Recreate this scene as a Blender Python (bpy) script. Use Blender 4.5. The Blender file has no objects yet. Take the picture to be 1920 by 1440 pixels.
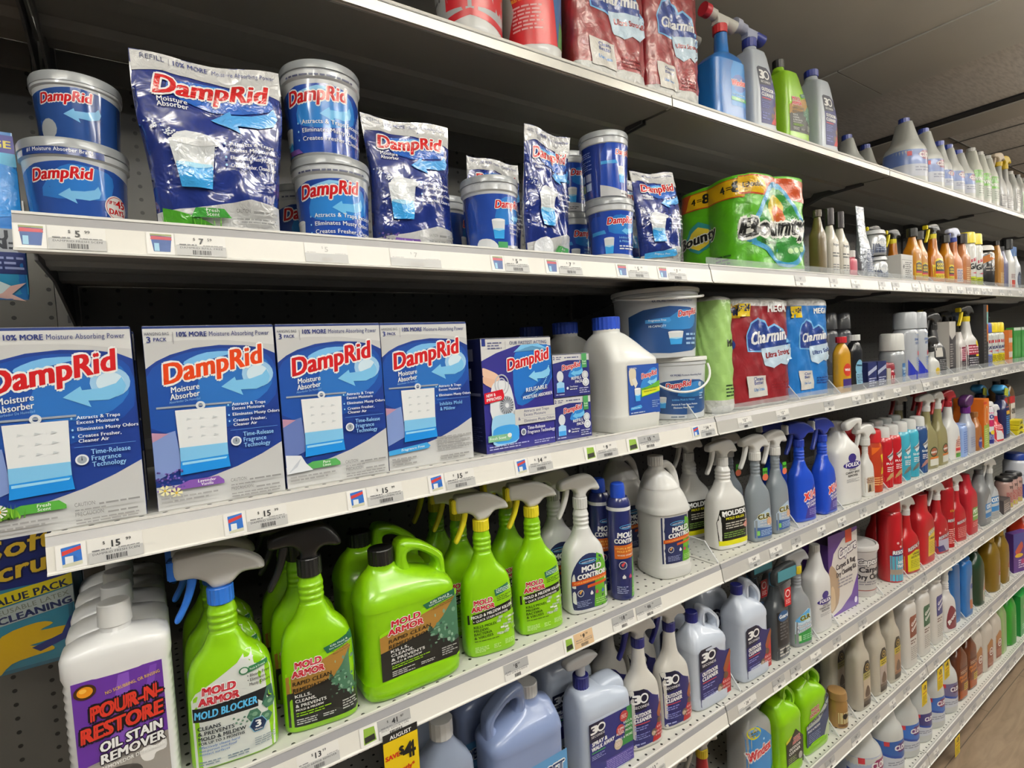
import bpy, bmesh, math, random
import numpy as np
from mathutils import Vector, Matrix
random.seed(7)
PI = math.pi
SC = bpy.context.scene
COL = SC.collection
# ---------------------------------------------------------------- camera
cam_d = bpy.data.cameras.new('camera'); cam = bpy.data.objects.new('camera', cam_d); COL.objects.link(cam)
FPX = 1009.7
cam_d.sensor_fit = 'HORIZONTAL'; cam_d.sensor_width = 36.0; cam_d.lens = FPX/1920*36.0
cam_d.clip_start = 0.02; cam_d.clip_end = 60
yaw, pitch, roll = 0.5925, -0.0523, -0.0569
fw = Vector((math.sin(yaw)*math.cos(pitch), math.cos(yaw)*math.cos(pitch), math.sin(pitch)))
rt = Vector((math.cos(yaw), -math.sin(yaw), 0)); up = rt.cross(fw)
r2 = math.cos(roll)*rt + math.sin(roll)*up; u2 = -math.sin(roll)*rt + math.cos(roll)*up
mw = Matrix((r2, u2, -fw)).transposed().to_4x4(); mw.translation = Vector((0.1113, -0.7953, 1.7377))
cam.matrix_world = mw
SC.camera = cam
# ---------------------------------------------------------------- view, world, lamps
vs = SC.view_settings
vs.view_transform = 'Standard'; vs.look = 'None'; vs.gamma = 1.0; vs.use_curve_mapping = False; vs.exposure = -0.70
w = bpy.data.worlds.new('world'); SC.world = w; w.use_nodes = True
w.node_tree.nodes['Background'].inputs[0].default_value = (0.85, 0.92, 1.0, 1)
w.node_tree.nodes['Background'].inputs[1].default_value = 0.12
SC.cycles.max_bounces = 6; SC.cycles.transparent_max_bounces = 12

_m = {}
def lin(h):
    if isinstance(h, str):
        h = h.lstrip('#'); c = [int(h[i:i+2], 16)/255 for i in (0, 2, 4)]
    else: c = [v/255 for v in h]
    return tuple(v/12.92 if v <= .04045 else ((v+.055)/1.055)**2.4 for v in c) + (1,)
def M(h, r=.5, metal=0., coat=0., alpha=1., trans=0., bump=0., bscale=60., spec=.5, emit=0.):
    k = (h, r, metal, coat, alpha, trans, bump, bscale, spec, emit)
    if k in _m: return _m[k]
    m = bpy.data.materials.new('paint_'+str(h)); m.use_nodes = True
    b = m.node_tree.nodes['Principled BSDF']; I = b.inputs
    I['Base Color'].default_value = lin(h); I['Roughness'].default_value = r; I['Metallic'].default_value = metal
    I['Coat Weight'].default_value = coat; I['Coat Roughness'].default_value = .06
    I['Alpha'].default_value = alpha; I['Transmission Weight'].default_value = trans; I['Specular IOR Level'].default_value = spec
    if emit: I['Emission Color'].default_value = lin(h); I['Emission Strength'].default_value = emit
    if bump:
        nt = m.node_tree; tc = nt.nodes.new('ShaderNodeTexCoord'); n = nt.nodes.new('ShaderNodeTexNoise'); bp = nt.nodes.new('ShaderNodeBump')
        n.inputs['Scale'].default_value = bscale; n.inputs['Detail'].default_value = 2; n.inputs['Distortion'].default_value = 1.2
        bp.inputs['Strength'].default_value = bump; bp.inputs['Distance'].default_value = .006
        nt.links.new(tc.outputs['Object'], n.inputs['Vector']); nt.links.new(n.outputs['Fac'], bp.inputs['Height'])
        nt.links.new(bp.outputs['Normal'], I['Normal'])
        if coat: nt.links.new(bp.outputs['Normal'], I['Coat Normal'])
    _m[k] = m; return m

# ---------------------------------------------------------------- mesh helpers
def obj(name, V, F, mats, parent=None, fm=None, ang=35, flat=False):
    me = bpy.data.meshes.new(name); me.from_pydata([tuple(map(float, v)) for v in V], [], F)
    if not isinstance(mats, (list, tuple)): mats = [mats]
    for m in mats: me.materials.append(m)
    if fm is not None: me.polygons.foreach_set('material_index', fm)
    if not flat:
        me.polygons.foreach_set('use_smooth', [True]*len(me.polygons))
        me.set_sharp_from_angle(angle=math.radians(ang))
    me.update()
    o = bpy.data.objects.new(name, me); COL.objects.link(o)
    if parent: o.parent = parent
    return o
def from_bm(name, bm, mats, parent=None, ang=35, flat=False):
    me = bpy.data.meshes.new(name); bm.normal_update(); bm.to_mesh(me); bm.free()
    if not isinstance(mats, (list, tuple)): mats = [mats]
    for m in mats: me.materials.append(m)
    if not flat:
        me.polygons.foreach_set('use_smooth', [True]*len(me.polygons)); me.set_sharp_from_angle(angle=math.radians(ang))
    o = bpy.data.objects.new(name, me); COL.objects.link(o)
    if parent: o.parent = parent
    return o
class MB:
    """collects boxes / prisms of several materials into one mesh"""
    def __init__(s): s.V = []; s.F = []; s.m = []; s.mats = []
    def mi(s, mat):
        if mat not in s.mats: s.mats.append(mat)
        return s.mats.index(mat)
    def box(s, x0, x1, y0, y1, z0, z1, mat):
        n = len(s.V); s.V += [(x, y, z) for z in (z0, z1) for y in (y0, y1) for x in (x0, x1)]
        s.F += [[n+i for i in f] for f in ((0, 2, 3, 1), (4, 5, 7, 6), (0, 1, 5, 4), (2, 6, 7, 3), (0, 4, 6, 2), (1, 3, 7, 5))]
        s.m += [s.mi(mat)]*6
    def prism(s, prof, x0, x1, mat, axis='x'):
        """closed (y,z) profile run along x"""
        n = len(s.V); k = len(prof)
        for x in (x0, x1): s.V += [(x, p[0], p[1]) if axis == 'x' else ((p[0], x, p[1]) if axis == 'y' else (p[0], p[1], x)) for p in prof]
        s.F += [[n+i, n+(i+1) % k, n+k+(i+1) % k, n+k+i] for i in range(k)] + [[n+i for i in range(k)][::-1], [n+k+i for i in range(k)]]
        s.m += [s.mi(mat)]*(k+2)
    def build(s, name, parent=None, flat=True):
        o = obj(name, s.V, s.F, s.mats, parent, s.m, flat=flat)
        bm = bmesh.new(); bm.from_mesh(o.data); bmesh.ops.recalc_face_normals(bm, faces=bm.faces); bm.to_mesh(o.data); bm.free()
        return o
def cr(P, k=6, closed=True):
    """Catmull-Rom through points"""
    P = [np.array(p, float) for p in P]; n = len(P); out = []
    for i in range(n if closed else n-1):
        g = lambda j: P[j % n] if closed else P[min(max(j, 0), n-1)]
        a, b, c, d = g(i-1), g(i), g(i+1), g(i+2)
        for j in range(k):
            t = j/k; out.append(.5*((2*b)+(c-a)*t+(2*a-5*b+4*c-d)*t*t+(3*b-a-3*c+d)*t**3))
    if not closed: out.append(P[-1])
    return out
def dens(P, k=4):
    P = [tuple(p)+(2.0, 0., 0.)[len(p)-3:] if len(p) < 6 else tuple(p) for p in P]
    return [tuple(q) for q in cr(P, k, False)] if k > 1 else P
def loft(name, P, mat, parent=None, k=4, seg=40, ang=35, zmat=None, cap=True):
    """P rows: z, half width, half depth, exponent, centre x, centre y"""
    P = dens(P, k); V = []; F = []; t = np.linspace(0, 2*PI, seg, endpoint=False)-PI/2
    c, s = np.cos(t), np.sin(t)
    for z, a, b, n, cx, cy in P:
        a = max(a, .0003); b = max(b, .0003)
        X = cx+a*np.sign(c)*np.abs(c)**(2/n); Y = cy+b*np.sign(s)*np.abs(s)**(2/n)
        V += [(X[i], Y[i], z) for i in range(seg)]
    fm = []; mats = [mat]+([m for _, m in zmat] if zmat else [])
    for r in range(len(P)-1):
        zm = (P[r][0]+P[r+1][0])/2; mi = 0
        if zmat:
            for q, (zr, m) in enumerate(zmat):
                if zr[0] <= zm <= zr[1]: mi = q+1
        for i in range(seg): F.append([r*seg+i, r*seg+(i+1) % seg, (r+1)*seg+(i+1) % seg, (r+1)*seg+i]); fm.append(mi)
    if cap:
        F.append(list(range(seg))[::-1]); fm.append(0); F.append([(len(P)-1)*seg+i for i in range(seg)]); fm.append(fm[-2])
    o = obj(name, V, F, mats, parent, fm, ang)
    return o, P
def cyl(name, r, z0, z1, mat, parent=None, bev=.001, seg=32, cx=0, cy=0, r2=None, ribs=0):
    r2 = r if r2 is None else r2
    P = [(z0, r-bev, r-bev, 2, cx, cy), (z0+bev, r, r, 2, cx, cy), (z1-bev, r2, r2, 2, cx, cy), (z1, r2-bev, r2-bev, 2, cx, cy)]
    o, P = loft(name, P, mat, parent, 1, seg)
    if ribs:
        me = o.data
        for i, v in enumerate(me.vertices):
            if (i % seg) % 2 and 0 < i//seg < 3: v.co.x = cx+(v.co.x-cx)*.96; v.co.y = cy+(v.co.y-cy)*.96
        me.set_sharp_from_angle(angle=.2)
    return o
def slab(name, loops, depth, bev, mat, parent=None, dz=None, cuts=(), plane='XZ', cy=0, res=3):
    """outline(s) in x,z (later loops are holes) given real thickness; dz(z) scales the depth"""
    cu = bpy.data.curves.new(name, 'CURVE'); cu.dimensions = '2D'; cu.fill_mode = 'BOTH'
    bev = min(bev, depth/2-.0002)
    cu.extrude = depth/2-bev; cu.bevel_depth = bev; cu.bevel_resolution = res; cu.offset = -bev
    for L in loops:
        sp = cu.splines.new('POLY'); sp.points.add(len(L)-1); sp.use_cyclic_u = True
        for p, q in zip(sp.points, L): p.co = (q[0], q[1], 0, 1)
    co = bpy.data.objects.new(name, cu); me = bpy.data.meshes.new_from_object(co); bpy.data.objects.remove(co); bpy.data.curves.remove(cu)
    bm = bmesh.new(); bm.from_mesh(me); bpy.data.meshes.remove(me)
    bmesh.ops.remove_doubles(bm, verts=bm.verts, dist=.00005)
    for z in cuts: bmesh.ops.bisect_plane(bm, geom=list(bm.verts)+list(bm.edges)+list(bm.faces), plane_co=(0, z, 0), plane_no=(0, 1, 0))
    for v in bm.verts:
        x, y, z = v.co
        v.co = (x, cy-z*(dz(y) if dz else 1), y)
    bmesh.ops.recalc_face_normals(bm, faces=bm.faces)
    o = from_bm(name, bm, mat, parent, 40)
    md = o.modifiers.new('wn', 'WEIGHTED_NORMAL'); md.keep_sharp = True
    return o
def tube(name, pts, r, mat, parent=None, seg=10, closed=False):
    P = [Vector(p) for p in pts]; V = []; F = []; n = len(P)
    for i in range(n):
        t = (P[(i+1) % n if closed else min(i+1, n-1)]-P[(i-1) % n if closed else max(i-1, 0)]).normalized()
        u = t.cross(Vector((0, 1, 0)));
        if u.length < .1: u = t.cross(Vector((1, 0, 0)))
        u.normalize(); v = t.cross(u)
        rr = r[i] if isinstance(r, (list, tuple)) else r
        V += [P[i]+rr*(math.cos(2*PI*j/seg)*u+math.sin(2*PI*j/seg)*v) for j in range(seg)]
    for i in range(n if closed else n-1):
        F += [[i*seg+j, i*seg+(j+1) % seg, ((i+1) % n)*seg+(j+1) % seg, ((i+1) % n)*seg+j] for j in range(seg)]
    if not closed: F += [list(range(seg))[::-1], [(n-1)*seg+j for j in range(seg)]]
    return obj(name, V, F, mat, parent)
def rbox(name, x0, x1, y0, y1, z0, z1, mat, parent=None, bev=.002):
    bm = bmesh.new(); bmesh.ops.create_cube(bm, size=1)
    for v in bm.verts: v.co = ((x0+x1)/2+v.co.x*(x1-x0), (y0+y1)/2+v.co.y*(y1-y0), (z0+z1)/2+v.co.z*(z1-z0))
    if bev: bmesh.ops.bevel(bm, geom=bm.edges, offset=bev, segments=2, affect='EDGES')
    return from_bm(name, bm, mat, parent, 50)

# ---------------------------------------------------------------- printed graphics
_tx = {}
def text2d(s, bold=0., shear=0., res=2):
    k = (s, bold, shear, res)
    if k in _tx: return _tx[k]
    cu = bpy.data.curves.new('t', 'FONT'); cu.body = s; cu.offset = bold; cu.shear = shear; cu.resolution_u = res; cu.space_character = 1.04
    o = bpy.data.objects.new('t', cu); me = bpy.data.meshes.new_from_object(o); bpy.data.objects.remove(o); bpy.data.curves.remove(cu)
    V = np.array([v.co[:2] for v in me.vertices]).reshape(-1, 2); F = [list(p.vertices) for p in me.polygons]; bpy.data.meshes.remove(me)
    _tx[k] = (V, F); return V, F
CAPH = .70
class Decal:
    """print laid out in units of 1/100 of the label width, y up from the label's bottom"""
    def __init__(s, w, u0=0., v0=0.):
        s.w = w; s.k = w/100; s.u0 = u0; s.v0 = v0; s.items = []; s.l = 0; s.clip = None
    def add(s, P, F, col, lev): s.items.append((np.array(P, float), F, col, lev))
    def poly(s, P, col, sm=0):
        P = cr(P, sm) if sm else P
        s.l += 1; s.add(P, [list(range(len(P)))], col, s.l); return s
    def rect(s, x0, y0, x1, y1, col): return s.poly([(x0, y0), (x1, y0), (x1, y1), (x0, y1)], col)
    def ell(s, cx, cy, rx, ry, col, n=20): return s.poly([(cx+rx*math.cos(2*PI*i/n), cy+ry*math.sin(2*PI*i/n)) for i in range(n)], col)
    def ring(s, cx, cy, rx, ry, t, col, n=28, a0=0, a1=360):
        s.l += 1; A = [math.radians(a0+(a1-a0)*i/n) for i in range(n+1)]
        P = [(cx+rx*math.cos(a), cy+ry*math.sin(a)) for a in A]+[(cx+(rx-t)*math.cos(a), cy+(ry-t)*math.sin(a)) for a in A]
        s.add(P, [[i, i+1, n+2+i, n+1+i] for i in range(n)], col, s.l); return s
    def text(s, t, cx, cy, h, col, w=None, bold=0.01, shear=0., rot=0., ol=None, ola=.05, al='c', res=2):
        V, F = text2d(t, 0., shear, res)
        if not len(V): return s
        mn, mx = V.min(0), V.max(0); wid = mx[0]-mn[0]
        ky = h/CAPH; kx = (w/wid) if w else ky
        P0 = V.copy(); P0[:, 0] = (P0[:, 0]-(mn[0]+mx[0])/2)*kx; P0[:, 1] *= ky
        P0[:, 0] += {'c': 0, 'l': wid*kx/2, 'r': -wid*kx/2}[al]
        a = math.radians(rot); c, sn = math.cos(a), math.sin(a)
        def strike(sh, color, lev):
            n = len(P0); P = np.concatenate([P0+np.array(d) for d in sh])
            P = np.stack([P[:, 0]*c-P[:, 1]*sn+cx, P[:, 0]*sn+P[:, 1]*c+cy], 1)
            [s.add(P[n*k:n*k+n], F, color, s.l+lev+.05*k) for k in range(len(sh))]
        bb = bold*ky
        if ol:
            R = (bold+ola)*ky; strike([(R*math.cos(q*PI/4), R*math.sin(q*PI/4)) for q in range(8)], ol, 1); s.l += 1
        strike([(-bb, -bb*.4), (bb, bb*.4), (-bb, bb*.4), (bb, -bb*.4)] if bold > .025 else ([(-bb, 0), (bb, 0)] if bold > .006 else [(0, 0)]), col, .78 if not ol else 1)
        if ol: s.l += 1
        return s
    def lines(s, x0, y0, x1, y1, n, col, rot=0.):
        """rows of print too small to read"""
        s.l += 1; h = (y1-y0)/n; rnd = random.Random(n*31+int(x0*7))
        P = []; F = []
        for i in range(n):
            y = y1-(i+.5)*h; x = x0; xe = x0+(x1-x0)*(rnd.uniform(.7, 1) if i % 2 else 1)
            while x < xe-h*.4:
                ww = min(rnd.uniform(.8, 3.0)*h, xe-x); m = len(P)
                P += [(x, y-h*.23+rot*(x-x0)), (x+ww, y-h*.23+rot*(x+ww-x0)), (x+ww, y+h*.23+rot*(x+ww-x0)), (x, y+h*.23+rot*(x-x0))]; F.append([m, m+1, m+2, m+3]); x += ww+h*.38
        if P: s.add(P, F, col, s.l)
        return s
    def build(s, parent, mp, name='label', su=None, sv=None, rough=.38, coat=0., step=.0001, bump=0, extra=None):
        if not s.items: return None
        if su and not sv: sv = .012
        bm = bmesh.new(); cols = []
        for P, F, col, lev in s.items:
            if col not in cols: cols.append(col)
            mi = cols.index(col)
            vs_ = []
            for p in P:
                px_ = min(max(p[0], s.clip[0]), s.clip[1]) if s.clip else p[0]; vs_.append(bm.verts.new((px_*s.k+s.u0, p[1]*s.k+s.v0, lev*.001)))
            for f in F:
                try: fa = bm.faces.new([vs_[i] for i in f]); fa.material_index = mi
                except ValueError: pass
        big = [f for f in bm.faces if len(f.verts) > 4]
        if big: bmesh.ops.triangulate(bm, faces=big)
        X = np.array([v.co[:2] for v in bm.verts])
        for ax, st in ((0, su), (1, sv)):
            if not st: continue
            lo, hi = X[:, ax].min(), X[:, ax].max(); n = int((hi-lo)/st)
            for i in range(1, n+1):
                co = [0, 0, 0]; no = [0, 0, 0]; co[ax] = lo+i*(hi-lo)/(n+1); no[ax] = 1
                bmesh.ops.bisect_plane(bm, geom=list(bm.verts)+list(bm.edges)+list(bm.faces), plane_co=co, plane_no=no, dist=1e-6)
        bm.verts.ensure_lookup_table()
        U = np.array([v.co[0] for v in bm.verts]); Vv = np.array([v.co[1] for v in bm.verts]); L = np.array([v.co[2]*1000 for v in bm.verts])
        Q = mp(U, Vv, .00025+L*step)
        for v, q in zip(bm.verts, Q): v.co = q
        mats = [M(c, rough, coat=coat, bump=bump, bscale=70) if not isinstance(c, bpy.types.Material) else c for c in cols]
        o = from_bm(name, bm, mats, parent, 60, flat=not (su or sv))
        return o
def mflat(y, x0=0.):
    return lambda U, V, L: np.stack([U+x0, y-L, V], 1)
def msec(P, cylm=False, slack=1.0):
    """wrap print onto a lofted body"""
    A = np.array(sorted(P, key=lambda q: q[0]))
    def f(U, V, L):
        a, b, n, cx, cy = (np.interp(V, A[:, 0], A[:, i]) for i in range(1, 6))
        if cylm:
            th = np.clip(U/a, -2.6, 2.6); S_, C_ = np.sin(th), np.cos(th); e = 2/n
            return np.stack([cx+(a+L)*np.sign(S_)*np.abs(S_)**e, cy-(b+L)*np.sign(C_)*np.abs(C_)**e, V], 1)
        u = np.clip(U/a, -.992, .992); y = b*(1-np.abs(u)**n)**(1/n)
        return np.stack([cx+u*(a+L), cy-y-L, V], 1)
    return f
def mside(x, sgn=-1):
    """print on the left side of a box; u runs toward the front"""
    return lambda U, V, L: np.stack([0*U+x+sgn*L, -U, V], 1)

# ---------------------------------------------------------------- things
def tagp(o, label, cat, group=None):
    o['label'] = label; o['category'] = cat
    if group: o['group'] = group
    return o
def root(name, label, cat, group=None):
    o = bpy.data.objects.new(name, None); COL.objects.link(o); o.empty_display_size = .03
    return tagp(o, label, cat, group)
def dup(r, label, group=None):
    c = r.copy(); COL.objects.link(c); c['label'] = label
    if group: c['group'] = group
    elif 'group' in c: del c['group']
    for ch in list(r.children):
        d = ch.copy(); COL.objects.link(d); d.parent = c
        for g in list(ch.children):
            e = g.copy(); COL.objects.link(e); e.parent = d
    return c
ZS = {1: 2.350, 2: 1.925, 3: 1.566, 4: 1.2075, 5: 0.851, 6: 0.500, 7: 0.150}
DK = .006
def put(o, x, y, s, rz=0, dz=0, tilt=0):
    o.location = (x, y, (ZS[s]-DK+.0004 if s else 0)+dz); o.rotation_euler = (tilt, 0, math.radians(rz)); return o
# ================================================================ the room
def struct(o): o['kind'] = 'structure'; return o
def nodes(m):
    m.use_nodes = True; nt = m.node_tree; return nt, nt.nodes['Principled BSDF'], nt.nodes.new, nt.links.new
def mat_floor():
    m = bpy.data.materials.new('vinyl_plank'); nt, b, N, Lk = nodes(m)
    tc = N('ShaderNodeTexCoord'); br = N('ShaderNodeTexBrick'); mp = N('ShaderNodeMapping')
    br.inputs['Scale'].default_value = 1; br.inputs['Brick Width'].default_value = 1.2; br.inputs['Row Height'].default_value = .2
    br.inputs['Mortar Size'].default_value = .0016; br.offset = .37
    br.inputs['Color1'].default_value = lin('84715d'); br.inputs['Color2'].default_value = lin('8f7c66'); br.inputs['Mortar'].default_value = lin('54473a')
    Lk(tc.outputs['Object'], br.inputs['Vector'])
    ns = N('ShaderNodeTexNoise'); mp.inputs['Scale'].default_value = (2.2, 14, 1); Lk(tc.outputs['Object'], mp.inputs['Vector']); Lk(mp.outputs['Vector'], ns.inputs['Vector'])
    ns.inputs['Scale'].default_value = 1.6; ns.inputs['Detail'].default_value = 6; ns.inputs['Distortion'].default_value = 1.5
    rp = N('ShaderNodeValToRGB'); rp.color_ramp.elements[0].position = .35; rp.color_ramp.elements[0].color = (.62, .6, .58, 1); rp.color_ramp.elements[1].position = .65; rp.color_ramp.elements[1].color = (1, 1, 1, 1)
    Lk(ns.outputs['Fac'], rp.inputs['Fac'])
    mx = N('ShaderNodeMix'); mx.data_type = 'RGBA'; mx.blend_type = 'MULTIPLY'; mx.inputs['Factor'].default_value = .8
    Lk(br.outputs['Color'], mx.inputs['A']); Lk(rp.outputs['Color'], mx.inputs['B']); Lk(mx.outputs['Result'], b.inputs['Base Color'])
    b.inputs['Roughness'].default_value = .42
    return m
def mat_holes(name, col, px, pz, rad, axes=('X', 'Z'), rough=.45, stagger=False, hole='0c0c0c', off=(0, 0), metal=0.):
    """painted steel with punched holes on a regular pitch"""
    m = bpy.data.materials.new(name); nt, b, N, Lk = nodes(m)
    tc = N('ShaderNodeTexCoord'); sp = N('ShaderNodeSeparateXYZ'); Lk(tc.outputs['Object'], sp.inputs[0])
    def mth(op, a, bb=None):
        n = N('ShaderNodeMath'); n.operation = op
        for i, v in enumerate((a, bb)):
            if v is None: continue
            if isinstance(v, (int, float)): n.inputs[i].default_value = v
            else: Lk(v, n.inputs[i])
        return n.outputs[0]
    d = []
    for ax, p, of in zip(axes, (px, pz), off):
        t = mth('ADD', mth('DIVIDE', sp.outputs[ax], p), of+500)
        d.append(mth('MULTIPLY', mth('SUBTRACT', mth('FRACT', t), .5), p))
    rr = mth('SQRT', mth('ADD', mth('MULTIPLY', d[0], d[0]), mth('MULTIPLY', d[1], d[1])))
    f = mth('LESS_THAN', rr, rad)
    mx = N('ShaderNodeMix'); mx.data_type = 'RGBA'; Lk(f, mx.inputs['Factor']); mx.inputs['A'].default_value = lin(col); mx.inputs['B'].default_value = lin(hole)
    Lk(mx.outputs['Result'], b.inputs['Base Color']); b.inputs['Roughness'].default_value = rough; b.inputs['Metallic'].default_value = metal
    return m
def mat_ceiling(col, dark, scale, name, stretch=(1, 1, 1), fac=.5):
    m = bpy.data.materials.new(name); nt, b, N, Lk = nodes(m)
    tc = N('ShaderNodeTexCoord'); mp = N('ShaderNodeMapping'); ns = N('ShaderNodeTexNoise'); rp = N('ShaderNodeValToRGB')
    mp.inputs['Scale'].default_value = stretch; Lk(tc.outputs['Object'], mp.inputs['Vector']); Lk(mp.outputs['Vector'], ns.inputs['Vector'])
    ns.inputs['Scale'].default_value = scale; ns.inputs['Detail'].default_value = 5
    rp.color_ramp.elements[0].position = .3; rp.color_ramp.elements[0].color = lin(dark); rp.color_ramp.elements[1].position = .6; rp.color_ramp.elements[1].color = lin(col)
    Lk(ns.outputs['Fac'], rp.inputs['Fac']); Lk(rp.outputs['Color'], b.inputs['Base Color']); b.inputs['Roughness'].default_value = .85
    return m
mb = MB(); mb.box(-3, 12, -4, 3.5, -.06, 0, mat_floor()); struct(mb.build('floor'))
mtile = mat_ceiling('cbc4b8', 'b4ada1', 14, 'ceiling_tile', (1, 6, 1))
mb = MB(); mb.box(-3, 12, -4, 6.5, 3.13, 3.2, mtile)
struct(mb.build('ceiling'))
# the dropped soffit over this end of the aisle, in smooth painted board, with its joints
sof = mat_ceiling('c6c2b6', 'bab6a9', 1.2, 'painted_board')
mb = MB(); mb.box(-3, 3.098, -4, 6.4, 3.075, 3.129, sof); mb.box(3.104, 3.62, -4, .55, 3.07, 3.129, sof); mb.box(3.104, 3.62, .556, 6.4, 3.07, 3.129, sof)
struct(mb.build('trim_1'))
mb = MB(); mb.box(4.55, 4.64, -4, 6.4, 3.118, 3.129, M('1c1b1a', .8)); mb.box(4.64, 4.95, -4, 6.4, 3.11, 3.129, M('b5aea0', .7)); struct(mb.build('trim_2'))
mb = MB(); gm = M('5f5a52', .7)
for i in range(10): mb.box(5.2+i*.61, 5.212+i*.61, -4, 6.4, 3.124, 3.13, gm)
for i in range(16): mb.box(4.95, 12, -3.6+i*.61, -3.588+i*.61, 3.124, 3.13, gm)
struct(mb.build('trim_3'))
wl = M('8d8a84', .8)
mb = MB(); mb.box(-3, 12, 6.4, 6.5, 0, 3.13, wl); struct(mb.build('wall_back'))
mb = MB(); mb.box(12, 12.1, -4, 6.5, 0, 3.13, wl); struct(mb.build('wall_right'))
mb = MB(); mb.box(-3.1, -3, -4, 6.5, 0, 3.13, wl); struct(mb.build('wall_left'))
# ceiling lamps above the aisle (the store's strip fittings)
def lamp(x, y, e, sx=1.2, sy=.16, label=''):
    r = root('ceiling_light', label, 'ceiling light', 'strip lights over the aisle'); r.location = (x, y, 2.86)
    for sx_ in (-sx*.4, sx*.4): tube('hanger', [(sx_, 0, 0), (sx_, 0, .215 if x < 3.7 else .26)], .003, M('8a8a88', .4, 1), r, 6)
    b = MB(); b.box(-sx/2-.02, sx/2+.02, -sy/2-.02, sy/2+.02, -.018, 0, M('d8d8d4', .5)); b.build('housing', r)
    b = MB(); b.box(-sx/2, sx/2, -sy/2, sy/2, -.026, -.0181, M('ffffff', .5, emit=6)); b.build('diffuser', r)
    l = bpy.data.lights.new('tube', 'AREA'); l.shape = 'RECTANGLE'; l.size = sx; l.size_y = sy; l.energy = e; l.color = (1.0, .985, .95)
    lo = bpy.data.objects.new('tube', l); COL.objects.link(lo); lo.parent = r; lo.location = (0, 0, -.03)
    u = bpy.data.lights.new('uplight', 'AREA'); u.shape = 'RECTANGLE'; u.size = sx; u.size_y = .1; u.energy = e*(4.6 if x < 3.6 else 7.5); u.color = l.color  # upward fill light added to brighten the ceiling, stronger farther down the aisle
    uo = bpy.data.objects.new('uplight', u); COL.objects.link(uo); uo.parent = r; uo.location = (0, 0, .03); uo.rotation_euler = (PI, 0, 0)
for i in range(6):
    lamp(-.9+i*1.9, -1.15, 22 if i < 3 else 14, label='white strip light over the aisle, fitted to the ceiling')
for i in range(5):
    lamp(.1+i*2.1, -2.6, 22, label='white strip light over the far side of the aisle')

# ================================================================ shelving
BAY = 1.2192
YB = .482
peg = mat_holes('pegboard_steel', '4e4d4a', .0508, .0254, .0036, ('X', 'Z'), .42, off=(0, .5))
deckm = mat_holes('deck_steel', 'c9c8c0', .0254, .0254, .0030, ('X', 'Y'), .4, hole='15140f')
grey = M('8a8884', .42); lipm = M('cfccc4', .4); railw = M('e6e3da', .32, coat=.3); railg = M('939294', .3, coat=.4); railf = M('c8c6c0', .28, coat=.4, metal=.15); dark = M('26262a', .5); beadm = M('e9e7e0', .3, coat=.3)
ORD = {-1: 'left-hand', 0: 'nearest', 1: 'second', 2: 'third', 3: 'fourth', 4: 'fifth', 5: 'sixth'}
SN = {1: 'top shelf', 2: 'second shelf from the top', 3: 'third shelf from the top', 4: 'fourth shelf from the top', 5: 'fifth shelf from the top', 6: 'lowest raised shelf', 7: 'bottom deck'}
def bx(i): return i*BAY
NB = 5
for i in range(-1, NB):
    r = root('pegboard_panel', 'grey perforated steel back panel behind the %s shelf bay' % ORD.get(i, 'far'), 'back panel'); r.location = (bx(i), 0, 0)
    b = MB()
    for z0, z1 in ((.16, .85), (.86, 1.6), (1.61, 2.38)): b.box(.018, BAY-.018, YB+.004, YB+.012, z0, z1, peg)
    b.box(.018, BAY-.018, YB-.006, YB+.004, 2.29, 2.335, M('5c5b58', .45)); b.box(.018, BAY-.018, YB-.002, YB+.004, .845, .865, M('5c5b58', .45)); b.box(.018, BAY-.018, YB-.002, YB+.004, 1.595, 1.615, M('5c5b58', .45))
    b.build('panel', r)
for i in range(-1, NB+1):
    r = root('upright_post', 'slotted grey steel upright on the %s of the %s bay' % (('left', ORD.get(i, 'far')) if i >= 0 else ('left', 'left-hand')), 'shelf post'); r.location = (bx(i), 0, 0)
    b = MB(); b.box(-.016, .016, YB-.004, YB+.04, .0, 2.385, M('5a5957', .45))
    for k in range(92): b.box(-.002, .002, YB-.0045, YB-.0038, .04+k*.0254, .054+k*.0254, dark)
    b.build('post', r)
def rail_profile(y, z):
    return [(y-.000, z+.000), (y+.003, z+.000), (y+.003, z-.040), (y-.009, z-.042), (y-.0105, z-.042), (y-.0075, z-.016), (y-.0015, z-.010)]
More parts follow.
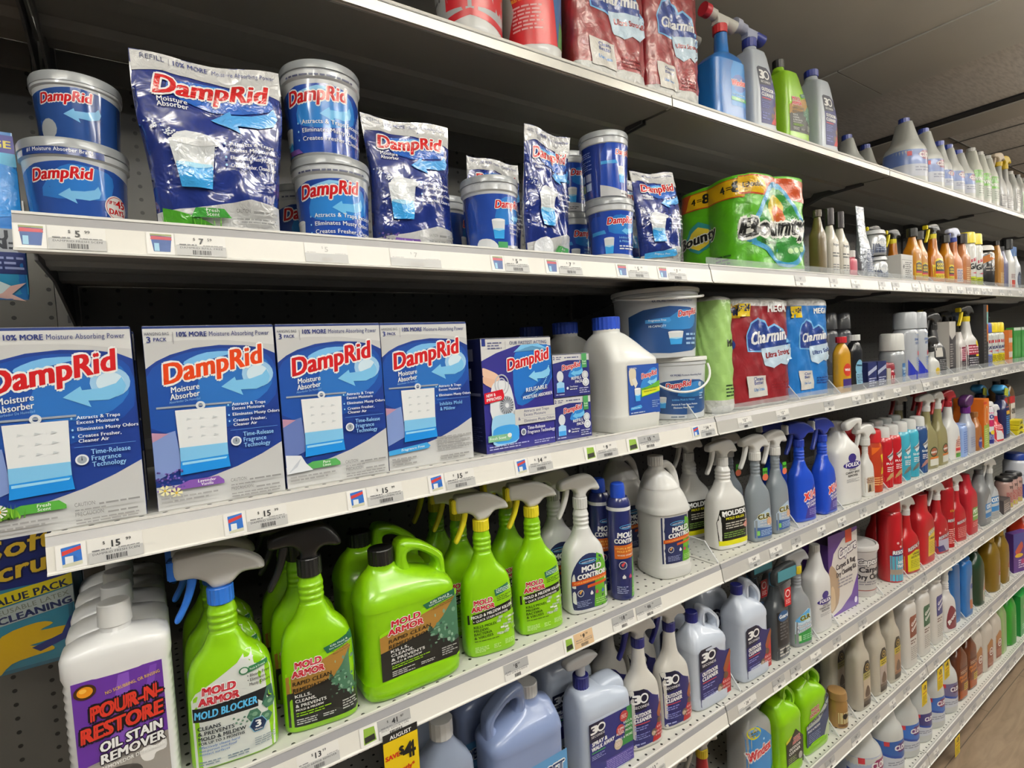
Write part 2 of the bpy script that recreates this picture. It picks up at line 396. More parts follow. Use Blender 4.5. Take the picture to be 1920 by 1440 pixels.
def shelf(i, s, y0=0., rail=True, left=0.):
    x0 = bx(i)+.002; x1 = bx(i)+BAY-.002; Z = ZS[s]
    r = root('gondola_shelf', 'pale steel %s of the %s bay' % (SN[s], ORD.get(i, 'far')), 'shelf'); r.location = (x0, 0, Z)
    W = x1-x0
    b = MB(); b.box(0, W, y0+.006, YB-.006, -DK-.0015, -DK, deckm); b.build('deck', r)
    b = MB()
    lh = .028 if s == 1 else .04
    b.prism([(y0, 0), (y0+.0035, 0), (y0+.006, -DK), (y0+.006, -lh+.01), (y0+.02, -lh+.002), (y0+.02, -lh), (y0+.003, -lh), (y0, -lh*.5)], 0, W, lipm if i < 1 else M('b4b2ac', .38, metal=.2))
    if s == 1: b.box(0, W, y0-.0008, y0, -.0075, -.0055, M('5e5d5a', .4)); b.box(0, W, y0-.0015, y0, -.027, -.009, M('b9b7b1', .26, metal=.45, coat=.4))
    if s != 7:
        ug = M('7c7a76', .5)
        b.prism([(y0+.02, -.03), (YB-.006, -.014), (YB-.006, -.0095), (y0+.006, -.0095), (y0+.006, -.03)], .004, W-.004, ug)
        for yy in (y0+.14, y0+.27): b.prism([(yy, -.020), (yy+.012, -.032), (yy+.05, -.032), (yy+.062, -.020)], .004, W-.004, ug)
    b.build('front_lip', r)
    if s != 7:
        for xx in (.004, W-.008):
            b = MB(); b.prism([(YB-.004, -.012), (YB-.004, -.088), (y0+.24, -.040), (y0+.09, -.036), (y0+.09, -.012)], xx, xx+.004, M('4c4c4e', .45)); b.build('bracket', r)
    else:
        b = MB(); b.box(0, W, y0+.04, y0+.05, -Z, -.045, M('3a3836', .6)); b.build('kick_plate', r)
    if rail and i > 0 and s in (2, 3):
        b = MB(); b.box(.004, W-.004, y0+.0072, y0+.0084, -DK+.0002, .020, M('dfe3e4', .12, alpha=.22, coat=.5)); b.build('clear_fence', r)
    if rail:
        b = MB(); y = y0-.0006
        b.prism([(y, .0015), (y-.003, .0015), (y-.003, -.0015), (y, -.0015)], left, W, beadm)
        b.prism([(y, -.0015), (y-.002, -.0015), (y-.0065, -.0125), (y, -.0125)], left, W, railg)
        b.prism([(y, -.0125), (y-.0065, -.0125), (y-.0115, -.040), (y-.0135, -.0415), (y-.0135, -.043), (y-.009, -.043), (y-.004, -.0395), (y, -.02)], left, W, railw if i < 1 else railf)
        b.build('price_rail', r)
        bb = MB(); bb.prism([(y-.0118, -.0405), (y-.0142, -.0415), (y-.0142, -.0435), (y-.0095, -.0435)], left, W, beadm); bb.build('rail_edge', r)
    return r
for i in range(0, NB):
    for s in range(1, 8):
        shelf(i, s, .083 if s == 1 else 0., rail=(s != 1))
shelf(-1, 1, .083, rail=False)
def mapr(s):
    """print or card lying on the sloping face of a price rail, v up from the foot of the white strip"""
    def f(U, V, L):
        t = V/.0275; y = -.0006-.0116+t*.005; z = -.0402+t*.0275
        return np.stack([U, y-L*1.0-.0004, z], 1)
    return f
# ================================================================ printed designs
RED = 'b8161a'; NAVY = '1d2a6e'; BLUE = '1f5fae'; SKY = '5fb0e0'; WHT = 'f2f2ef'; SIL = 'c9c8c6'; BLK = '161616'; GRN = '3f8f3a'; GRY = '7d7b78'
def logo_dr(D, cx, cy, w, rot=6, col=RED, h=None):
    h = h or w*.21
    return D.text('DampRid', cx, cy, h, col, w, .035, .28, rot, WHT, .055, res=3)
def arrow(D, cx, cy, w, col='6fb9e6'):
    s = w/100
    P = [(-50, -4), (-22, 16), (-20, 8), (10, 10), (34, 18), (44, 30), (50, 12), (44, -4), (20, -14), (-12, -13), (-8, -26), (-50, -4)][:-1]
    return D.poly([(cx+x*s, cy+y*s) for x, y in P], col)
def bagpic(D, x0, y0, x1, y1):
    w = x1-x0; h = y1-y0
    D.rect(x0-14, y1+.04*h, x1+6, y1+.07*h, '8f9aa8'); D.ring((x0+x1)/2, y1+.05*h, w*.1, w*.1, w*.05, 'dfe3e6', 14)
    D.poly([(x0, y0+h*.4), (x0-1, y1), (x1+1, y1), (x1, y0+h*.4)], 'eceeee')
    for i in range(3):
        for j in range(3): D.poly([(x0+w*(.18+.27*i), y0+h*(.55+.14*j)), (x0+w*(.3+.27*i), y0+h*(.57+.14*j)), (x0+w*(.2+.27*i), y0+h*(.59+.14*j))], 'cfd4d6')
    D.rect(x0, y0+h*.2, x1, y0+h*.42, '7fc1ea'); D.poly([(x0-1, y0), (x1+1, y0+h*.03), (x1, y0+h*.23), (x0, y0+h*.21)], '1f86d6')
    D.poly([(x0+1, y0+h*.15), (x1-2, y0+h*.17), (x1-1, y0+h*.2), (x0+1, y0+h*.19)], '9ad6f6')
def tubpic(D, cx, cy, w, h):
    D.poly([(cx-w*.42, cy-h*.1), (cx-w*.5, cy+h*.42), (cx+w*.5, cy+h*.42), (cx+w*.42, cy-h*.1)], 'dfe3e4')
    D.poly([(cx-w*.36, cy-h*.5), (cx-w*.42, cy-h*.05), (cx+w*.42, cy-h*.05), (cx+w*.36, cy-h*.5)], '3d9fe2')
    D.ell(cx, cy+h*.42, w*.5, h*.07, 'f4f6f6', 14); D.poly([(cx-w*.41, cy-h*.05), (cx, cy-h*.12), (cx+w*.41, cy-h*.05), (cx+w*.4, cy), (cx-w*.4, cy)], 'a8dbf5')
def drops(D, x, ys, r=.9):
    for y in ys: D.ell(x, y, r*.8, r, '9fd3f2', 8)
def d_hangbox(var):
    """front of a hanging bag box, 100 x 152"""
    D = Decal(.159); H = 152
    D.rect(0, 0, 100, H, 'c6c6c5')
    D.poly([(0, H-12), (30, H-10), (62, H-11), (100, H-16), (100, H), (0, H)], 'd6d6d4')
    D.poly([(0, 20), (18, 20), (40, 23), (62, 29), (82, 37), (100, 46), (100, 128), (90, 133), (75, 136), (55, 137), (35, 135), (18, 130), (8, 125), (0, 119)], '19327a')
    D.poly([(0, 70), (0, 112), (20, 128), (50, 134), (80, 131), (97, 122), (98, 90), (70, 70), (40, 62)], '1a4490', 3)
    D.poly([(35, 86), (44, 120), (70, 128), (92, 122), (95, 100), (75, 84)], '2864ac', 3)
    D.poly([(28, 124), (45, 131), (70, 131), (60, 128), (40, 123), (30, 120)], '79b9e8', 3)
    D.ell(84, 110, 13, 12, '9cc8ea', 20); D.ell(84, 110, 9, 8, 'd6ebf7', 18)
    logo_dr(D, 52, 113, 80, 11, {'lav': 'd2400f'}.get(var, RED))
    arrow(D, 74, 102, 40, '7cbfe8')
    D.text('HANGING BAG', 10, H-5.5, 2.6, '3a3f55', 17, .0).text('3', 4, H-11.5, 5, NAVY, None, .02).text('PACK', 12, H-10.5, 3, NAVY, 9, .02)
    D.rect(21, H-13, 21.4, H-3, '8a8a90')
    D.text('10% MORE', 35, H-7, 4.1, '25306e', 22, .026).text('Moisture Absorbing Power', 72, H-7, 4.1, '25306e', 48, .004)
    D.text('Moisture', 27, 99, 5, WHT, 21, .02, .15, 6).text('Absorber', 26.5, 93, 5, WHT, 22, .02, .15, 6).text('Absorbedor De Humedad', 26, 90, 2.0, '8fb8e6', 23, 0, .15, 5)
    D.poly([(0, 26), (0, 62), (17, 66), (20, 34)], '7a8fc4' if var != 'pure' else '5d6fa8'); D.poly([(0, 58), (0, 66), (12, 64)], 'b58aa2')
    bagpic(D, 19, 28, 55, 83)
    bl = ['Attracts & Traps', 'Excess Moisture', 'Eliminates Musty Odors', 'Creates Fresher,', 'Cleaner Air']; by = [83, 79.2, 74, 68.6, 64.8]
    if var == 'free': bl, by = bl[:3], [83, 79, 73]
    for t, y in zip(bl, by): D.text(t, 61, y, 2.7, WHT, None, .02, al='l')
    drops(D, 58, [84, 75, 69.6] if var != 'free' else [84, 74])
    D.rect(58, 61.2 if var != 'free' else 69.6, 97, 61.5 if var != 'free' else 69.9, '6f9fd6')
    if var == 'free': D.text('Inhibits Mold', 61, 63, 3.9, '8cc4ee', 27, .01, al='l').text('& Mildew', 61, 57.5, 3.9, '8cc4ee', 18, .01, al='l')
    else:
        for t, y, w_ in (('Time-Release', 55, 25), ('Fragrance', 50, 18.5), ('Technology', 45, 21.5)): D.text(t, 68, y, 3.9, '9ccdf0', w_, .012, al='l')
        D.ell(62, 51.5, 4.2, 4.2, 'e6eaee', 20); D.ell(62, 51.5, 3, 3, '9aa3ae', 18); D.poly([(61.6, 51), (62, 55), (62.4, 51)], '202030')
    sc, tt = {'fresh': ('4f9a3a', ('Fresh', 'Scent')), 'lav': ('7a4fa0', ('Lavender', 'Vanilla')), 'pure': ('4f9a52', ('Pure', 'Linen')), 'free': ('3f9ad6', ('Fragrance Free',))}[var]
    if var == 'free': D.poly([(0, 16), (0, 21), (43, 25), (47, 21), (44, 18.5)], sc); D.text(tt[0], 27, 19.6, 2.6, WHT, 26, .02, .1, 3)
    else:
        D.poly([(8, 15), (20, 16), (50, 16), (50, 19), (46, 23), (24, 23), (14, 19)], sc); D.text(tt[0], 37, 19.8, 2.5, WHT, None, .02, .1).text(tt[1], 37, 16.9, 2.4, WHT, None, .02, .1)
        if var == 'lav':
            rnd = random.Random(3)
            for k in range(46): D.l = 40; D.ell(rnd.uniform(0, 20), rnd.uniform(17, 33)*(1-.0), .9, .9, rnd.choice(['5d4a94', '7a66b4', '43356e']), 6)
            for fx, fy in ((6, 17), (14, 14)):
                for a in range(6): D.poly([(fx, fy), (fx+4.5*math.cos(a*1.05+.3), fy+4.5*math.sin(a*1.05+.3)), (fx+4.5*math.cos(a*1.05-.35), fy+4.5*math.sin(a*1.05-.35))], 'efe7b2')
                D.ell(fx, fy, 1, 1, 'd9b23a', 8)
        elif var == 'fresh':
            D.poly([(0, 14), (24, 15), (22, 20), (10, 27), (0, 28)], '6aa32c')
            rnd = random.Random(5)
            for k in range(24):
                x = rnd.uniform(0, 26); D.l = 45; D.poly([(x, 14), (x+1, 14), (x+rnd.uniform(-2, 2), rnd.uniform(19, 26))], rnd.choice(['86bf3c', '4a8a22', '9fd054']))
            for fx, fy in ((4, 27), (12, 21)):
                for a in range(11): D.poly([(fx, fy), (fx+5*math.cos(a*.571+.16), fy+5*math.sin(a*.571+.16)), (fx+5*math.cos(a*.571-.16), fy+5*math.sin(a*.571-.16))], 'f4f3ee')
                D.ell(fx, fy, 1.7, 1.7, 'e0a21c', 10)
        else: D.poly([(0, 14), (0, 32), (14, 30), (18, 22), (24, 15)], 'e8eaee'); D.poly([(2, 15), (8, 22), (14, 28), (10, 20)], 'c6cbd4')
    if var != 'free':
        D.text('CAUTION:', 55, 16, 3.1, '6d6c6b', 13, .0, al='l').lines(70, 14.5, 97, 17.5, 1, '8a8988').lines(55, 12.2, 74, 14.2, 1, '8f8e8d')
        D.text('PRECAUCION:', 55, 8.5, 3.1, '6d6c6b', 18, .0, al='l').lines(75, 7, 95, 10, 1, '8a8988').lines(55, 2, 95, 6.5, 2, '8f8e8d')
        D.lines(3, 6, 46, 12, 2, '9a9998')
    else: D.lines(55, 14, 97, 30, 6, '9a9998').lines(3, 4, 30, 13, 3, '8f8e8d').lines(58, 3, 95, 9, 2, '8f8e8d')
    return D
def boxthing(name, label, cat, w, h, d, front, side='15306f', top='d2d2d0', group=None, sideD=None, edge=None):
    r = root(name, label, cat, group)
    b = MB(); m = M(side, .42)
    bx_ = rbox('carton', -w/2, w/2, 0, d, 0, h, m, r, .0008)
    b = MB(); b.box(-w/2+.001, w/2-.001, .001, d-.001, h-.0002, h+.0003, M(top, .45)); b.box(-.0004, .0004, .004, d-.004, h+.0003, h+.0006, M('8f8f8c', .6)); b.build('top_flap', r)
    front.w = w; front.k = w/100; front.clip = (.3, 99.7)
    front.build(r, mflat(-.0001, -w/2), rough=.3, coat=.25)
    if sideD: sideD.build(r, mside(-w/2-.0002), name='side_print', rough=.3, coat=.25)
    return r
# ---------------------------------------------------------------- the hanging bag cartons on the third shelf
hb = []
for var, X, lab, rz in (('fresh', .0185, 'moisture bag carton with daisies and FRESH SCENT flag, cut off by the left edge', 0),
                    ('lav', .1875, 'moisture bag carton with purple LAVENDER VANILLA flag and orange lettering', -.5),
                    ('pure', .347, 'blue and silver moisture bag carton with green PURE LINEN flag', -.3),
                    ('free', .5055, 'blue and silver moisture bag carton with pale blue FRAGRANCE FREE flag', -2)):
    r = boxthing('moisture_bag_carton', lab, 'carton', .157, .242, .09, d_hangbox(var), '172c66'); put(r, X, .045 if var != 'fresh' else .043, 3, rz); hb.append(r)
for r, lab, dy in ((hb[0], 'carton of hanging moisture bags standing behind the FRESH SCENT carton', .095), (hb[1], 'carton of hanging moisture bags standing behind the LAVENDER VANILLA carton', .095), (hb[2], 'carton of hanging moisture bags standing behind the PURE LINEN carton', .095), (hb[3], 'carton of hanging moisture bags standing behind the FRAGRANCE FREE carton', .1)):
    c = dup(r, lab); c.location.y += dy; c.location.x += .002
# reusable absorber carton
def d_reusable():
    D = Decal(.15); H = 128
    D.rect(0, 0, 100, H, 'd3d2d0'); D.poly([(0, 0), (100, 0), (100, 118), (80, 121), (50, 120), (20, 112), (0, 104)], '2c2a78')
    D.poly([(46, 52), (70, 56), (100, 80), (100, 116), (75, 119), (50, 116), (42, 90)], '1f66b4', 3); D.poly([(52, 58), (80, 62), (100, 84), (100, 98), (80, 76), (58, 66)], '174a94', 3)
    for i in range(26):
        D.l = 6; a = i*.13+.1; D.ell(55+40*math.sin(a*.45), 60+36*(1-math.cos(a*.45)), .9, .7, 'a8dbf4', 7)
    D.text('1', 4, H-7.5, 8, NAVY, 4, .03).lines(9, H-12, 28, H-3, 3, '55587a').rect(33, H-13, 33.4, H-3, '9a9a9a')
    D.text('OUR FASTEST ACTING', 66, H-7, 3.9, '3a4570', 54, .008)
    D.poly([(44, 112), (70, 119), (96, 114), (80, 121), (55, 120)], '7cc0ea'); logo_dr(D, 66, 97, 64, 11); arrow(D, 80, 84, 33, '86c8ec')
    D.poly([(0, 86), (8, 88), (20, 84), (25, 77), (27, 68), (22, 67), (20, 73), (14, 72), (0, 80)], 'e3b79c', 3); D.poly([(0, 96), (8, 94), (20, 88), (22, 82), (10, 84), (0, 88)], 'e9c2a8', 3)
    D.poly([(10, 38), (10, 70), (17, 80), (30, 80), (38, 70), (40, 38)], 'e4e7ea', 3); D.ring(25, 76, 10, 12, 1.5, 'b9bdc4', 20); D.ring(25, 76, 6, 8, 1.3, 'c2c6cc', 20)
    D.ell(30, 52, 10, 11, 'b4b9c2', 22)
    for i in range(18):
        a = i*2*PI/18; D.l = 30; D.poly([(30+3*math.cos(a), 52+3.2*math.sin(a)), (30+9*math.cos(a+.3), 52+10*math.sin(a+.3)), (30+9*math.cos(a+.42), 52+10*math.sin(a+.42))], '3b4048')
    D.ell(30, 52, 2.6, 2.8, 'e6e9ec', 14)
    D.poly([(9, 10), (9, 38), (24, 42), (41, 40), (44, 12), (26, 8)], '9ccdec', 3); D.poly([(11, 12), (10, 26), (26, 30), (43, 27), (43, 12), (26, 9)], '3e97da', 3)
    D.poly([(0, 56), (0, 68), (25, 71), (27, 63), (25, 59)], 'c2182a'); D.text('NEW &', 3, 63.2, 3.4, WHT, 12, .03, .1, 5, al='l').text('IMPROVED', 3, 58.5, 3.4, WHT, 20, .03, .1, 5, al='l')
    D.text('REUSABLE', 74, 66, 4.8, WHT, 32, .02, .1, 4).text('MOISTURE ABSORBER', 75, 58, 3.8, WHT, 44, .02, .1, 4)
    D.poly([(40, 28), (100, 28), (100, 46), (40, 46)], 'cfcdc8'); D.text('Attracts and Traps', 53, 41.5, 3.3, '2a3166', None, .01, al='l').text('Excess Moisture', 53, 37, 3.3, '2a3166', None, .01, al='l').text('Eliminates Musty Odors', 53, 30, 3.4, '2a3166', 45, .01, al='l').rect(49, 34.7, 99, 35, '8a8fae').text('&', 46, 33, 3.6, '2a3166')
    D.ell(51, 19, 3.8, 4, 'e3e6ea', 18).ell(51, 19, 2.6, 2.8, '6b7280', 16).text('Time-Release', 57, 21, 4, WHT, 26, .015, al='l').text('Fragrance Technology', 57, 16, 3.9, WHT, 41, .015, al='l')
    D.poly([(2, 13), (2, 20), (30, 20), (34, 15), (30, 12)], '7db08a'); D.text('Fresh Scent', 15, 15, 3, WHT, 22, .01, .1).ell(31, 18, 3, 2.6, 'f2efe4', 12)
    D.lines(3, 3, 60, 8.5, 2, 'a9abcc').lines(66, 3, 97, 8, 2, 'a9abcc')
    return D
sd = Decal(.09, -.09, 0); sd.rect(3, 60, 97, 110, '20264a').rect(8, 118, 92, 124, '6d7088').rect(30, 190, 70, 215, '8c8f9c').rect(30, 150, 60, 175, 'c4c6cc').lines(10, 20, 90, 55, 8, '4a5078')
r = boxthing('absorber_carton', 'purple-blue carton reading REUSABLE MOISTURE ABSORBER with a hand pictured', 'carton', .164, .2115, .085, d_reusable(), '14193f', sideD=sd); put(r, .6945, .047, 3, 1)
# (the photo shows its dark left side)
def d_refill():
    D = Decal(.095); H = 90
    D.rect(0, 0, 100, H, '272a6c'); D.poly([(0, H-18), (40, H-12), (100, H-14), (100, H), (0, H)], 'cfcecd')
    D.poly([(40, 44), (60, 70), (76, 72), (80, 50), (60, 40)], '2d7cc4', 3)
    D.text('2', 4, H-10, 7, NAVY, 4, .03).lines(10, H-11, 24, H-3, 2, '55587a').lines(32, H-9, 70, H-4, 1, '4a5078')
    logo_dr(D, 50, 60, 52, 8); arrow(D, 64, 50, 34)
    D.text('REFILL', 62, 36, 6, WHT, 28, .03, .15, 4).text('PACK', 68, 28, 6, WHT, 20, .03, .15, 4)
    D.ell(18, 44, 9, 12, 'd7dbe0', 16); D.poly([(8, 10), (8, 30), (17, 34), (28, 30), (28, 10)], '9fcdee'); D.rect(9, 10, 27, 20, '3d97dc')
    D.ell(86, 44, 9, 9, 'd8dbde', 20).ring(86, 44, 7, 7, 1, '9a9ea4', 18).ell(87, 28, 9.5, 9, 'e4e7ea', 20).ring(87, 28, 6, 6, 1, 'a0a4aa', 18)
    D.rect(78, 60, 92, H+.5, '4a9358'); D.text('Fresh', 85, 72, 3.6, WHT, 10, .01).text('Scent', 85, 67, 3.6, WHT, 10, .01)
    D.ell(36, 18, 3, 3, 'e6e9ec', 12).text('Time-Release', 42, 19, 3.6, WHT, 22, .01, al='l').lines(42, 13, 64, 17, 1, WHT).lines(68, 4, 96, 18, 3, 'b6b8d4').lines(4, 3, 30, 8, 1, 'b6b8d4')
    return D
for k in range(2):
    r = boxthing('refill_carton', ['small dark blue REFILL PACK carton, the lower of the two stacked', 'small dark blue REFILL PACK carton, the upper of the two stacked'][k], 'carton', .095, .087, .08, d_refill(), '15183c', group='refill cartons'); put(r, .829+k*.001, .052, 3, -2, k*.0878)
# ---------------------------------------------------------------- white jug with blue cap
def mk_superjug(label, lab=True):
    r = root('absorber_jug', label, 'jug')
    S = []
    for z, l, r_, dp, n in ((0, -.069, .069, .062, 5), (.004, -.072, .072, .066, 5), (.03, -.074, .074, .068, 5.5), (.036, -.0735, .0735, .068, 5.5), (.04, -.071, .071, .066, 5.5), (.1, -.071, .071, .066, 5.5), (.140, -.071, .071, .066, 5.5), (.152, -.071, .0735, .066, 5), (.160, -.071, .070, .063, 4.6), (.175, -.071, .050, .057, 4), (.19, -.069, .034, .049, 3.5), (.203, -.066, .020, .040, 3), (.212, -.060, .010, .033, 2.4), (.216, -.0575, .002, .030, 2), (.224, -.0575, .002, .030, 2)):
        S.append((z, (r_-l)/2, dp, n, (r_+l)/2, .068))
    loft('bottle', S, M('dcdcd6', .38, coat=.2), r, 2, 56, 30)
    cyl('cap', .031, .222, .250, M('2448b8', .35, coat=.3), r, .0015, 40, -.028, .068, ribs=1)
    if lab:
        D = Decal(.096, -.036, .035)
        D.rect(0, 0, 100, 112, '1c3f8f').rect(2, 2, 98, 110, '1f4796').text('SUPER REFILL', 17, 103, 3.4, WHT, 24, .01)
        D.poly([(38, 62), (60, 92), (84, 104), (96, 92), (90, 70), (60, 58)], '2f7cc6', 3); D.poly([(4, 100), (20, 104), (26, 96), (22, 72), (8, 68)], 'd8cdb4', 3); D.poly([(12, 80), (24, 84), (30, 70), (22, 60)], 'e6ded0')
        D.poly([(40, 38), (100, 48), (100, 74), (78, 66), (55, 60), (40, 58)], '5aa234'); D.poly([(42, 40), (100, 50), (100, 60), (42, 54)], 'd8dc2c')
        logo_dr(D, 68, 84, 52, 9); arrow(D, 76, 72, 32, '8acbf0'); tubpic(D, 28, 46, 20, 30)
        D.text('Absorbs & Traps Moisture', 48, 55, 2.8, BLK, 44, .01, al='l', rot=4).text('Eliminates Musty Odors', 48, 49, 2.8, BLK, 40, .01, al='l', rot=4)
        D.poly([(4, 12), (4, 18), (36, 22), (40, 17), (36, 14)], '4aa3dc').text('Fragrance Free', 20, 15.5, 2.4, WHT, 26, .01).lines(4, 3, 48, 8, 1, 'c8d0e4').lines(72, 12, 96, 30, 4, '8fa4cf')
        D.build(r, mflat(.0012))
    return r
r = mk_superjug('white plastic jug of absorber refill with a blue screw cap, at the shelf front'); put(r, .988, .012, 3, -1); sj = r
for k, t in enumerate(('white plastic jug with blue cap, second in the row behind the front jug', 'white plastic jug with blue cap, last in the row behind the front jug')):
    c = dup(sj, t); c.location.y += .142*(k+1); c.location.x += .002*k
# ---------------------------------------------------------------- white buckets
def mk_bucket(label, R, h, D, lid='d9d9d4', handle=0, body='c9ccce', seed=0):
    r = root('absorber_bucket', label, 'bucket')
    b, P = loft('tub', [(0, R*.86, R*.86), (.002, R*.89, R*.89), (h*.5, R*.94, R*.94), (h-.02, R*.975, R*.975), (h-.018, R*1.0, R*1.0), (h-.012, R*1.0, R*1.0), (h-.010, R*.98, R*.98)], M(body, .35, coat=.3), r, 1, 56)
    loft('lid', [(h-.010, R*1.0, R*1.0), (h-.009, R*1.035, R*1.035), (h-.002, R*1.035, R*1.035), (h, R*1.02, R*1.02), (h, R*.95, R*.95), (h-.002, R*.93, R*.93), (h-.002, .001, .001)], M(lid, .4), r, 1, 56)
    D.build(r, msec(P, True), su=.008, coat=.2)
    if handle:
        pts = []
        for i in range(25):
            a = PI*i/24; pts.append((-R*1.03*math.cos(a), -R*.25-math.sin(a)*R*.86, (h-.02)-math.sin(a)*handle))
        tube('handle', pts, .0028, M('e6e6e2', .35), r, 8)
    return r
def d_bucket(w, kind):
    D = Decal(w, -w/2, .012)
    D.poly([(0, 6), (15, 2), (50, 0), (85, 2), (100, 6), (100, 46), (80, 53), (50, 55), (20, 52), (0, 45)], '1c4278')
    D.poly([(40, 30), (60, 48), (80, 50), (92, 40), (80, 28)], '2e77b4', 3)
    D.text('4X MORE', 38, 60, 3.2, '3a4570', 16, .02).text('Moisture Absorbing Power', 66, 60, 3.2, '3a4570', 38, 0)
    if kind: logo_dr(D, 43, 43, 40, 7); D.text('Inhibits Mold & Mildew', 50, 22, 3.2, '6fb2e6', 36, .01).text('Attracts & Traps Excess Moisture', 52, 15, 2.7, WHT, 42, .02).text('Eliminates Musty Odors', 50, 10, 2.7, WHT, 32, .02); D.ell(80, 46, 4, 4, 'c7d3df', 14).ell(86, 46, 3.6, 4, '5c7f9f', 14).lines(78, 22, 88, 34, 3, 'b7cbe0'); tubpic(D, 17, 20, 14, 18); D.lines(30, -5, 50, -1, 1, '5a6a80')
    else: logo_dr(D, 78, 44, 34, 7); D.poly([(22, 36), (22, 40), (50, 42), (52, 38), (49, 36)], '3f8fcc').text('Fragrance Free', 36, 38, 2.4, WHT, 20, .01).text('HI-CAPACITY', 36, 31, 2.6, WHT, 20, .01); tubpic(D, 58, 18, 20, 16); D.lines(72, 8, 92, 24, 3, '9fc0e0')
    return D
r = mk_bucket('white absorber bucket with its handle down, the lower of the pair', .080, .150, d_bucket(.156, 1), handle=.062); put(r, 1.212, .108, 3, -32)
r = mk_bucket('larger white absorber bucket standing on the lower bucket', .104, .166, d_bucket(.2, 0), handle=0); put(r, 1.178, .128, 3, -30, .1505)
tube('handle', [(-.107*math.cos(PI*i/24), -.03-.083*math.sin(PI*i/24), .150-.012*math.sin(PI*i/24)) for i in range(25)], .003, M('e6e6e2', .35), r, 8)

# ================================================================ second shelf: tubs and pouches
film = dict(r=.16, coat=.7, bump=.35, bscale=38)
def mk_tub(label, R, h, D, sh='24479a', lid='8f9396', dome=True, shrink=True):
    r = root('absorber_tub', label, 'tub', None)
    b, P = loft('tub', [(0, R*.80, R*.80), (.003, R*.84, R*.84), (h*.5, R*.9, R*.9), (h*.80, R*.94, R*.94), (h*.82, R*.985, R*.985), (h*.885, R*.985, R*.985), (h*.89, R*.96, R*.96), (h-.012, R*.965, R*.965)], M('b9bcbe', .25, coat=.6), r, 1, 56)
    loft('lid', [(h-.0125, R*.97, R*.97), (h-.012, R, R), (h-.003, R, R), (h, R*.975, R*.975), (h, R*.9, R*.9), (h-.0025, R*.88, R*.88), (h-.0025, .001, .001)], M(lid, .28, coat=.5), r, 1, 56)
    D.build(r, msec(P, True), su=.007, rough=.14, coat=.8)
    return r
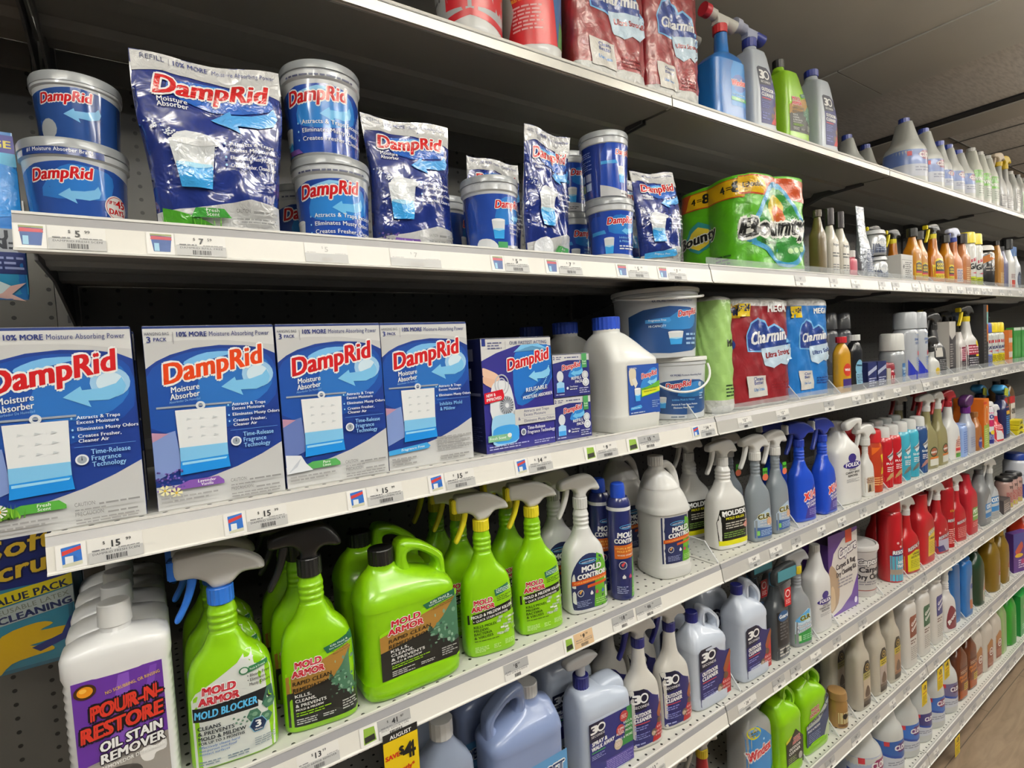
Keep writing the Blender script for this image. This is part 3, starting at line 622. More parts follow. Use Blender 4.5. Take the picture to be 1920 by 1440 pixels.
def d_tub(R, h, kind):
    c = PI*2*R*.9; w = c*{'orig': .44, 'small': .44}.get(kind, .5); D = Decal(w, -w/2+(0 if kind != 'side' else .0), .004); H = h*.74/w*100
    if kind == 'orig':
        D.poly([(0, 0), (100, 0), (100, H*.86), (80, H*.95), (50, H), (20, H*.95), (0, H*.84)], '1f3f86'); D.poly([(25, H*.5), (40, H*.9), (60, H*.94), (78, H*.85), (70, H*.5)], '2a6ab4', 3)
        logo_dr(D, 40, H*.74, 46, 4); arrow(D, 52, H*.53, 30, '7ab6e0'); D.poly([(0, 0), (100, 0), (100, H*.2), (60, H*.24), (10, H*.22)], 'b9bcc0')
        D.text('Eliminates Musty Odors', 40, H*.13, 3.4, '2a3166', 44, .015).text('and Traps', 28, H*.05, 2.8, '2a3166', 18, .01)
        D.ell(80, H*.42, 11, 11, 'e6e4e0', 24).ring(80, H*.42, 10, 10, .5, RED, 24).text('UP TO', 76, H*.42+3, 3, RED, 7, .03).text('45', 84, H*.42+1.2, 6.5, RED, 9, .04).text('DAYS', 80, H*.42-5.5, 4.6, RED, 15, .04)
        D.text('', 0, 0, 1, WHT)
    elif kind == 'small':
        D.poly([(0, 0), (100, 0), (100, H*.9), (50, H), (0, H*.9)], '20407c'); logo_dr(D, 40, H*.72, 48, 4); arrow(D, 54, H*.5, 32, '7ab6e0'); D.ell(22, H*.2, 9, H*.2, '9fa3a6', 14)
    elif kind == 'lav':
        D.poly([(0, 0), (100, 0), (100, H*.80), (85, H*.92), (60, H*.985), (30, H*.96), (10, H*.86), (0, H*.78)], '1c3f92'); D.poly([(30, H*.45), (38, H*.85), (60, H*.94), (82, H*.84), (84, H*.5), (55, H*.35)], '2a78c4', 3); D.poly([(26, H*.84), (50, H*.95), (78, H*.92), (55, H*.9)], '8fcaf0')
        logo_dr(D, 50, H*.74, 56, 5); arrow(D, 66, H*.57, 30, '6cb8e8'); tubpic(D, 15, H*.2, 17, H*.42)
        for t, y in (('Attracts & Traps Excess Moisture', .41), ('Eliminates Musty Odors', .29), ('Creates Fresher, Cleaner Air', .17)): D.text(t, 35, H*y, 3.7, WHT, None, .015, al='l')
        drops(D, 31, [H*.43, H*.31, H*.19]); D.poly([(0, 0), (34, 0), (30, H*.07), (0, H*.09)], '6a4a90')
    elif kind == 'linen':
        D.rect(-30, 0, 100, H, '1e2f74'); D.poly([(22, 0), (100, 0), (100, H), (40, H), (28, H*.94), (22, H*.8)], '1f3f92'); D.poly([(60, H*.5), (66, H*.9), (90, H*.95), (98, H*.6)], '2a70ba', 3)
        for i in range(2):
            for j in range(2): D.rect(-24+i*16, H*(.4+.2*j), -12+i*16, H*(.52+.2*j), '8f9cc0')
        logo_dr(D, 80, H*.78, 42, 4); arrow(D, 88, H*.62, 20); tubpic(D, 62, H*.42, 16, H*.34)
        for y in (.5, .42, .34): D.text('Attracts & Traps', 76, H*y, 2.6, WHT, 22, .01, al='l')
        D.poly([(22, 0), (100, 0), (100, H*.18), (60, H*.12), (22, H*.16)], 'c9cacc'); D.poly([(36, H*.06), (38, H*.24), (52, H*.24), (60, H*.12), (52, H*.04)], 'eef0f2', 3); D.rect(60, H*.1, 72, H*.2, '4f9a62').lines(74, H*.02, 96, H*.12, 2, '88888a')
    elif kind in ('back', 'front2'):
        D.rect(-40, 0, 110, H, '1d3078')
        if kind == 'back':
            D.lines(-30, H*.55, 30, H*.9, 9, '7f8fc0')
            for i in range(4):
                for j in range(2): D.rect(-20+i*13, H*(.16+.18*j), -10+i*13, H*(.30+.18*j), ['8a94b4', 'c9b8a4', 'a9c080', '9fb6d8'][(i+j) % 4])
            D.poly([(42, 0), (110, 0), (110, H), (52, H), (44, H*.8)], '1f3f98'); logo_dr(D, 82, H*.8, 34, 4); D.poly([(44, H*.6), (44, H*.66), (66, H*.68), (68, H*.62)], '3f8fcc'); tubpic(D, 74, H*.42, 12, H*.32); D.poly([(42, 0), (110, 0), (110, H*.1), (70, H*.12), (42, H*.22)], 'c9cacc').lines(72, H*.02, 96, H*.08, 1, '66666a')
        else:
            D.poly([(10, 0), (110, 0), (110, H), (22, H), (12, H*.85)], '1f3f98'); D.poly([(40, H*.6), (48, H*.9), (80, H*.94), (90, H*.7), (70, H*.55)], '2a70ba', 3); logo_dr(D, 60, H*.76, 44, 4); arrow(D, 70, H*.62, 24); D.poly([(14, H*.55), (14, H*.62), (34, H*.64), (36, H*.57)], '3f8fcc'); tubpic(D, 40, H*.34, 14, H*.32)
            D.text('Inhibits Mold', 54, H*.46, 3, '8cc4ee', None, .01, al='l').text('& Mildew', 54, H*.39, 3, '8cc4ee', None, .01, al='l').lines(54, H*.24, 86, H*.34, 2, WHT).ell(88, H*.42, 5, 6, 'c9d3de', 16); D.poly([(10, 0), (110, 0), (110, H*.12), (60, H*.16), (10, H*.2)], 'c9cacc').lines(30, H*.03, 50, H*.1, 2, '66666a').lines(60, H*.03, 84, H*.1, 2, '66666a')
    return D
t1 = mk_tub('squat grey-lidded blue tub, lower of two stacked at the left shelf end', .0585, .117, d_tub(.0585, .117, 'orig')); put(t1, .054, .12, 2, 2)
Db = Decal(.105, -.06, .096); Db.rect(0, 0, 88, 12, '1d3473').text('#1 Moisture Absorber Brand', 42, 3.4, 4.6, WHT, 68, .01); Db.build(t1, lambda U, V, L: msec([(0, .0578, .0578, 2, 0, 0), (.2, .0578, .0578, 2, 0, 0)], True)(U, V, L), 'band', su=.007, rough=.15, coat=.8)
t2 = mk_tub('squat grey-lidded blue tub, upper of two stacked at the left shelf end', .049, .086, d_tub(.049, .086, 'small')); put(t2, .062, .122, 2, 2, .1175)
tb = mk_tub('tall blue absorber tub with grey lid, lower of the two between the two big pouches', .0605, .136, d_tub(.0605, .136, 'lav')); put(tb, .380, .092, 2, -20)
Dr = Decal(.11, -.05, .111); Dr.lines(0, 0, 100, 5, 1, '3a3f5c'); Dr.build(tb, msec([(0, .0602, .0602, 2, 0, 0), (.2, .0602, .0602, 2, 0, 0)], True), 'rim_print', su=.008)
c = dup(tb, 'tall blue absorber tub with grey lid, upper of the two between the two big pouches'); put(c, .372, .088, 2, -22, .1365)
tc_ = mk_tub('blue absorber tub with a green PURE LINEN tab, standing by itself', .0545, .143, d_tub(.0545, .143, 'linen')); put(tc_, .668, .072, 2, -38)
c = dup(tc_, 'blue absorber tub in the shade directly behind the PURE LINEN tub'); put(c, .640, .215, 2, 12)
td = mk_tub('blue absorber tub showing its label panel, lower of the two stacked before the second upright', .0535, .139, d_tub(.0535, .146, 'front2')); put(td, .979, .072, 2, -30)
te = mk_tub('blue absorber tub showing its printed directions, upper of the two stacked before the second upright', .0535, .139, d_tub(.0535, .146, 'back')); put(te, .972, .074, 2, -42, .1395)
c = dup(td, 'blue absorber tub, lower of the two in the shade behind the narrow pouch'); put(c, .975, .2, 2, -10); c = dup(td, 'blue absorber tub, upper of the two in the shade behind the narrow pouch'); put(c, .972, .2, 2, -8, .1395)
c = dup(tb, 'tall blue tub in the shade behind the left of the two tall stacked tubs'); put(c, .37, .24, 2, 0)
def mk_pouch(label, w, h, T, var, seed=1, lean=0., curl=0., wd=.1):
    r = root('refill_pouch', label, 'pouch')
    rnd = random.Random(seed); ph = [rnd.uniform(0, 6.28) for _ in range(8)]
    def hw(v): return w/2*(1+wd*(v-.35))*(1-.03*math.sin(v*7+ph[0]))
    def th(u, v):
        """u -1..1, v 0..1"""
        e = max(0, 1-abs(u)**2.6)**.6; f = min(1, .55+v*2.2) if v < .25 else (1 if v < .5 else max(0, 1-(v-.5)/.42)**.75)
        e2 = T*e*f
        wr = (.0016*math.sin(u*9+v*17+ph[1])+.0013*math.sin(u*5-v*31+ph[2])+.0011*math.sin(23*v+u*3*math.sin(v*9)+ph[3])+.0009*math.sin(17*u+ph[4]+v*8))*(1 if v < .93 else .35)*(1-.6*abs(u))
        return e2+wr
    def axis(u, v): return curl*((v-.3)**2)*(1 if v > .3 else 0)-.004*u*u*v
    nu, nv = 34, 44; V = []; F = []; fm = []
    def pt(u, v, side, off=0):
        top = h*(1+.012*math.sin(u*4+ph[5])+.01*u*ph[6]*.2)
        x = u*hw(v); y = axis(u, v)-lean*0+(-(th(u, v)+off) if side < 0 else th(u, v)*.85); return (x, y, v*top)
    for side in (-1, 1):
        for j in range(nv+1):
            for i in range(nu+1): V.append(pt(-1+2*i/nu, j/nv, side))
    N = (nu+1)*(nv+1)
    for sd_, o in ((-1, 0), (1, N)):
        for j in range(nv):
            for i in range(nu):
                q = [o+j*(nu+1)+i, o+j*(nu+1)+i+1, o+(j+1)*(nu+1)+i+1, o+(j+1)*(nu+1)+i]
                F.append(q if sd_ < 0 else q[::-1]); fm.append(1 if sd_ < 0 else 0)
    ring = [j*(nu+1) for j in range(nv+1)]+[nv*(nu+1)+i for i in range(1, nu+1)]+[j*(nu+1)+nu for j in range(nv-1, -1, -1)]+[i for i in range(nu-1, 0, -1)]
    for a, b in zip(ring, ring[1:]+ring[:1]): F.append([a, N+a, N+b, b]); fm.append(0)
    pm = M('18286c', .2, coat=1., bump=.5, bscale=26); sm = M('c3c3c4', .22, coat=.9, metal=.25, bump=.5, bscale=26)
    obj('bag', V, F, [sm, pm], r, fm, 60)
    W = 100; H = h/w*100; D = Decal(w)
    D.poly([(1, H*.88), (20, H*.9), (50, H*.89), (80, H*.86), (99, H*.83), (99.5, H*.995), (.5, H*.995)], 'c3c3c2')
    D.poly([(.5, .5), (99.5, .5), (99.5, H*.20), (75, H*.22), (40, H*.17), (.5, H*.13)], 'c6c6c5')
    D.poly([(22, H*.84), (50, H*.87), (88, H*.82), (90, H*.74), (60, H*.70), (30, H*.74)], '1f56ac', 3); D.poly([(28, H*.83), (55, H*.86), (84, H*.80), (55, H*.835)], '58a6de', 3)
    D.text('REFILL', 14, H*.955, 4.2, '3a4064', 15, 0).rect(24, H*.94, 24.5, H*.98, '8a8a90').text('10% MORE', 38, H*.95, 4.2, '25306e', 22, .02).text('Moisture Absorbing Power', 74, H*.945, 4, '25306e', 44, 0, rot=-1)
    logo_dr(D, 52, H*.775, 78, 3); arrow(D, 72, H*.665, 48, '4f9fe0')
    D.text('Moisture', 24, H*.715, 4.6, WHT, 19, .015).text('Absorber', 24, H*.685, 4.6, WHT, 20, .015)
    rn = random.Random(9)
    for k in range(60): D.l = 12; t = rn.random(); D.ell(6+t*26+rn.uniform(-4, 4), H*(.60-.1*t)+rn.uniform(-3, 3), .8, .7, 'dfe4ea', 5)
    D.poly([(20, H*.50), (30, H*.56), (50, H*.53), (50, H*.49)], 'dadde0', 3); tubpic(D, 33, H*.39, 32, H*.26)
    for t, y in (('Attracts & Traps', .51), ('Excess Moisture', .475), ('Eliminates Musty Odors', .43), ('Creates Fresher, Cleaner Air', .385)): D.text(t, 60, H*y, 3.3, WHT, None if len(t) < 17 else 36, .02, al='l')
    drops(D, 56.5, [H*.52, H*.44, H*.395], 1.1)
    if var == 'fresh':
        D.poly([(5, 1), (42, 1), (44, H*.07), (30, H*.11), (5, H*.15)], '3f8a1f')
        for k in range(30): D.l = 30; x = rn.uniform(5, 50); D.poly([(x, 1), (x+1.2, 1), (x+rn.uniform(-3, 3), rn.uniform(8, H*.14))], rn.choice(['5fa82c', '2f6e1c', '7cc04a']))
        D.poly([(26, H*.105), (30, H*.155), (52, H*.155), (58, H*.11)], '3f8f3a').text('Fresh', 43, H*.135, 3, WHT, 10, .01).text('Scent', 43, H*.115, 3, WHT, 10, .01)
    elif var == 'lav':
        for k in range(50): D.l = 30; D.ell(rn.uniform(3, 26), rn.uniform(2, H*.16), 1.3, 1.1, rn.choice(['4c3a72', '6b5796', '2f2648']), 6)
        D.poly([(18, H*.06), (22, H*.13), (50, H*.12), (56, H*.06)], '6a4a98').text('Lavender', 38, H*.095, 3.2, WHT, 17, .01).text('Vanilla', 38, H*.07, 3.2, WHT, 13, .01)
    elif var == 'linen':
        D.poly([(8, H*.03), (10, H*.14), (34, H*.17), (44, H*.06), (30, 1)], 'eceef2', 3); D.poly([(50, H*.06), (54, H*.12), (84, H*.11), (86, H*.05)], '3f8f4a').text('Pure', 68, H*.09, 3.2, WHT, 10, .01).text('Linen', 68, H*.065, 3.2, WHT, 11, .01)
    else: D.poly([(4, H*.10), (4, H*.15), (70, H*.19), (76, H*.14), (70, H*.12)], '3fa0dc').text('Fragrance Free', 38, H*.135, 3.2, WHT, 34, .01)
    if var != 'linen': D.text('CAUTION:', 62, H*.145, 3, '6a6a6a', 12, 0, al='l').lines(76, H*.135, 97, H*.165, 1, '8a8a8a').lines(62, H*.09, 97, H*.12, 2, '8a8a8a').lines(62, H*.02, 95, H*.07, 2, '808080')
    def mp(U, Vv, L):
        out = np.zeros((len(U), 3))
        for q in range(len(U)):
            v = min(max(Vv[q]/h, 0), .999); u = min(max((U[q]-w/2)/(w/2), -.995), .995); out[q] = pt(u, v, -1, L[q]+.0004)
        return out
    D.build(r, mp, 'print', su=w/34, sv=h/44, rough=.2, coat=1., bump=.35, step=.0002)
    return r
r = mk_pouch('largest blue and silver refill pouch with a green FRESH SCENT flag and grass', .162, .250, .026, 'fresh', 2, curl=.03, wd=.22); put(r, .213, .060, 2, -4)
r = mk_pouch('blue and silver refill pouch with a purple LAVENDER VANILLA flag', .146, .246, .028, 'lav', 5, curl=.02); put(r, .524, .105, 2, -6)
r = mk_pouch('narrow turned blue and silver refill pouch with a green PURE LINEN flag', .125, .252, .026, 'linen', 11, curl=-.03); put(r, .792, .062, 2, 10)
r = mk_pouch('blue and silver refill pouch half hidden behind the PURE LINEN tub and pouch', .135, .236, .022, 'linen', 14, curl=.0); put(r, .752, .185, 2, 6)
r = mk_pouch('blue and silver refill pouch with a pale FRAGRANCE FREE flag, beside the green paper towels', .118, .235, .030, 'free', 21, curl=.05); put(r, 1.134, .068, 2, -14)
r = mk_pouch('blue and silver refill pouch in the shade right behind the FRAGRANCE FREE pouch', .13, .235, .026, 'free', 25, curl=.0); put(r, 1.13, .15, 2, -6)
# ================================================================ bottle kit
LIME = '84be0c'; WB = 'e2e1dc'
def spray_head(r, z, x=0., y=0., head='e0dfda', trig='e6c81e', collar='e6c81e', nose=None, s=1., flip=1, cr_=.0155, ch=.022, style=0):
    """trigger sprayer standing on the neck, nozzle toward -x (flip=-1: +x)"""
    def T(L, k=5): return [(x+flip*s*a, z+s*b) for a, b in cr(L, k)]
    hm = M(head, .4, coat=.15)
    cyl('collar', cr_*s, z, z+ch*s, M(collar, .4, coat=.15), r, .001, 36, x, y, ribs=1)
    zz = ch
    if style == 0:
        o = [(-.050, zz+.020), (-.050, zz+.036), (-.030, zz+.043), (0, zz+.048), (.022, zz+.046), (.036, zz+.034), (.046, zz+.016), (.040, zz+.010), (.022, zz+.013), (.012, zz+.006), (.011, zz-.002), (-.011, zz-.002), (-.012, zz+.010), (-.024, zz+.020)]
    elif style == 1:  # angular, long back
        o = [(-.052, zz+.022), (-.052, zz+.052), (-.036, zz+.056), (.012, zz+.052), (.048, zz+.034), (.058, zz+.020), (.054, zz+.014), (.030, zz+.014), (.014, zz+.002), (-.006, zz-.001), (-.016, zz+.010), (-.03, zz+.018)]
    else:
        o = [(-.046, zz+.012), (-.048, zz+.028), (-.036, zz+.034), (0, zz+.036), (.028, zz+.034), (.040, zz+.022), (.036, zz+.012), (.020, zz+.006), (.010, zz-.002), (-.010, zz-.002), (-.014, zz+.008), (-.03, zz+.010)]
    slab('spray_head', [T(o)], .024*s, .007*s, hm, r, cy=y)
    if nose: rbox('nozzle', x+flip*-.060*s if flip > 0 else x+.048*s, x+flip*-.048*s if flip > 0 else x+.060*s, y-.010*s, y+.010*s, z+s*(zz+.020), z+s*(zz+(.048 if style == 1 else .038)), M(nose, .4), r, .002*s)
    t = [(-.026, zz+.020), (-.036, zz+.022), (-.041, zz+.002), (-.048, zz-.018), (-.057, zz-.036), (-.051, zz-.040), (-.041, zz-.024), (-.032, zz-.004)]
    slab('trigger', [T(t)], .013*s, .004*s, M(trig, .4, coat=.15), r, cy=y)
def mapb(P, yoff=0.):
    return msec(P)
def spray_bottle(name, label, w, d, h, col, cat='spray bottle', nx=-.004, sh=.56, nk=.80, group=None, headkw=None, ribs=True, rough=.28, base=None, trans=0., seg=44):
    """h: height up to the collar"""
    r = root(name, label, cat, group); a = w/2; b = d/2; cy = b
    S = [(0, a*.9, b*.88, 4, 0, cy), (.003, a*.97, b*.96, 4, 0, cy), (h*.05, a, b, 3.6, 0, cy), (h*sh*.7, a*.985, b*.97, 3.4, 0, cy), (h*sh, a*.93, b*.9, 3.2, 0, cy), (h*(sh+.08), a*.80, b*.82, 3, nx*.5, cy), (h*(sh+.16), a*.52, b*.68, 2.5, nx, cy), (h*nk, a*.36, b*.60, 2.2, nx, cy)]
    if ribs:
        k0 = 0
        for i in range(4):
            z = h*nk+(h*.965-h*nk)*i/4; S += [(z+.002, a*.345, b*.56, 2.2, nx, cy), (z+.006, a*.33, b*.50, 2.2, nx, cy)]
    S += [(h*.985, a*.29, .0135, 2, nx, cy), (h, a*.26, .013, 2, nx, cy)]
    o, P = loft('bottle', S, M(col, rough, coat=.35, trans=trans), r, 3, seg, 50)
    kw = dict(x=nx, y=cy); kw.update(headkw or {}); spray_head(r, h-.001, **kw)
    return r, P
def txt_armor(D, x, y, h, w, rot=0):
    D.text('MOLD', x, y+h*1.3, h, 'b5202e', w*.82, .06, .08, rot, WHT, .06, res=3)
    D.text('ARMOR', x-w*.02, y, h, 'b5202e', w, .06, .08, rot, WHT, .06, res=3); return D
# ---------------------------------------------------------------- fourth shelf, nearest bay
def mk_stain(label, lab=True):
    r = root('stain_remover_bottle', label, 'bottle'); S = []
    for z, a, b, n in ((0, .052, .026, 4), (.003, .055, .029, 4)): S.append((z, a, b, n, 0, .030))
    for i in range(15):
        z = .012+i*.0106; S += [(z, .0565, .030, 4.5, 0, .030), (z+.0053, .0545, .0295, 4.5, 0, .030)]
    S += [(.176, .0575, .031, 4.5, 0, .030), (.196, .0575, .031, 4.5, 0, .030), (.203, .055, .030, 4, 0, .030), (.209, .045, .027, 3, 0, .030), (.2145, .024, .02, 2.3, 0, .030), (.2175, .0165, .0165, 2, 0, .030), (.224, .0165, .0165, 2, 0, .030)]
    loft('bottle', S, M('e6e6e4', .3, coat=.35), r, 1, 56, 50)
    cyl('cap', .0185, .2235, .252, M('dededb', .35), r, .0012, 36, 0, .030, r2=.0175)
    if lab:
        D = Decal(.092, -.046, .008); H = 178
        D.rect(0, 0, 100, H, '5a2d8c'); D.poly([(30, 60), (50, H-4), (62, H-4), (60, 60)], '7b4db0'); D.poly([(60, 60), (86, H-4), (94, H-4), (72, 60)], '6f42a5')
        D.poly([(0, 0), (100, 0), (100, 76), (0, 62)], '8e8984'); D.poly([(0, 0), (48, 0), (58, 60), (0, 62)], '9b9690'); D.poly([(14, 28), (40, 22), (66, 30), (62, 44), (36, 50), (16, 42)], '3f3d3c', 4)
        D.poly([(70, 44), (66, 56), (74, 64), (86, 60), (96, 66), (96, 52), (84, 50), (80, 42)], 'e8e6e2', 3)
        D.rect(0, 0, 100, 10, '4a2478'); D.rect(30, 6, 56, 26, '9b7a55').ring(43, 16, 13, 10, 1.4, 'c23a28', 18)
        D.ell(14, H-14, 12, 10, '3a2410', 22).ell(14, H-14, 8.5, 7, 'd98a1c', 20).ell(12, H-12, 4, 3, 'f1b84a', 14)
        D.text('NO SCRUBBING, OR RINSING', 66, H-21, 4.4, 'd8b832', 62, .01, rot=8)
        D.text('POUR-N-', 58, H-52, 19, 'c43324', 80, .05, .18, 5, '120e16', .09, res=3).text('RESTORE', 52, H-78, 19, 'c43324', 92, .05, .18, 5, '120e16', .09, res=3)
        D.text('OIL STAIN', 60, H-98, 13, WHT, 70, .04, .15, 5, '1a1420', .07).text('REMOVER', 60, H-114, 12.5, WHT, 72, .04, .15, 5, '1a1420', .07).text('REMOVEDOR DE MANCHA', 60, H-123, 5, WHT, 72, .02, .1, 5)
        D.lines(76, 12, 96, 24, 3, 'd0ccc8')
        D.build(r, mflat(.0002), sv=None, rough=.3, coat=.3)
    return r
pr_ = mk_stain('white flat-sided bottle with purple POUR-N-RESTORE oil stain label, front of its row'); put(pr_, .052, .030, 4, -1)
for k, t in enumerate(('second', 'third', 'fourth', 'last')):
    c = dup(pr_, 'white stain remover bottle, %s in the row behind the purple-labelled front one' % t); c.location.y += .067*(k+1); c.location.x += -.001*k
# lime trigger bottles
def lab_poly(D, P, col, s=1): return D.poly([(x*s, y*s) for x, y in P], col)
def mk_blocker(label):
    r, P = spray_bottle('mold_spray_bottle', label, .110, .060, .217, LIME, headkw=dict(head='c9c8c4', trig='2a6fd0', collar='2a6fd0', nose='2a6fd0', style=1, s=1.0, cr_=.017, ch=.023))
    D = Decal(.102, -.050, .004)
    D.poly([(2, 0), (98, 0), (100, 60), (98, 110), (88, 138), (74, 142), (60, 128), (30, 112), (8, 100), (2, 90)], 'd4d8d2')
    D.poly([(3, 62), (100, 62), (98, 84), (84, 84), (3, 80)], '161a1e'); D.text('MOLD BLOCKER', 42, 66.5, 10, '58b7e8', 74, .03, .15, 1)
    D.poly([(84, 62), (100, 62), (98, 84), (92, 84)], '2f5a4e')
    for hx, hy, rr in ((74, 52, 9), (88, 44, 8), (93, 62, 8)): D.poly([(hx+rr*math.cos(a*PI/3), hy+rr*math.sin(a*PI/3)) for a in range(6)], '3d6a55'); D.ell(hx+1, hy+1, rr*.4, rr*.35, '6f947a', 9)
    D.poly([(78+11*math.cos(a*PI/3), 38+11*math.sin(a*PI/3)) for a in range(6)], '7ab6d0').poly([(78+10*math.cos(a*PI/3), 38+10*math.sin(a*PI/3)) for a in range(6)], '14294a').text('3', 78, 35, 9, WHT, 6, .05).text('Months', 78, 30.5, 2.6, WHT, 9, .01)
    for q in range(10): D.l = 12; D.ell(50+q*2.5, 56-(q*7 % 11), 1.6, 1.4, '5d806c', 7)
    txt_armor(D, 36, 84, 10, 46)
    D.ell(66, 116, 6, 5, '2c6a40', 16).ell(66, 116, 4.4, 3.6, 'd4d8d2', 14); D.poly([(70, 112), (94, 116), (94, 122), (72, 120)], '2c6a40').text('Patch & Protect', 82, 115.5, 2.8, WHT, 18, .0, rot=6)
    D.text('• Bleach Free', 82, 106, 4, '222', 26, .01).text('• Eliminates', 80, 100, 4, '222', 22, .01).text('Musty Odors', 83, 94, 4, '222', 24, .01)
    for t, y, w_ in (('CLEANS', 52, 26), ('& PREVENTS', 45, 41), ('MOLD & MILDEW', 38, 54), ('FOR UP TO 3 MONTHS', 32.5, 52)): D.text(t, 9, y, 5 if y > 35 else 3.6, '1c2830', w_, .03, al='l')
    for t, y, w_ in (('Effectively cleans hard', 27.5, 46), ('non-porous non-food', 23, 42), ('contact surfaces', 18.5, 34)): D.text(t, 9, y, 3.2, '2d64a8', w_, .015, .15, al='l')
    D.lines(8, 4, 32, 11, 2, '6a7a88').lines(40, 4, 66, 11, 2, '6a7a88').lines(72, 10, 96, 22, 4, '8c98a0')
    D.items = [(p, f, '222222' if c == '222' else c, l) for p, f, c, l in D.items]
    D.build(r, msec(P), sv=.012, su=.012, rough=.3, coat=.25); return r
r0 = mk_blocker('lime trigger spray bottle with pale MOLD BLOCKER label and grey and blue spray head'); put(r0, .172, .026, 4, -8)
for k, t in enumerate(('second', 'last')):
    c = dup(r0, 'lime blue-trigger spray bottle, %s in the row behind the pale MOLD BLOCKER one' % t); c.location.y += .085*(k+1); c.location.x += .002*k
def rapid_label(D, H, txt=True):
    q_ = .66 if H < 100 else .92
    D.poly([(0, 0), (100, 0), (100, H), (0, H*.66)], '8fce14')
    D.poly([(0, 0), (96, 0), (100, 4), (100, H*.58), (0, H*.42)], '20211f')
    D.poly([(0, H*.40), (0, H*.62), (88, H*.86), (100, H*.9), (86, H*.66), (70, H*.52)], '9c7434')
    D.poly([(62, H*.46), (80, H*.64), (100, H*.92), (100, H*.25), (90, H*.2), (84, H*.3), (74, H*.33)], '3f6a52')
    rnd = random.Random(4)
    for q in range(34): D.l = 8; D.ell(rnd.uniform(60, 99), H*rnd.uniform(.24, .72)*1.0, rnd.uniform(.8, 3.2), rnd.uniform(.8, 3), rnd.choice(['6f917c', '2a4a3c', '8aa894', '54806a', '20211f']), 8)
    D.l = 9
    D.poly([(55, H*.90), (60, H*.82), (98, H*.90), (98, H*1.0)], '1f5a40').text('Kills Mold &', 78, H*.905, 2.8, WHT, 26, .01, rot=9).text('Stains Results in 1 Minute', 79, H*.875, 2.4, WHT, 32, .0, rot=9)
    D.text('• No scrubbing required', 80, H*.835, 2.2, '2a3a10', 30, 0, rot=9).text('• Bleach free formula', 80, H*.80, 2.2, '2a3a10', 28, 0, rot=9)
    txt_armor(D, 33, H*.63, 10.5*q_, 44, 3)
    D.text('RAPID CLEAN', 37, H*.535, 6.6*q_, '14120c', 54, .025, .12, 4).text('REMEDIATION', 36, H*.455, 6.6*q_, '14120c', 52, .025, .12, 4)
    for t, y, w_ in (('KILLS,', .37, 22), ('CLEANS,', .31, 28), ('& PREVENTS', .25, 42), ('MOLD & MILDEW', .205, 38)): D.text(t, 12, H*y, (5 if y > .22 else 3.4)*q_, 'e4e4e0', w_, .03, al='l', rot=2)
    D.lines(12, H*.13, 60, H*.19, 2, '86b81c', .03).lines(12, H*.03, 40, H*.11, 3, 'c8c8c4').lines(48, H*.05, 66, H*.10, 2, 'c8c8c4').lines(76, H*.06, 97, H*.19, 4, 'b4b4b0')
def mk_rapid(label):
    r, P = spray_bottle('mold_spray_bottle', label, .106, .060, .224, LIME, headkw=dict(head='1c1b1b', trig='1c1b1b', collar='181818', style=0, s=1.05, cr_=.017, ch=.026), nx=-.002)
    D = Decal(.098, -.047, .010); rapid_label(D, 122); D.build(r, msec(P), sv=.012, su=.012, rough=.3, coat=.25); return r
r0 = mk_rapid('lime spray bottle with black spray head and dark RAPID CLEAN label'); put(r0, .289, .022, 4, -9)
for k, t in enumerate(('second', 'last')):
    c = dup(r0, 'lime spray bottle with black head, %s in the row behind the dark-labelled one' % t); c.location.y += .082*(k+1)
def mk_jug(label, w=.168, h=.205, d=.10, col=LIME, cap='171615', name='mold_cleaner_jug', cat='jug', hole=True, capr=.021, capx=-.40):
    """gallon jug: lofted body, off-centre neck, handle that slopes down to the right"""
    r = root(name, label, cat); a = w/2; b = d/2; m = M(col, .28, coat=.35)
    f = lambda z: z*h/.205
    S = [(0, a*.90, b*.86, 5, 0, b), (f(.003), a*.96, b*.95, 5, 0, b), (f(.01), a, b, 5, 0, b), (f(.03), a, b, 5, 0, b), (f(.036), a*.955, b*.95, 5, 0, b), (f(.14), a*.95, b*.94, 5, 0, b), (f(.144), a*.965, b*.96, 5, 0, b), (f(.156), a*.955, b*.95, 4.6, 0, b),
         (f(.170), a*.86, b*.84, 4, -a*.05, b), (f(.182), a*.68, b*.64, 3.4, -a*.18, b), (f(.192), a*.46, b*.46, 2.8, -a*.34, b), (f(.200), a*.30, b*.36, 2.2, capx*a*1.0, b), (f(.207), capr*.95, capr*.95, 2, capx*a, b)]
    loft('bottle', S, m, r, 2, 60, 40)
    cyl('cap', capr, f(.206), f(.206)+.026, M(cap, .38), r, .0015, 40, capx*a, b, ribs=1)
    out = cr([(a*-.12, f(.176)), (a*-.14, f(.205)), (a*-.10, f(.232)), (a*.05, f(.240)), (a*.4, f(.230)), (a*.78, f(.207)), (a*.88, f(.192)), (a*.90, f(.165)), (a*.92, f(.140)), (a*.5, f(.14)), (a*.1, f(.15))], 5)
    hl = cr([(a*.08, f(.205)), (a*.12, f(.216)), (a*.35, f(.214)), (a*.62, f(.198)), (a*.70, f(.184)), (a*.62, f(.176)), (a*.40, f(.180)), (a*.16, f(.190))], 5)
    slab('handle', [out, hl], d*.40, .011, m, r, cy=b, res=4)
    return r, S
def mirror(r):
    for o in r.children:
        bm = bmesh.new(); bm.from_mesh(o.data)
        for v in bm.verts: v.co.x *= -1
        bmesh.ops.reverse_faces(bm, faces=bm.faces); bm.to_mesh(o.data); bm.free()
r, S = mk_jug('big lime jug with black cap, sloping handle and dark RAPID CLEAN label'); put(r, .440, .012, 4, -1)
D = Decal(.136, -.060, .034); rapid_label(D, 84); D.build(r, mflat(.0028), rough=.3, coat=.2)
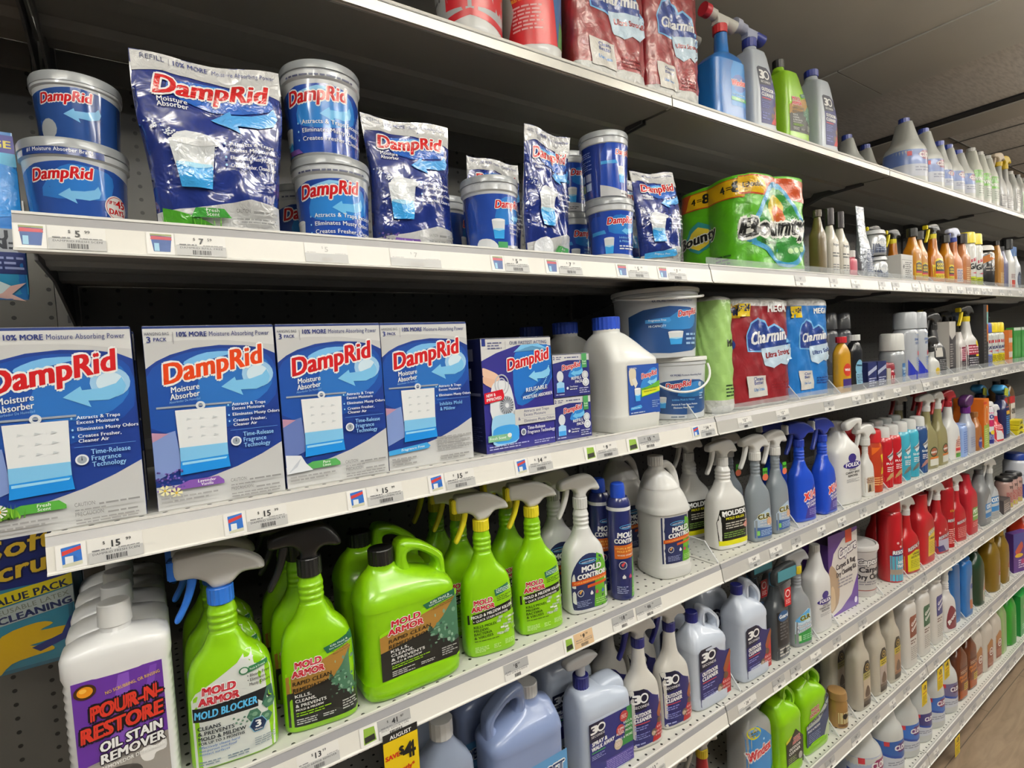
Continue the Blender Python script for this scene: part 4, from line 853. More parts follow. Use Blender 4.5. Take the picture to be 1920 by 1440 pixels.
c, S = mk_jug('big lime jug with black cap in the shade behind the front lime jug'); put(c, .440, .125, 4, -1)
def mk_killer(label):
    r, P = spray_bottle('mold_spray_bottle', label, .096, .056, .222, LIME, headkw=dict(head='d0cfc8', trig='e0d024', collar='e0d024', nose='e0d024', style=1, s=.92, cr_=.0165, ch=.022), nx=-.002)
    D = Decal(.090, -.044, .006); H = 132
    D.poly([(56, H*.92), (58, H*.82), (98, H*.90), (98, H)], '24604a').lines(60, H*.86, 94, H*.93, 3, 'cfe0d4', .06).lines(60, H*.74, 94, H*.82, 3, '3c5a14', .06)
    D.poly([(0, H*.46), (0, H*.60), (98, H*.72), (98, H*.56)], '161715')
    D.text('MOLD & MILDEW KILLER', 50, H*.585, 6, WHT, 88, .03, .1, 7).text('+ QUICK STAIN REMOVER', 46, H*.52, 4.4, WHT, 74, .02, .1, 7)
    txt_armor(D, 32, H*.66, 9.5, 46, 3)
    rnd = random.Random(8)
    for q in range(22):
        x, y = rnd.uniform(56, 96), rnd.uniform(.24, .50); D.l = 6; D.rect(x-4, H*y-2, x+4, H*y+2, rnd.choice(['c3d0b8', 'a9b8a0', 'dfe8d6', '8fae70']))
    D.l = 8
    for t, y, w_ in (('KILLS MOLD,', .40, 46), ('MILDEW,', .345, 30), ('BACTERIA', .29, 36), ('& VIRUSES', .235, 38)): D.text(t, 10, H*y, 5, '24400a', w_, .03, al='l', rot=2)
    D.lines(10, H*.19, 60, H*.215, 1, '3c5a14').lines(10, H*.03, 38, H*.12, 4, 'cfe6a0').lines(48, H*.04, 64, H*.11, 3, 'cfe6a0').lines(72, H*.06, 94, H*.14, 4, 'cfe6a0')
    D.build(r, msec(P), sv=.012, su=.012, rough=.3, coat=.25); return r
r0 = mk_killer('lime spray bottle with yellow trigger right next to the big lime jug'); put(r0, .592, .024, 4, -10)
c = dup(r0, 'lime spray bottle with yellow trigger, second in the row beside the big lime jug'); c.location.y += .09
c = dup(r0, 'lime spray bottle with yellow trigger next to the white mold control sprayer'); put(c, .708, .026, 4, -10)
c = dup(r0, 'lime spray bottle with yellow trigger, second in the row beside the white mold control sprayer'); put(c, .709, .112, 4, -1)
c = dup(r0, 'lime spray bottle with yellow trigger, last in the row beside the big lime jug'); put(c, .590, .2, 4, -1)
def lab_mc(D, H, shape, sc=1):
    """dark blue / green mold control label"""
    D.poly(shape, '222a52', 3 if len(shape) > 5 else 0)
    hh = H
    D.poly([(56, 0), (60, H*.3), (62, H*.6), (70, H*.97), (86, H*.9), (97, H*.7), (98, 2), (90, 0)], '5da028')
    D.ring(46, H*.85, 24, 5.5, 1.4, '5bb8e8', 24).text('concrobium', 46, H*.83, 5, 'dfe8f4', 34, .01, .1, 3)
    D.text('MOLD', 54, H*.68, 12.5, WHT, 52, .06, .1, 3, '14183a', .03, res=3).text('CONTROL', 54, H*.56, 11, WHT, 74, .06, .1, 3, '14183a', .03, res=3)
    D.poly([(4, H*.44), (4, H*.52), (96, H*.58), (96, H*.50)], 'c4521c').text('STOPS & PREVENTS MOLD & MILDEW', 50, H*.487, 3.6, 'f0c870', 84, .01, .1, 3)
    D.poly([(40, H*.37), (40, H*.42), (92, H*.46), (92, H*.41)], 'c4521c')
    D.ell(22, H*.30, 8, 8, 'd8d8d4', 20).ell(22, H*.30, 6.6, 6.6, '222a52', 18); D.poly([(18, H*.31), (21, H*.28), (27, H*.35), (26, H*.365), (21, H*.305), (19, H*.325)], 'e0a040')
    for x, c_ in ((50, 'e8e8e4'), (64, 'b04060'), (80, '4a6a9a')): D.poly([(x-4, H*.27), (x, H*.32), (x+4, H*.27), (x+3, H*.24), (x-3, H*.24)], c_)
    D.lines(12, H*.05, 48, H*.17, 4, '8c94b8').lines(60, H*.05, 92, H*.16, 3, 'a8cf84')
r, P = spray_bottle('mold_spray_bottle', 'white spray bottle with dark blue and green MOLD CONTROL label', .094, .058, .212, 'dcdcd8', headkw=dict(head='d4d3ce', trig='d0cfca', collar='d6d5d0', style=0, s=.98, ch=.024), nx=.0)
r0 = r
D = Decal(.088, -.044, .010); H = 130; lab_mc(D, H, [(12, 0), (50, -1), (88, 0), (97, 8), (98, 54), (96, 90), (80, 118), (50, 128), (24, 118), (6, 90), (2, 54), (3, 8)]); D.clip = (2, 98)
D.build(r, msec(P), sv=.012, su=.012, rough=.3, coat=.25); put(r, .832, .026, 4, -10)
c = dup(r, 'white spray bottle in the shade behind the white MOLD CONTROL sprayer'); c.location.y += .09
def aerosol(name, label, R, h, body, cap, cat='spray can', capR=.8, capH=.16, band=None, group=None, domed=True, metal=0.):
    r = root(name, label, cat, group)
    hb_ = h*(1-capH)
    o, P = loft('can', [(0, R*.93, R*.93, 2, 0, R), (.002, R*.99, R*.99, 2, 0, R), (.006, R, R, 2, 0, R), (hb_-.018, R, R, 2, 0, R), (hb_-.010, R*.94, R*.94, 2, 0, R), (hb_-.003, R*.84, R*.84, 2, 0, R), (hb_, R*.78, R*.78, 2, 0, R)], M(body, .25, metal, coat=.5), r, 1, 44, 30)
    c_ = capR*R
    loft('cap', [(hb_-.001, c_*1.0, c_*1.0, 2, 0, R), (h-.008, c_*.96, c_*.96, 2, 0, R), (h-.002, c_*.88, c_*.88, 2, 0, R), (h, c_*.7, c_*.7, 2, 0, R)], M(cap, .35, coat=.3), r, 1, 40, 30)
    if band:
        for z0, z1, col in band: loft('band', [(z0*h, R+.0003, R+.0003, 2, 0, R), (z1*h, R+.0003, R+.0003, 2, 0, R)], M(col, .3, coat=.4), r, 1, 44, cap=False)
    return r, P
r, P = aerosol('mold_aerosol', 'dark blue aerosol can with blue cap and green stripe, beside the white gallon jug', .026, .250, '1e2558', '1c44b0', capR=.62, capH=.12, band=[(.775, .805, 'dcdcdc')])
D = Decal(.066, -.030, .006); H = 270; D.poly([(60, 0), (72, 130), (84, 250), (100, 250), (100, 0)], '4f9a2c'); D.ring(52, 232, 26, 7, 1.6, '5bb8e8', 24).text('concrobium', 52, 229, 6, 'dfe8f4', 38, .01)
D.text('MOLD', 50, 198, 17, WHT, 64, .05, .1, res=3).text('CONTROL', 50, 180, 14, WHT, 84, .05, .1, res=3).poly([(6, 128), (6, 172), (96, 176), (96, 132)], 'c4621c').text('STOPS & PREVENTS', 50, 160, 6, 'f4d070', 80, .02).text('MOLD & MILDEW', 50, 150, 6, 'f4d070', 70, .02).text('WHERE OTHERS FAIL', 50, 138, 5, WHT, 70, .01)
D.ell(32, 108, 13, 13, 'd8d8d4', 22).ell(32, 108, 11, 11, '222a52', 20).poly([(26, 110), (31, 102), (40, 116), (38, 118), (31, 107), (28, 112)], 'd04040')
for x, c_ in ((34, 'e8e8e4'), (56, 'b04060'), (76, '4a6a9a')): D.poly([(x-6, 70), (x, 78), (x+6, 70), (x+5, 64), (x-5, 64)], c_)
D.lines(10, 14, 50, 40, 4, '9098bc').lines(62, 14, 94, 30, 3, 'a8cf84'); D.build(r, msec(P, True), su=.006, rough=.3, coat=.4); put(r, .925, .014, 4, -14)
c = dup(r, 'dark blue aerosol can in the shade behind the front blue aerosol can'); c.location.y += .06
# white gallon with a swirled shoulder
r = root('mold_control_jug', 'white round gallon jug with swirled shoulder and MOLD CONTROL label', 'jug'); cy = .056; wm = M('dad9d4', .34, coat=.25)
S = [(0, .050, .050, 3, 0, cy), (.004, .055, .055, 3, 0, cy), (.028, .056, .056, 3, 0, cy), (.034, .0525, .0525, 3, 0, cy), (.145, .0525, .0525, 3, 0, cy), (.150, .056, .056, 3, 0, cy), (.160, .056, .056, 2.8, 0, cy), (.168, .0545, .0545, 2.6, 0, cy), (.186, .051, .051, 2.4, -.002, cy), (.204, .045, .045, 2.2, -.005, cy), (.208, .0445, .0445, 2.2, -.005, cy), (.228, .035, .035, 2.1, -.009, cy), (.240, .027, .027, 2, -.013, cy), (.250, .018, .018, 2, -.014, cy), (.258, .0165, .0165, 2, -.014, cy)]
o, P = loft('bottle', S, wm, r, 3, 60, 50); cyl('cap', .0185, .257, .280, M('dcdbd6', .4), r, .0012, 36, -.014, cy, ribs=1)
tube('handle', cr([(-.002, cy, .252), (.016, cy, .256), (.034, cy, .238), (.043, cy, .205), (.046, cy, .172)], 6, False), .0095, wm, r, 14)
D = Decal(.090, -.040, .036); H = 120; lab_mc(D, H, [(0, 0), (100, 0), (100, H), (0, H)]); D.build(r, msec(P), su=.01, rough=.3, coat=.2); put(r, 1.098, .016, 4, -10)
c = dup(r, 'white gallon jug in the shade behind the swirled white MOLD CONTROL gallon'); c.location.y += .13
# ================================================================ compact label language
def ap(D, ops):
    for o in ops:
        k, a = o[0], o[1:]
        if k == 'R': D.rect(*a)
        elif k == 'T': D.text(a[0], a[1], a[2], a[3], a[4], a[5] if len(a) > 5 else None, a[6] if len(a) > 6 else .03, .0, a[7] if len(a) > 7 else 0, a[8] if len(a) > 8 else None, .06)
        elif k == 'I': D.text(a[0], a[1], a[2], a[3], a[4], a[5] if len(a) > 5 else None, a[6] if len(a) > 6 else .03, .18, a[7] if len(a) > 7 else 0, a[8] if len(a) > 8 else None, .06)
        elif k == 'E': D.ell(*a)
        elif k == 'P': D.poly(a[0], a[1], a[2] if len(a) > 2 else 0)
        elif k == 'N': D.lines(*a)
        elif k == 'O': D.ring(*a)
    return D
def row(r, lab, n=1, dy=.08, dx=0.):
    w_ = ['directly behind', 'two places behind', 'at the back of the row behind']
    for k in range(n):
        r['group'] = 'row of '+lab
        c = dup(r, w_tr('%s, %s the front one' % (lab, w_[min(k, 2)])), 'row of '+lab); c.location.y += dy*(k+1); c.location.x += dx*(k+1)
def w_tr(t):
    q = t.split(); assert 4 <= len(q) <= 16, (len(q), t); return t
def flat_bottle(name, label, w, d, h, col, cat='bottle', cap=None, capr=.014, caph=.02, sh=.62, neck=.3, n=4, nx=0., waist=0., tex=0., rough=.3, trans=0., top=None, group=None, metal=0., coat=.35, capy=0):
    """flat or oval bottle: straight body, shoulders from sh*h, neck and cap"""
    r = root(name, w_tr(label), cat, group); a, b = w/2, d/2; cy = b; hb_ = h-caph if cap else h
    S = [(0, a*.9, b*.88, n, 0, cy), (.003, a*.97, b*.96, n, 0, cy), (h*.05, a, b, n, 0, cy), (hb_*sh*.5, a*(1-waist), b*(1-waist), n, 0, cy), (hb_*sh, a*.98, b*.98, n, 0, cy), (hb_*(sh+.10), a*.90, b*.92, n*.9, nx*.3, cy)]
    f = top or neck
    S += [(hb_*(sh+.2 if sh < .78 else sh+.14), a*(f+.9)/2*.9, b*.75, 2.6, nx*.7, cy), (hb_*.975, a*f, max(b*.5, min(a*f, b)), 2.2, nx, cy), (hb_, a*f*.97, max(b*.48, min(a*f*.97, b*.97)), 2.1, nx, cy)]
    S = sorted(S, key=lambda q: q[0])
    o, P = loft('bottle', S, M(col, rough, metal, coat=coat, trans=trans), r, 3, 36, 45)
    if cap: cyl('cap', capr, hb_-.001, h, M(cap, .35, coat=.2), r, .001, 28, nx, cy, ribs=1)
    return r, P
def lab(r, P, w, u0, v0, ops, cylm=False, name='label', rough=.32):
    D = Decal(w, u0, v0); ap(D, ops); return D.build(r, msec(P, cylm), name, su=.012, sv=.03, rough=rough, coat=.25)
def J30(label, w=.130, h=.205, capx=-.42, blue=True, extra=0., d=.085):
    r, S = mk_jug(w_tr(label), w, h, d, 'c6cedb', '1f2470', 'outdoor_cleaner_jug', 'jug', capr=.0155, capx=capx)
    D = Decal(w*.86, -w*.385, h*.05); lab30(D, 128 if w < .15 else 110); D.build(r, mflat(.0022), rough=.3, coat=.2); return r
def lab30(D, H, t2=('OUTDOOR', 'CLEANER')):
    D.poly([(3, 0), (100, 4), (100, H*.80), (84, H*.80), (66, H*.86), (52, H*.96), (40, H), (6, H), (0, H*.96), (0, 3)], '23235e'); D.poly([(0, H*.62), (44, H*.66), (60, H*.88), (40, H), (6, H), (0, H*.96)], '10122c')
    D.poly([(58, 1), (100, 4), (100, H*.7), (88, H*.6), (84, H*.4), (66, H*.22)], 'a82a2c', 0); D.poly([(76, H*.5), (100, H*.8), (100, H*.62), (86, H*.42)], '8a4a2a', 2).ell(84, H*.36, 8, 8, '5a4232', 12).ell(64, H*.18, 9, 10, '6a5a44', 12).ell(62, H*.17, 6, 6, 'b0a288', 10)
    D.text('3', 17, H*.78, H*.145, WHT, 19, .08, .05).ring(39, H*.85, 13, H*.085, 4, WHT, 24).text('SECONDS', 30, H*.695, H*.045, WHT, 44, .02)
    D.text(t2[0], 32, H*.54, H*.068, WHT, 50, .05, .12, 2).text(t2[1], 32, H*.455, H*.068, WHT, 50, .05, .12, 2).rect(7, H*.41, 52, H*.425, 'd04848').lines(7, H*.30, 46, H*.38, 2, '8a90c8').lines(7, H*.14, 50, H*.25, 3, '7a80b8').lines(7, H*.04, 40, H*.09, 1, 'a0a4d0')
    D.text('KILLS', 84, H*.24, 5.5, 'f0c8c4', 22, .02, .1, 2).text('ALGAE, MOLD', 80, H*.17, 4.4, 'f0c8c4', 34, .02, .1, 2).text('& MILDEW', 82, H*.11, 4.4, 'f0c8c4', 28, .02, .1, 2)
# ---------------------------------------------------------------- fifth shelf, nearest bay
r, P = flat_bottle('cleaner_bottle', 'small translucent blue jug with a white ribbed cap, lowest left on the fifth shelf', .112, .07, .262, '9aa6bc', 'jug', 'c9cac8', .021, .03, sh=.70, neck=.36, nx=.004, trans=.25)
put(r, .487, .022, 5, -2); row(r, 'small translucent blue jug with white cap', 1, .09)
r, S = mk_jug('large translucent blue jug with a blue FORGET OUTDOOR label', .170, .222, .10, '8292b8', 'c9c9c8', 'outdoor_cleaner_jug', 'jug', capr=.020, capx=-.3); mirror(r)
D = Decal(.15, -.07, .012); H = 70
D.poly([(0, 0), (100, 0), (100, H), (0, H*.94)], '5a96c8').poly([(0, 30), (100, 34), (100, 40), (0, 37)], '7ab2dc')
D.text('WET', 12, 42, 13, '1c3460', 26, .06, .12, 3, WHT, .06).text('&', 30, 42, 13, 'c02a2c', 8, .06, .1, 3, WHT, .06).text('FORGET', 64, 43, 13, '1c3460', 62, .06, .12, 3, WHT, .06).text('OUTDOOR', 62, 27, 11, '1a1a1c', 62, .05, .12, 3, WHT, .05)
D.rect(0, 0, 100, 14, '2a2430').poly([(20, 15), (20, 23), (100, 25), (100, 17)], 'c8703c').text('Moss, Mold & Mildew stain remover', 62, 18, 4.2, WHT, 70, .01, .1, 1)
D.build(r, mflat(.0032), rough=.3, coat=.2); put(r, .657, .016, 5, -3)
row(r, 'large translucent blue jug', 1, .13)
# spray & walk away
r = root('outdoor_cleaner_jug', 'pale blue jug with dark blue collar and SPRAY & WALK AWAY label', 'jug'); b = .045
S = [(0, .062, .04, 5, 0, b), (.004, .0665, .0435, 5, 0, b), (.012, .069, .045, 5, 0, b), (.128, .069, .045, 5, 0, b), (.1285, .0675, .044, 5, 0, b), (.131, .0685, .045, 5, 0, b), (.150, .067, .044, 4.4, 0, b), (.162, .058, .038, 3.6, -.008, b), (.172, .046, .032, 3, -.018, b), (.178, .028, .024, 2.4, -.032, b), (.181, .0155, .0155, 2, -.038, b)]
loft('bottle', S, M('bcc6d6', .3, coat=.35), r, 2, 56, 40); cyl('collar', .0175, .179, .206, M('1d2064', .35, coat=.2), r, .001, 36, -.038, b, ribs=1)
cyl('nozzle', .0105, .206, .232, M('b9bcc2', .35), r, .001, 24, -.038, b); slab('spray_head', [cr([(-.075, .228), (-.075, .246), (-.02, .250), (.005, .24), (-.01, .230), (-.03, .224)], 4)], .024, .006, M('c4c4c4', .4), r, cy=b); slab('handle', [cr([(-.006, .150), (-.004, .176), (.03, .184), (.058, .176), (.066, .150), (.03, .14)], 5)], .05, .014, M('bcc6d6', .3, coat=.35), r, cy=b)
D = Decal(.118, -.057, .005); H = 102
D.rect(0, 0, 100, H, '23286c').rect(0, H-34, 34, H, '141633'); D.poly([(60, 34), (80, 50), (88, H), (100, H), (100, 34)], '2f7a3c', 0); D.rect(0, 0, 100, 12, 'b8c2d2').rect(34, 0, 100, 24, '4a3f8c').lines(36, 2, 98, 22, 6, '8a80b8')
D.text('3', 11, H-19, 14, WHT, 14, .08, .05).ring(27, H-12, 9.5, 8, 3, WHT, 24).text('SECONDS', 19, H-26, 4.2, WHT, 30, .01)
D.text('SPRAY &', 22, H-40, 7, WHT, 34, .05, .12, 2).text('WALK AWAY', 30, H-49, 7, WHT, 52, .05, .12, 2).rect(3, H-54, 34, H-52, '3c9a4a').lines(3, H-66, 34, H-57, 3, '9aa0cc')
for x, y, c_ in ((80, 88, 'a8383c'), (70, 66, 'a8383c'), (64, 42, 'c8b8a0')): D.ell(x, y, 10, 10, c_, 18); D.lines(x-6, y-4, x+6, y+4, 3, 'f0d8d4')
for t, y in (('KILLS &', 74), ('PREVENTS', 66), ('ALGAE, MOSS,', 58), ('MOLD & MORE', 48)): D.text(t, 98, y, 4.2, WHT, None, .02, al='r')
D.build(r, mflat(-.0001), rough=.3, coat=.25); put(r, .862, .022, 5, -3); row(r, 'pale blue jug with dark blue collar', 1, .12)
def mk_30s(label):
    r, P = spray_bottle('outdoor_cleaner_sprayer', w_tr(label), .092, .056, .222, 'cfccc4', headkw=dict(head='c6c4be', trig='1d2064', collar='1d2064', style=0, s=1.), nx=0, ribs=False)
    D = Decal(.086, -.042, .008); H = 148; lab30(D, H); D.items = D.items; D.clip = (1, 99); D.build(r, msec(P), su=.012, rough=.3, coat=.2); return r
r = mk_30s('white sprayer with blue OUTDOOR CLEANER label beside the SPRAY & WALK AWAY jug'); put(r, .978, .022, 5, -9); row(r, 'white blue-label sprayer beside the walk-away jug', 1, .1)
c = dup(r, 'white sprayer with blue OUTDOOR CLEANER label left of a pale blue handled jug'); put(c, 1.086, .024, 5, -9); row(c, 'white sprayer left of the pale handled jug', 1, .1)
r = J30('pale blue handled jug with OUTDOOR CLEANER label, last on the nearest bay'); put(r, 1.212, .018, 5, -3); row(r, 'pale blue handled jug of the nearest bay', 1, .12)
r = J30('pale blue handled jug with OUTDOOR CLEANER label, first on the second bay', .122, .222); put(r, 1.395, .014, 5, -2); row(r, 'pale blue handled jug of the second bay', 1, .12)
# ---------------------------------------------------------------- fourth shelf, second bay onward
def spr(label, w, h, col, ops, X, Y=.018, s=4, kw=None, lw=.93, lv=.01, short=None, d=None, n=1, **k):
    r, P = spray_bottle(k.pop('name', 'cleaner_spray_bottle'), w_tr(label), w, d or w*.6, h, col, headkw=kw or dict(head='d4d3ce', trig='d0cfca', collar='d6d5d0'), **k)
    if ops: lab(r, P, w*lw, -w*lw/2, lv, ops)
    put(r, X, Y+.004, s, -10)
    if short: row(r, short, n, w*.6+.04)
    return r
spr('white spray bottle with black and yellow MOLD KILLER label and white head', .112, .215, 'dbdad5', [('P', [(2, 6), (98, 6), (100, 60), (92, 92), (8, 92), (0, 60)], '14130f'), ('R', 2, 2, 98, 14, 'd8d418'), ('T', 'MOLDEX', 50, 76, 12, WHT, 74, .06), ('T', 'MOLD KILLER', 52, 66, 6, 'd8d418', 60, .03), ('N', 20, 42, 90, 60, 3, 'b8b4a8'), ('P', [(76, 46), (96, 58), (96, 40), (84, 38)], 'c48478'), ('N', 14, 20, 84, 36, 3, '6a8a40')], 1.352, .036, short='white spray bottle with white head beside the divider', d=.07)
clr = [('P', [(4, 2), (96, 2), (98, 70), (80, 112), (30, 96), (4, 70)], 'a9bccf', 0), ('P', [(4, 2), (96, 2), (96, 34), (4, 44)], '3a5c94'), ('T', 'CLR', 50, 74, 18, '1a1c20', 62, .05, 0, 'e8e088'), ('T', 'Mold &', 52, 58, 8, WHT, 44, .03, 0, '1f4a7a'), ('T', 'Mildew', 52, 46, 8, WHT, 46, .03, 0, '1f4a7a'), ('E', 76, 60, 14, 16, 'c9a080', 16), ('N', 30, 8, 90, 32, 4, 'a9c0dc'), ('R', 12, 12, 24, 30, '7fbf5a')]
r = spr('grey spray bottle with a blue stain remover label, left of its twin', .074, .218, '7d858c', clr, 1.452, .016, ribs=True)
Dt = Decal(.018, .006, .165); Dt.rect(0, 0, 100, 170, '3f9a28').ell(50, 30, 60, 52, 'c8654a', 18).text('TRY ME', 50, 90, 34, BLK, 90, .03); Dt.build(r, mflat(.006), 'neck_tag')
row(r, 'grey spray bottle with blue label', 1, .08)
c = dup(r, 'grey spray bottle with a blue stain remover label, beside the bright blue bottles'); put(c, 1.552, .02, 4, -2)
xt = [('P', [(30, 0), (100, 0), (100, 110), (84, 120), (60, 90), (44, 40)], '3a2f86', 0), ('I', 'X14', 62, 72, 26, 'd8403a', 66, .08, 12, WHT), ('T', 'MILDEW', 66, 54, 9, WHT, 54, .03, 10), ('T', 'STAIN', 66, 42, 9, WHT, 44, .03, 10), ('N', 52, 10, 94, 34, 4, '9a94c8')]
r = spr('bright blue spray bottle with red lettering, left of two', .086, .220, '1c44b4', xt, 1.690, .02, kw=dict(head='1a2f8e', trig='24337e', collar='1c3496', nose='d8d8d4', style=1)); row(r, 'bright blue spray bottle', 1, .08)
c = dup(r, 'bright blue spray bottle with red lettering, right of two'); put(c, 1.812, .016, 4, -2)
fo = [('E', 50, 84, 20, 14, '2f2470', 14), ('E', 50, 62, 44, 12, '2f2470', 24), ('T', 'FOLEX', 50, 57, 12, WHT, 66, .05), ('T', 'INSTANT', 50, 44, 6, '3a3a3c', 34, .02), ('T', 'CARPET SPOT', 50, 34, 7, '3a3a3c', 70, .03), ('T', 'REMOVER', 50, 24, 7, '3a3a3c', 48, .03), ('N', 18, 6, 82, 18, 3, '9a9a9c')]
r, P = flat_bottle('carpet_cleaner_jug', 'big white gallon with purple oval logo and a sprayer hung on its neck', .135, .10, .262, 'd9d8d4', 'jug', 'd4d3ce', .02, .028, sh=.66, neck=.32); lab(r, P, .10, -.048, .065, fo); slab('sprayer', [cr([(-.02, .24), (-.02, .262), (.03, .272), (.06, .268), (.052, .235), (.044, .235), (.036, .255), (.0, .238)], 4)], .022, .006, M('cfcec9', .4), r, cy=.012); put(r, 1.950, .018, 4, -8)
spr('small white carpet sprayer with a beige picture label, beside the red can', .054, .172, 'd9d8d4', [('R', 2, 10, 98, 110, 'b8a488'), ('N', 10, 70, 90, 104, 3, '6a3a30'), ('P', [(20, 12), (50, 16), (44, 60), (30, 62)], '4a3c34')], 2.078, .014)
def can(label, X, R, h, body, cap, ops, s=4, Y=.016, short=None, n=1, lw=1.7, lv=.006, **k):
    r, P = aerosol(k.pop('name', 'cleaner_spray_can'), w_tr(label), R, h, body, cap, **k)
    if ops: lab(r, P, R*lw, -R*lw/2-.004, lv, ops, True)
    put(r, X, Y, s, -4)
    if short: row(r, short, n, 2*R+.012)
    return r
can('red and orange can with a broad red lid', 2.152, .036, .215, 'b03a1c', 'b01c20', [('R', 0, 0, 100, 290, 'a8381c'), ('P', [(0, 200), (60, 250), (100, 240), (100, 290), (0, 290)], 'd4641c'), ('P', [(50, 90), (100, 100), (100, 210), (50, 200), (66, 150)], 'd8c020'), ('T', 'Zep', 76, 130, 26, 'b02020', 40, .05), ('N', 10, 30, 90, 80, 4, 'e0b070')], capR=.96, capH=.2, short='red and orange can with broad red lid')
def sg(body, base, txt_, c2): return [('R', 0, 0, 100, 60, base), ('P', [(20, 190), (90, 240), (100, 200), (40, 160)], 'd8d8d8', 0), ('I', 'Scotchgard', 60, 196, 16, '1a1a1c', 80, .03, 24), ('T', txt_, 56, 138, 14, WHT, 80, .03), ('N', 20, 90, 90, 126, 3, 'e8dcd8'), ('P', [(10, 30), (60, 60), (90, 40), (96, 84), (40, 80)], c2, 2)]
a1 = can('red fabric protector can with clear-white cap, left of two', 2.236, .0325, .212, 'ab1a22', 'cfd0cd', sg(0, 'ab1a22', 'RUG', 'b08a5a'), capR=.76, capH=.17, short='left red protector can'); a1x = dup(a1, 'red fabric protector can with clear-white cap, right of two'); put(a1x, 2.308, .016, 4, -4); row(a1x, 'right red protector can', 1, .077)
a2 = can('teal water shield can with white cap, left of two', 2.384, .0325, .214, '3d9db4', 'cfd0cd', sg(0, '2f90a8', 'SHIELD', '6a6a64'), capR=.76, capH=.17, short='left teal shield can'); c = dup(a2, 'teal water shield can with white cap, right of two'); put(c, 2.462, .016, 4, -4); row(c, 'right teal shield can', 1, .077)
can('dark blue protector can with white cap beside the clear bottles', 2.543, .0325, .216, '23406e', 'cfd0cd', sg(0, '23406e', 'SHIELD', 'a07068'), capR=.76, capH=.17, short='dark blue protector can')
mu = [('R', 20, 4, 90, 36, 'd0d0c4'), ('E', 50, 70, 30, 24, '2f4a30', 20), ('E', 50, 70, 24, 19, '9a5a40', 18), ('T', 'MURPHY', 50, 64, 9, WHT, 46, .03), ('R', 20, 36, 90, 46, 'c87838')]
kc = dict(head='cfcec8', trig='8a2020', collar='d0cfca')
r = spr('clear straw-coloured oil soap spray bottle, left of two', .088, .226, 'b5ae7c', mu, 2.632, .018, kw=kc, trans=.45, ribs=False, short='clear straw-coloured spray bottle'); c = dup(r, 'clear straw-coloured oil soap spray bottle, right of two'); put(c, 2.738, .018, 4, -2)
spr('white spray bottle with dark red head and a pink and green label', .096, .222, 'd6d6d4', [('P', [(40, 0), (96, 0), (98, 90), (70, 100), (44, 60)], 'd8b4a0'), ('R', 46, 0, 96, 20, '4f8a3a'), ('R', 46, 30, 96, 44, 'c03a40'), ('N', 50, 50, 92, 84, 4, '8a4a50')], 2.862, .016, kw=dict(head='a02028', trig='a02028', collar='941c24'), ribs=False, short='white spray bottle with dark red head')
r, P = flat_bottle('cleaner_bottle', 'short pale blue tube-shaped bottle beside the purple-capped grey one', .062, .045, .14, '8fa8d8', 'bottle', None, sh=.8, neck=.8); lab(r, P, .05, -.025, .01, [('N', 6, 10, 94, 200, 10, '5a76b8')]); put(r, 2.955, .014, 4)
r, P = flat_bottle('cleaner_bottle', 'silvery grey bottle with purple collar and large purple sprayer', .088, .055, .205, 'a9aebb', 'bottle', '5a2270', .018, .03, sh=.6, neck=.34); slab('sprayer', [cr([(-.03, .206), (-.034, .236), (0, .252), (.044, .248), (.05, .222), (.02, .2)], 4)], .034, .008, M('45214f', .35), r, cy=.028); lab(r, P, .06, -.03, .02, [('N', 6, 10, 94, 90, 5, '7f88a8')]); put(r, 3.052, .016, 4); row(r, 'silvery grey bottle with purple collar', 1, .09)
r, P = flat_bottle('cleaner_bottle', 'brown-orange bottle with a blue badge between grey bottle and orange box', .062, .045, .17, '9a6234', 'bottle', '8a5a30', .014, .02); lab(r, P, .05, -.025, .01, [('E', 50, 50, 46, 50, '3a3f86', 18), ('T', 'Kids', 50, 60, 20, WHT, 60)]); put(r, 3.135, .014, 4)
def bxp(label, X, w, h, d, front, ops, s=4, Y=.014, side=None, rz=0, name='product_carton', cat='carton', short=None):
    D = Decal(w); ap(D, ops); r = boxthing(name, w_tr(label), cat, w, h, d, D, front, side or front); put(r, X, Y, s, rz)
    if short: row(r, short, 1, d+.01)
    return r
bxp('tall orange carton with green foot and round orange seal', 3.212, .07, .222, .05, 'd8701c', [('R', 0, 0, 100, 317, 'd8741e'), ('R', 0, 0, 100, 150, '9ab04a'), ('R', 0, 285, 60, 300, 'c83420'), ('O', 55, 210, 34, 60, 6, 'f0e0c0', 24), ('N', 20, 20, 80, 130, 8, 'd8e0a0')], short='tall orange carton')
can('white and magenta oxygen cleaner can with blue foot', 3.318, .036, .20, 'cfd0d4', 'd4d4d2', [('R', 0, 0, 100, 90, '2c2f7a'), ('R', 0, 130, 100, 180, 'b02a58'), ('R', 0, 230, 100, 270, 'c83a70'), ('T', 'Oxi', 50, 190, 30, '2c2f7a', 60, .05), ('E', 50, 84, 26, 16, 'e0c838', 14), ('N', 10, 30, 90, 70, 4, 'b8bce0')], capR=.98, capH=.1)
spr('red and white spray bottle in front of the blue-black tilted one', .085, .12, 'b8343c', [('P', [(0, 0), (100, 0), (60, 50), (0, 60)], 'd8d8d8'), ('N', 10, 60, 90, 90, 3, 'f0c8c8')], 3.43, .014, kw=dict(head='d8d8d8', trig='b03038', collar='d0d0ce', s=.8), ribs=False)
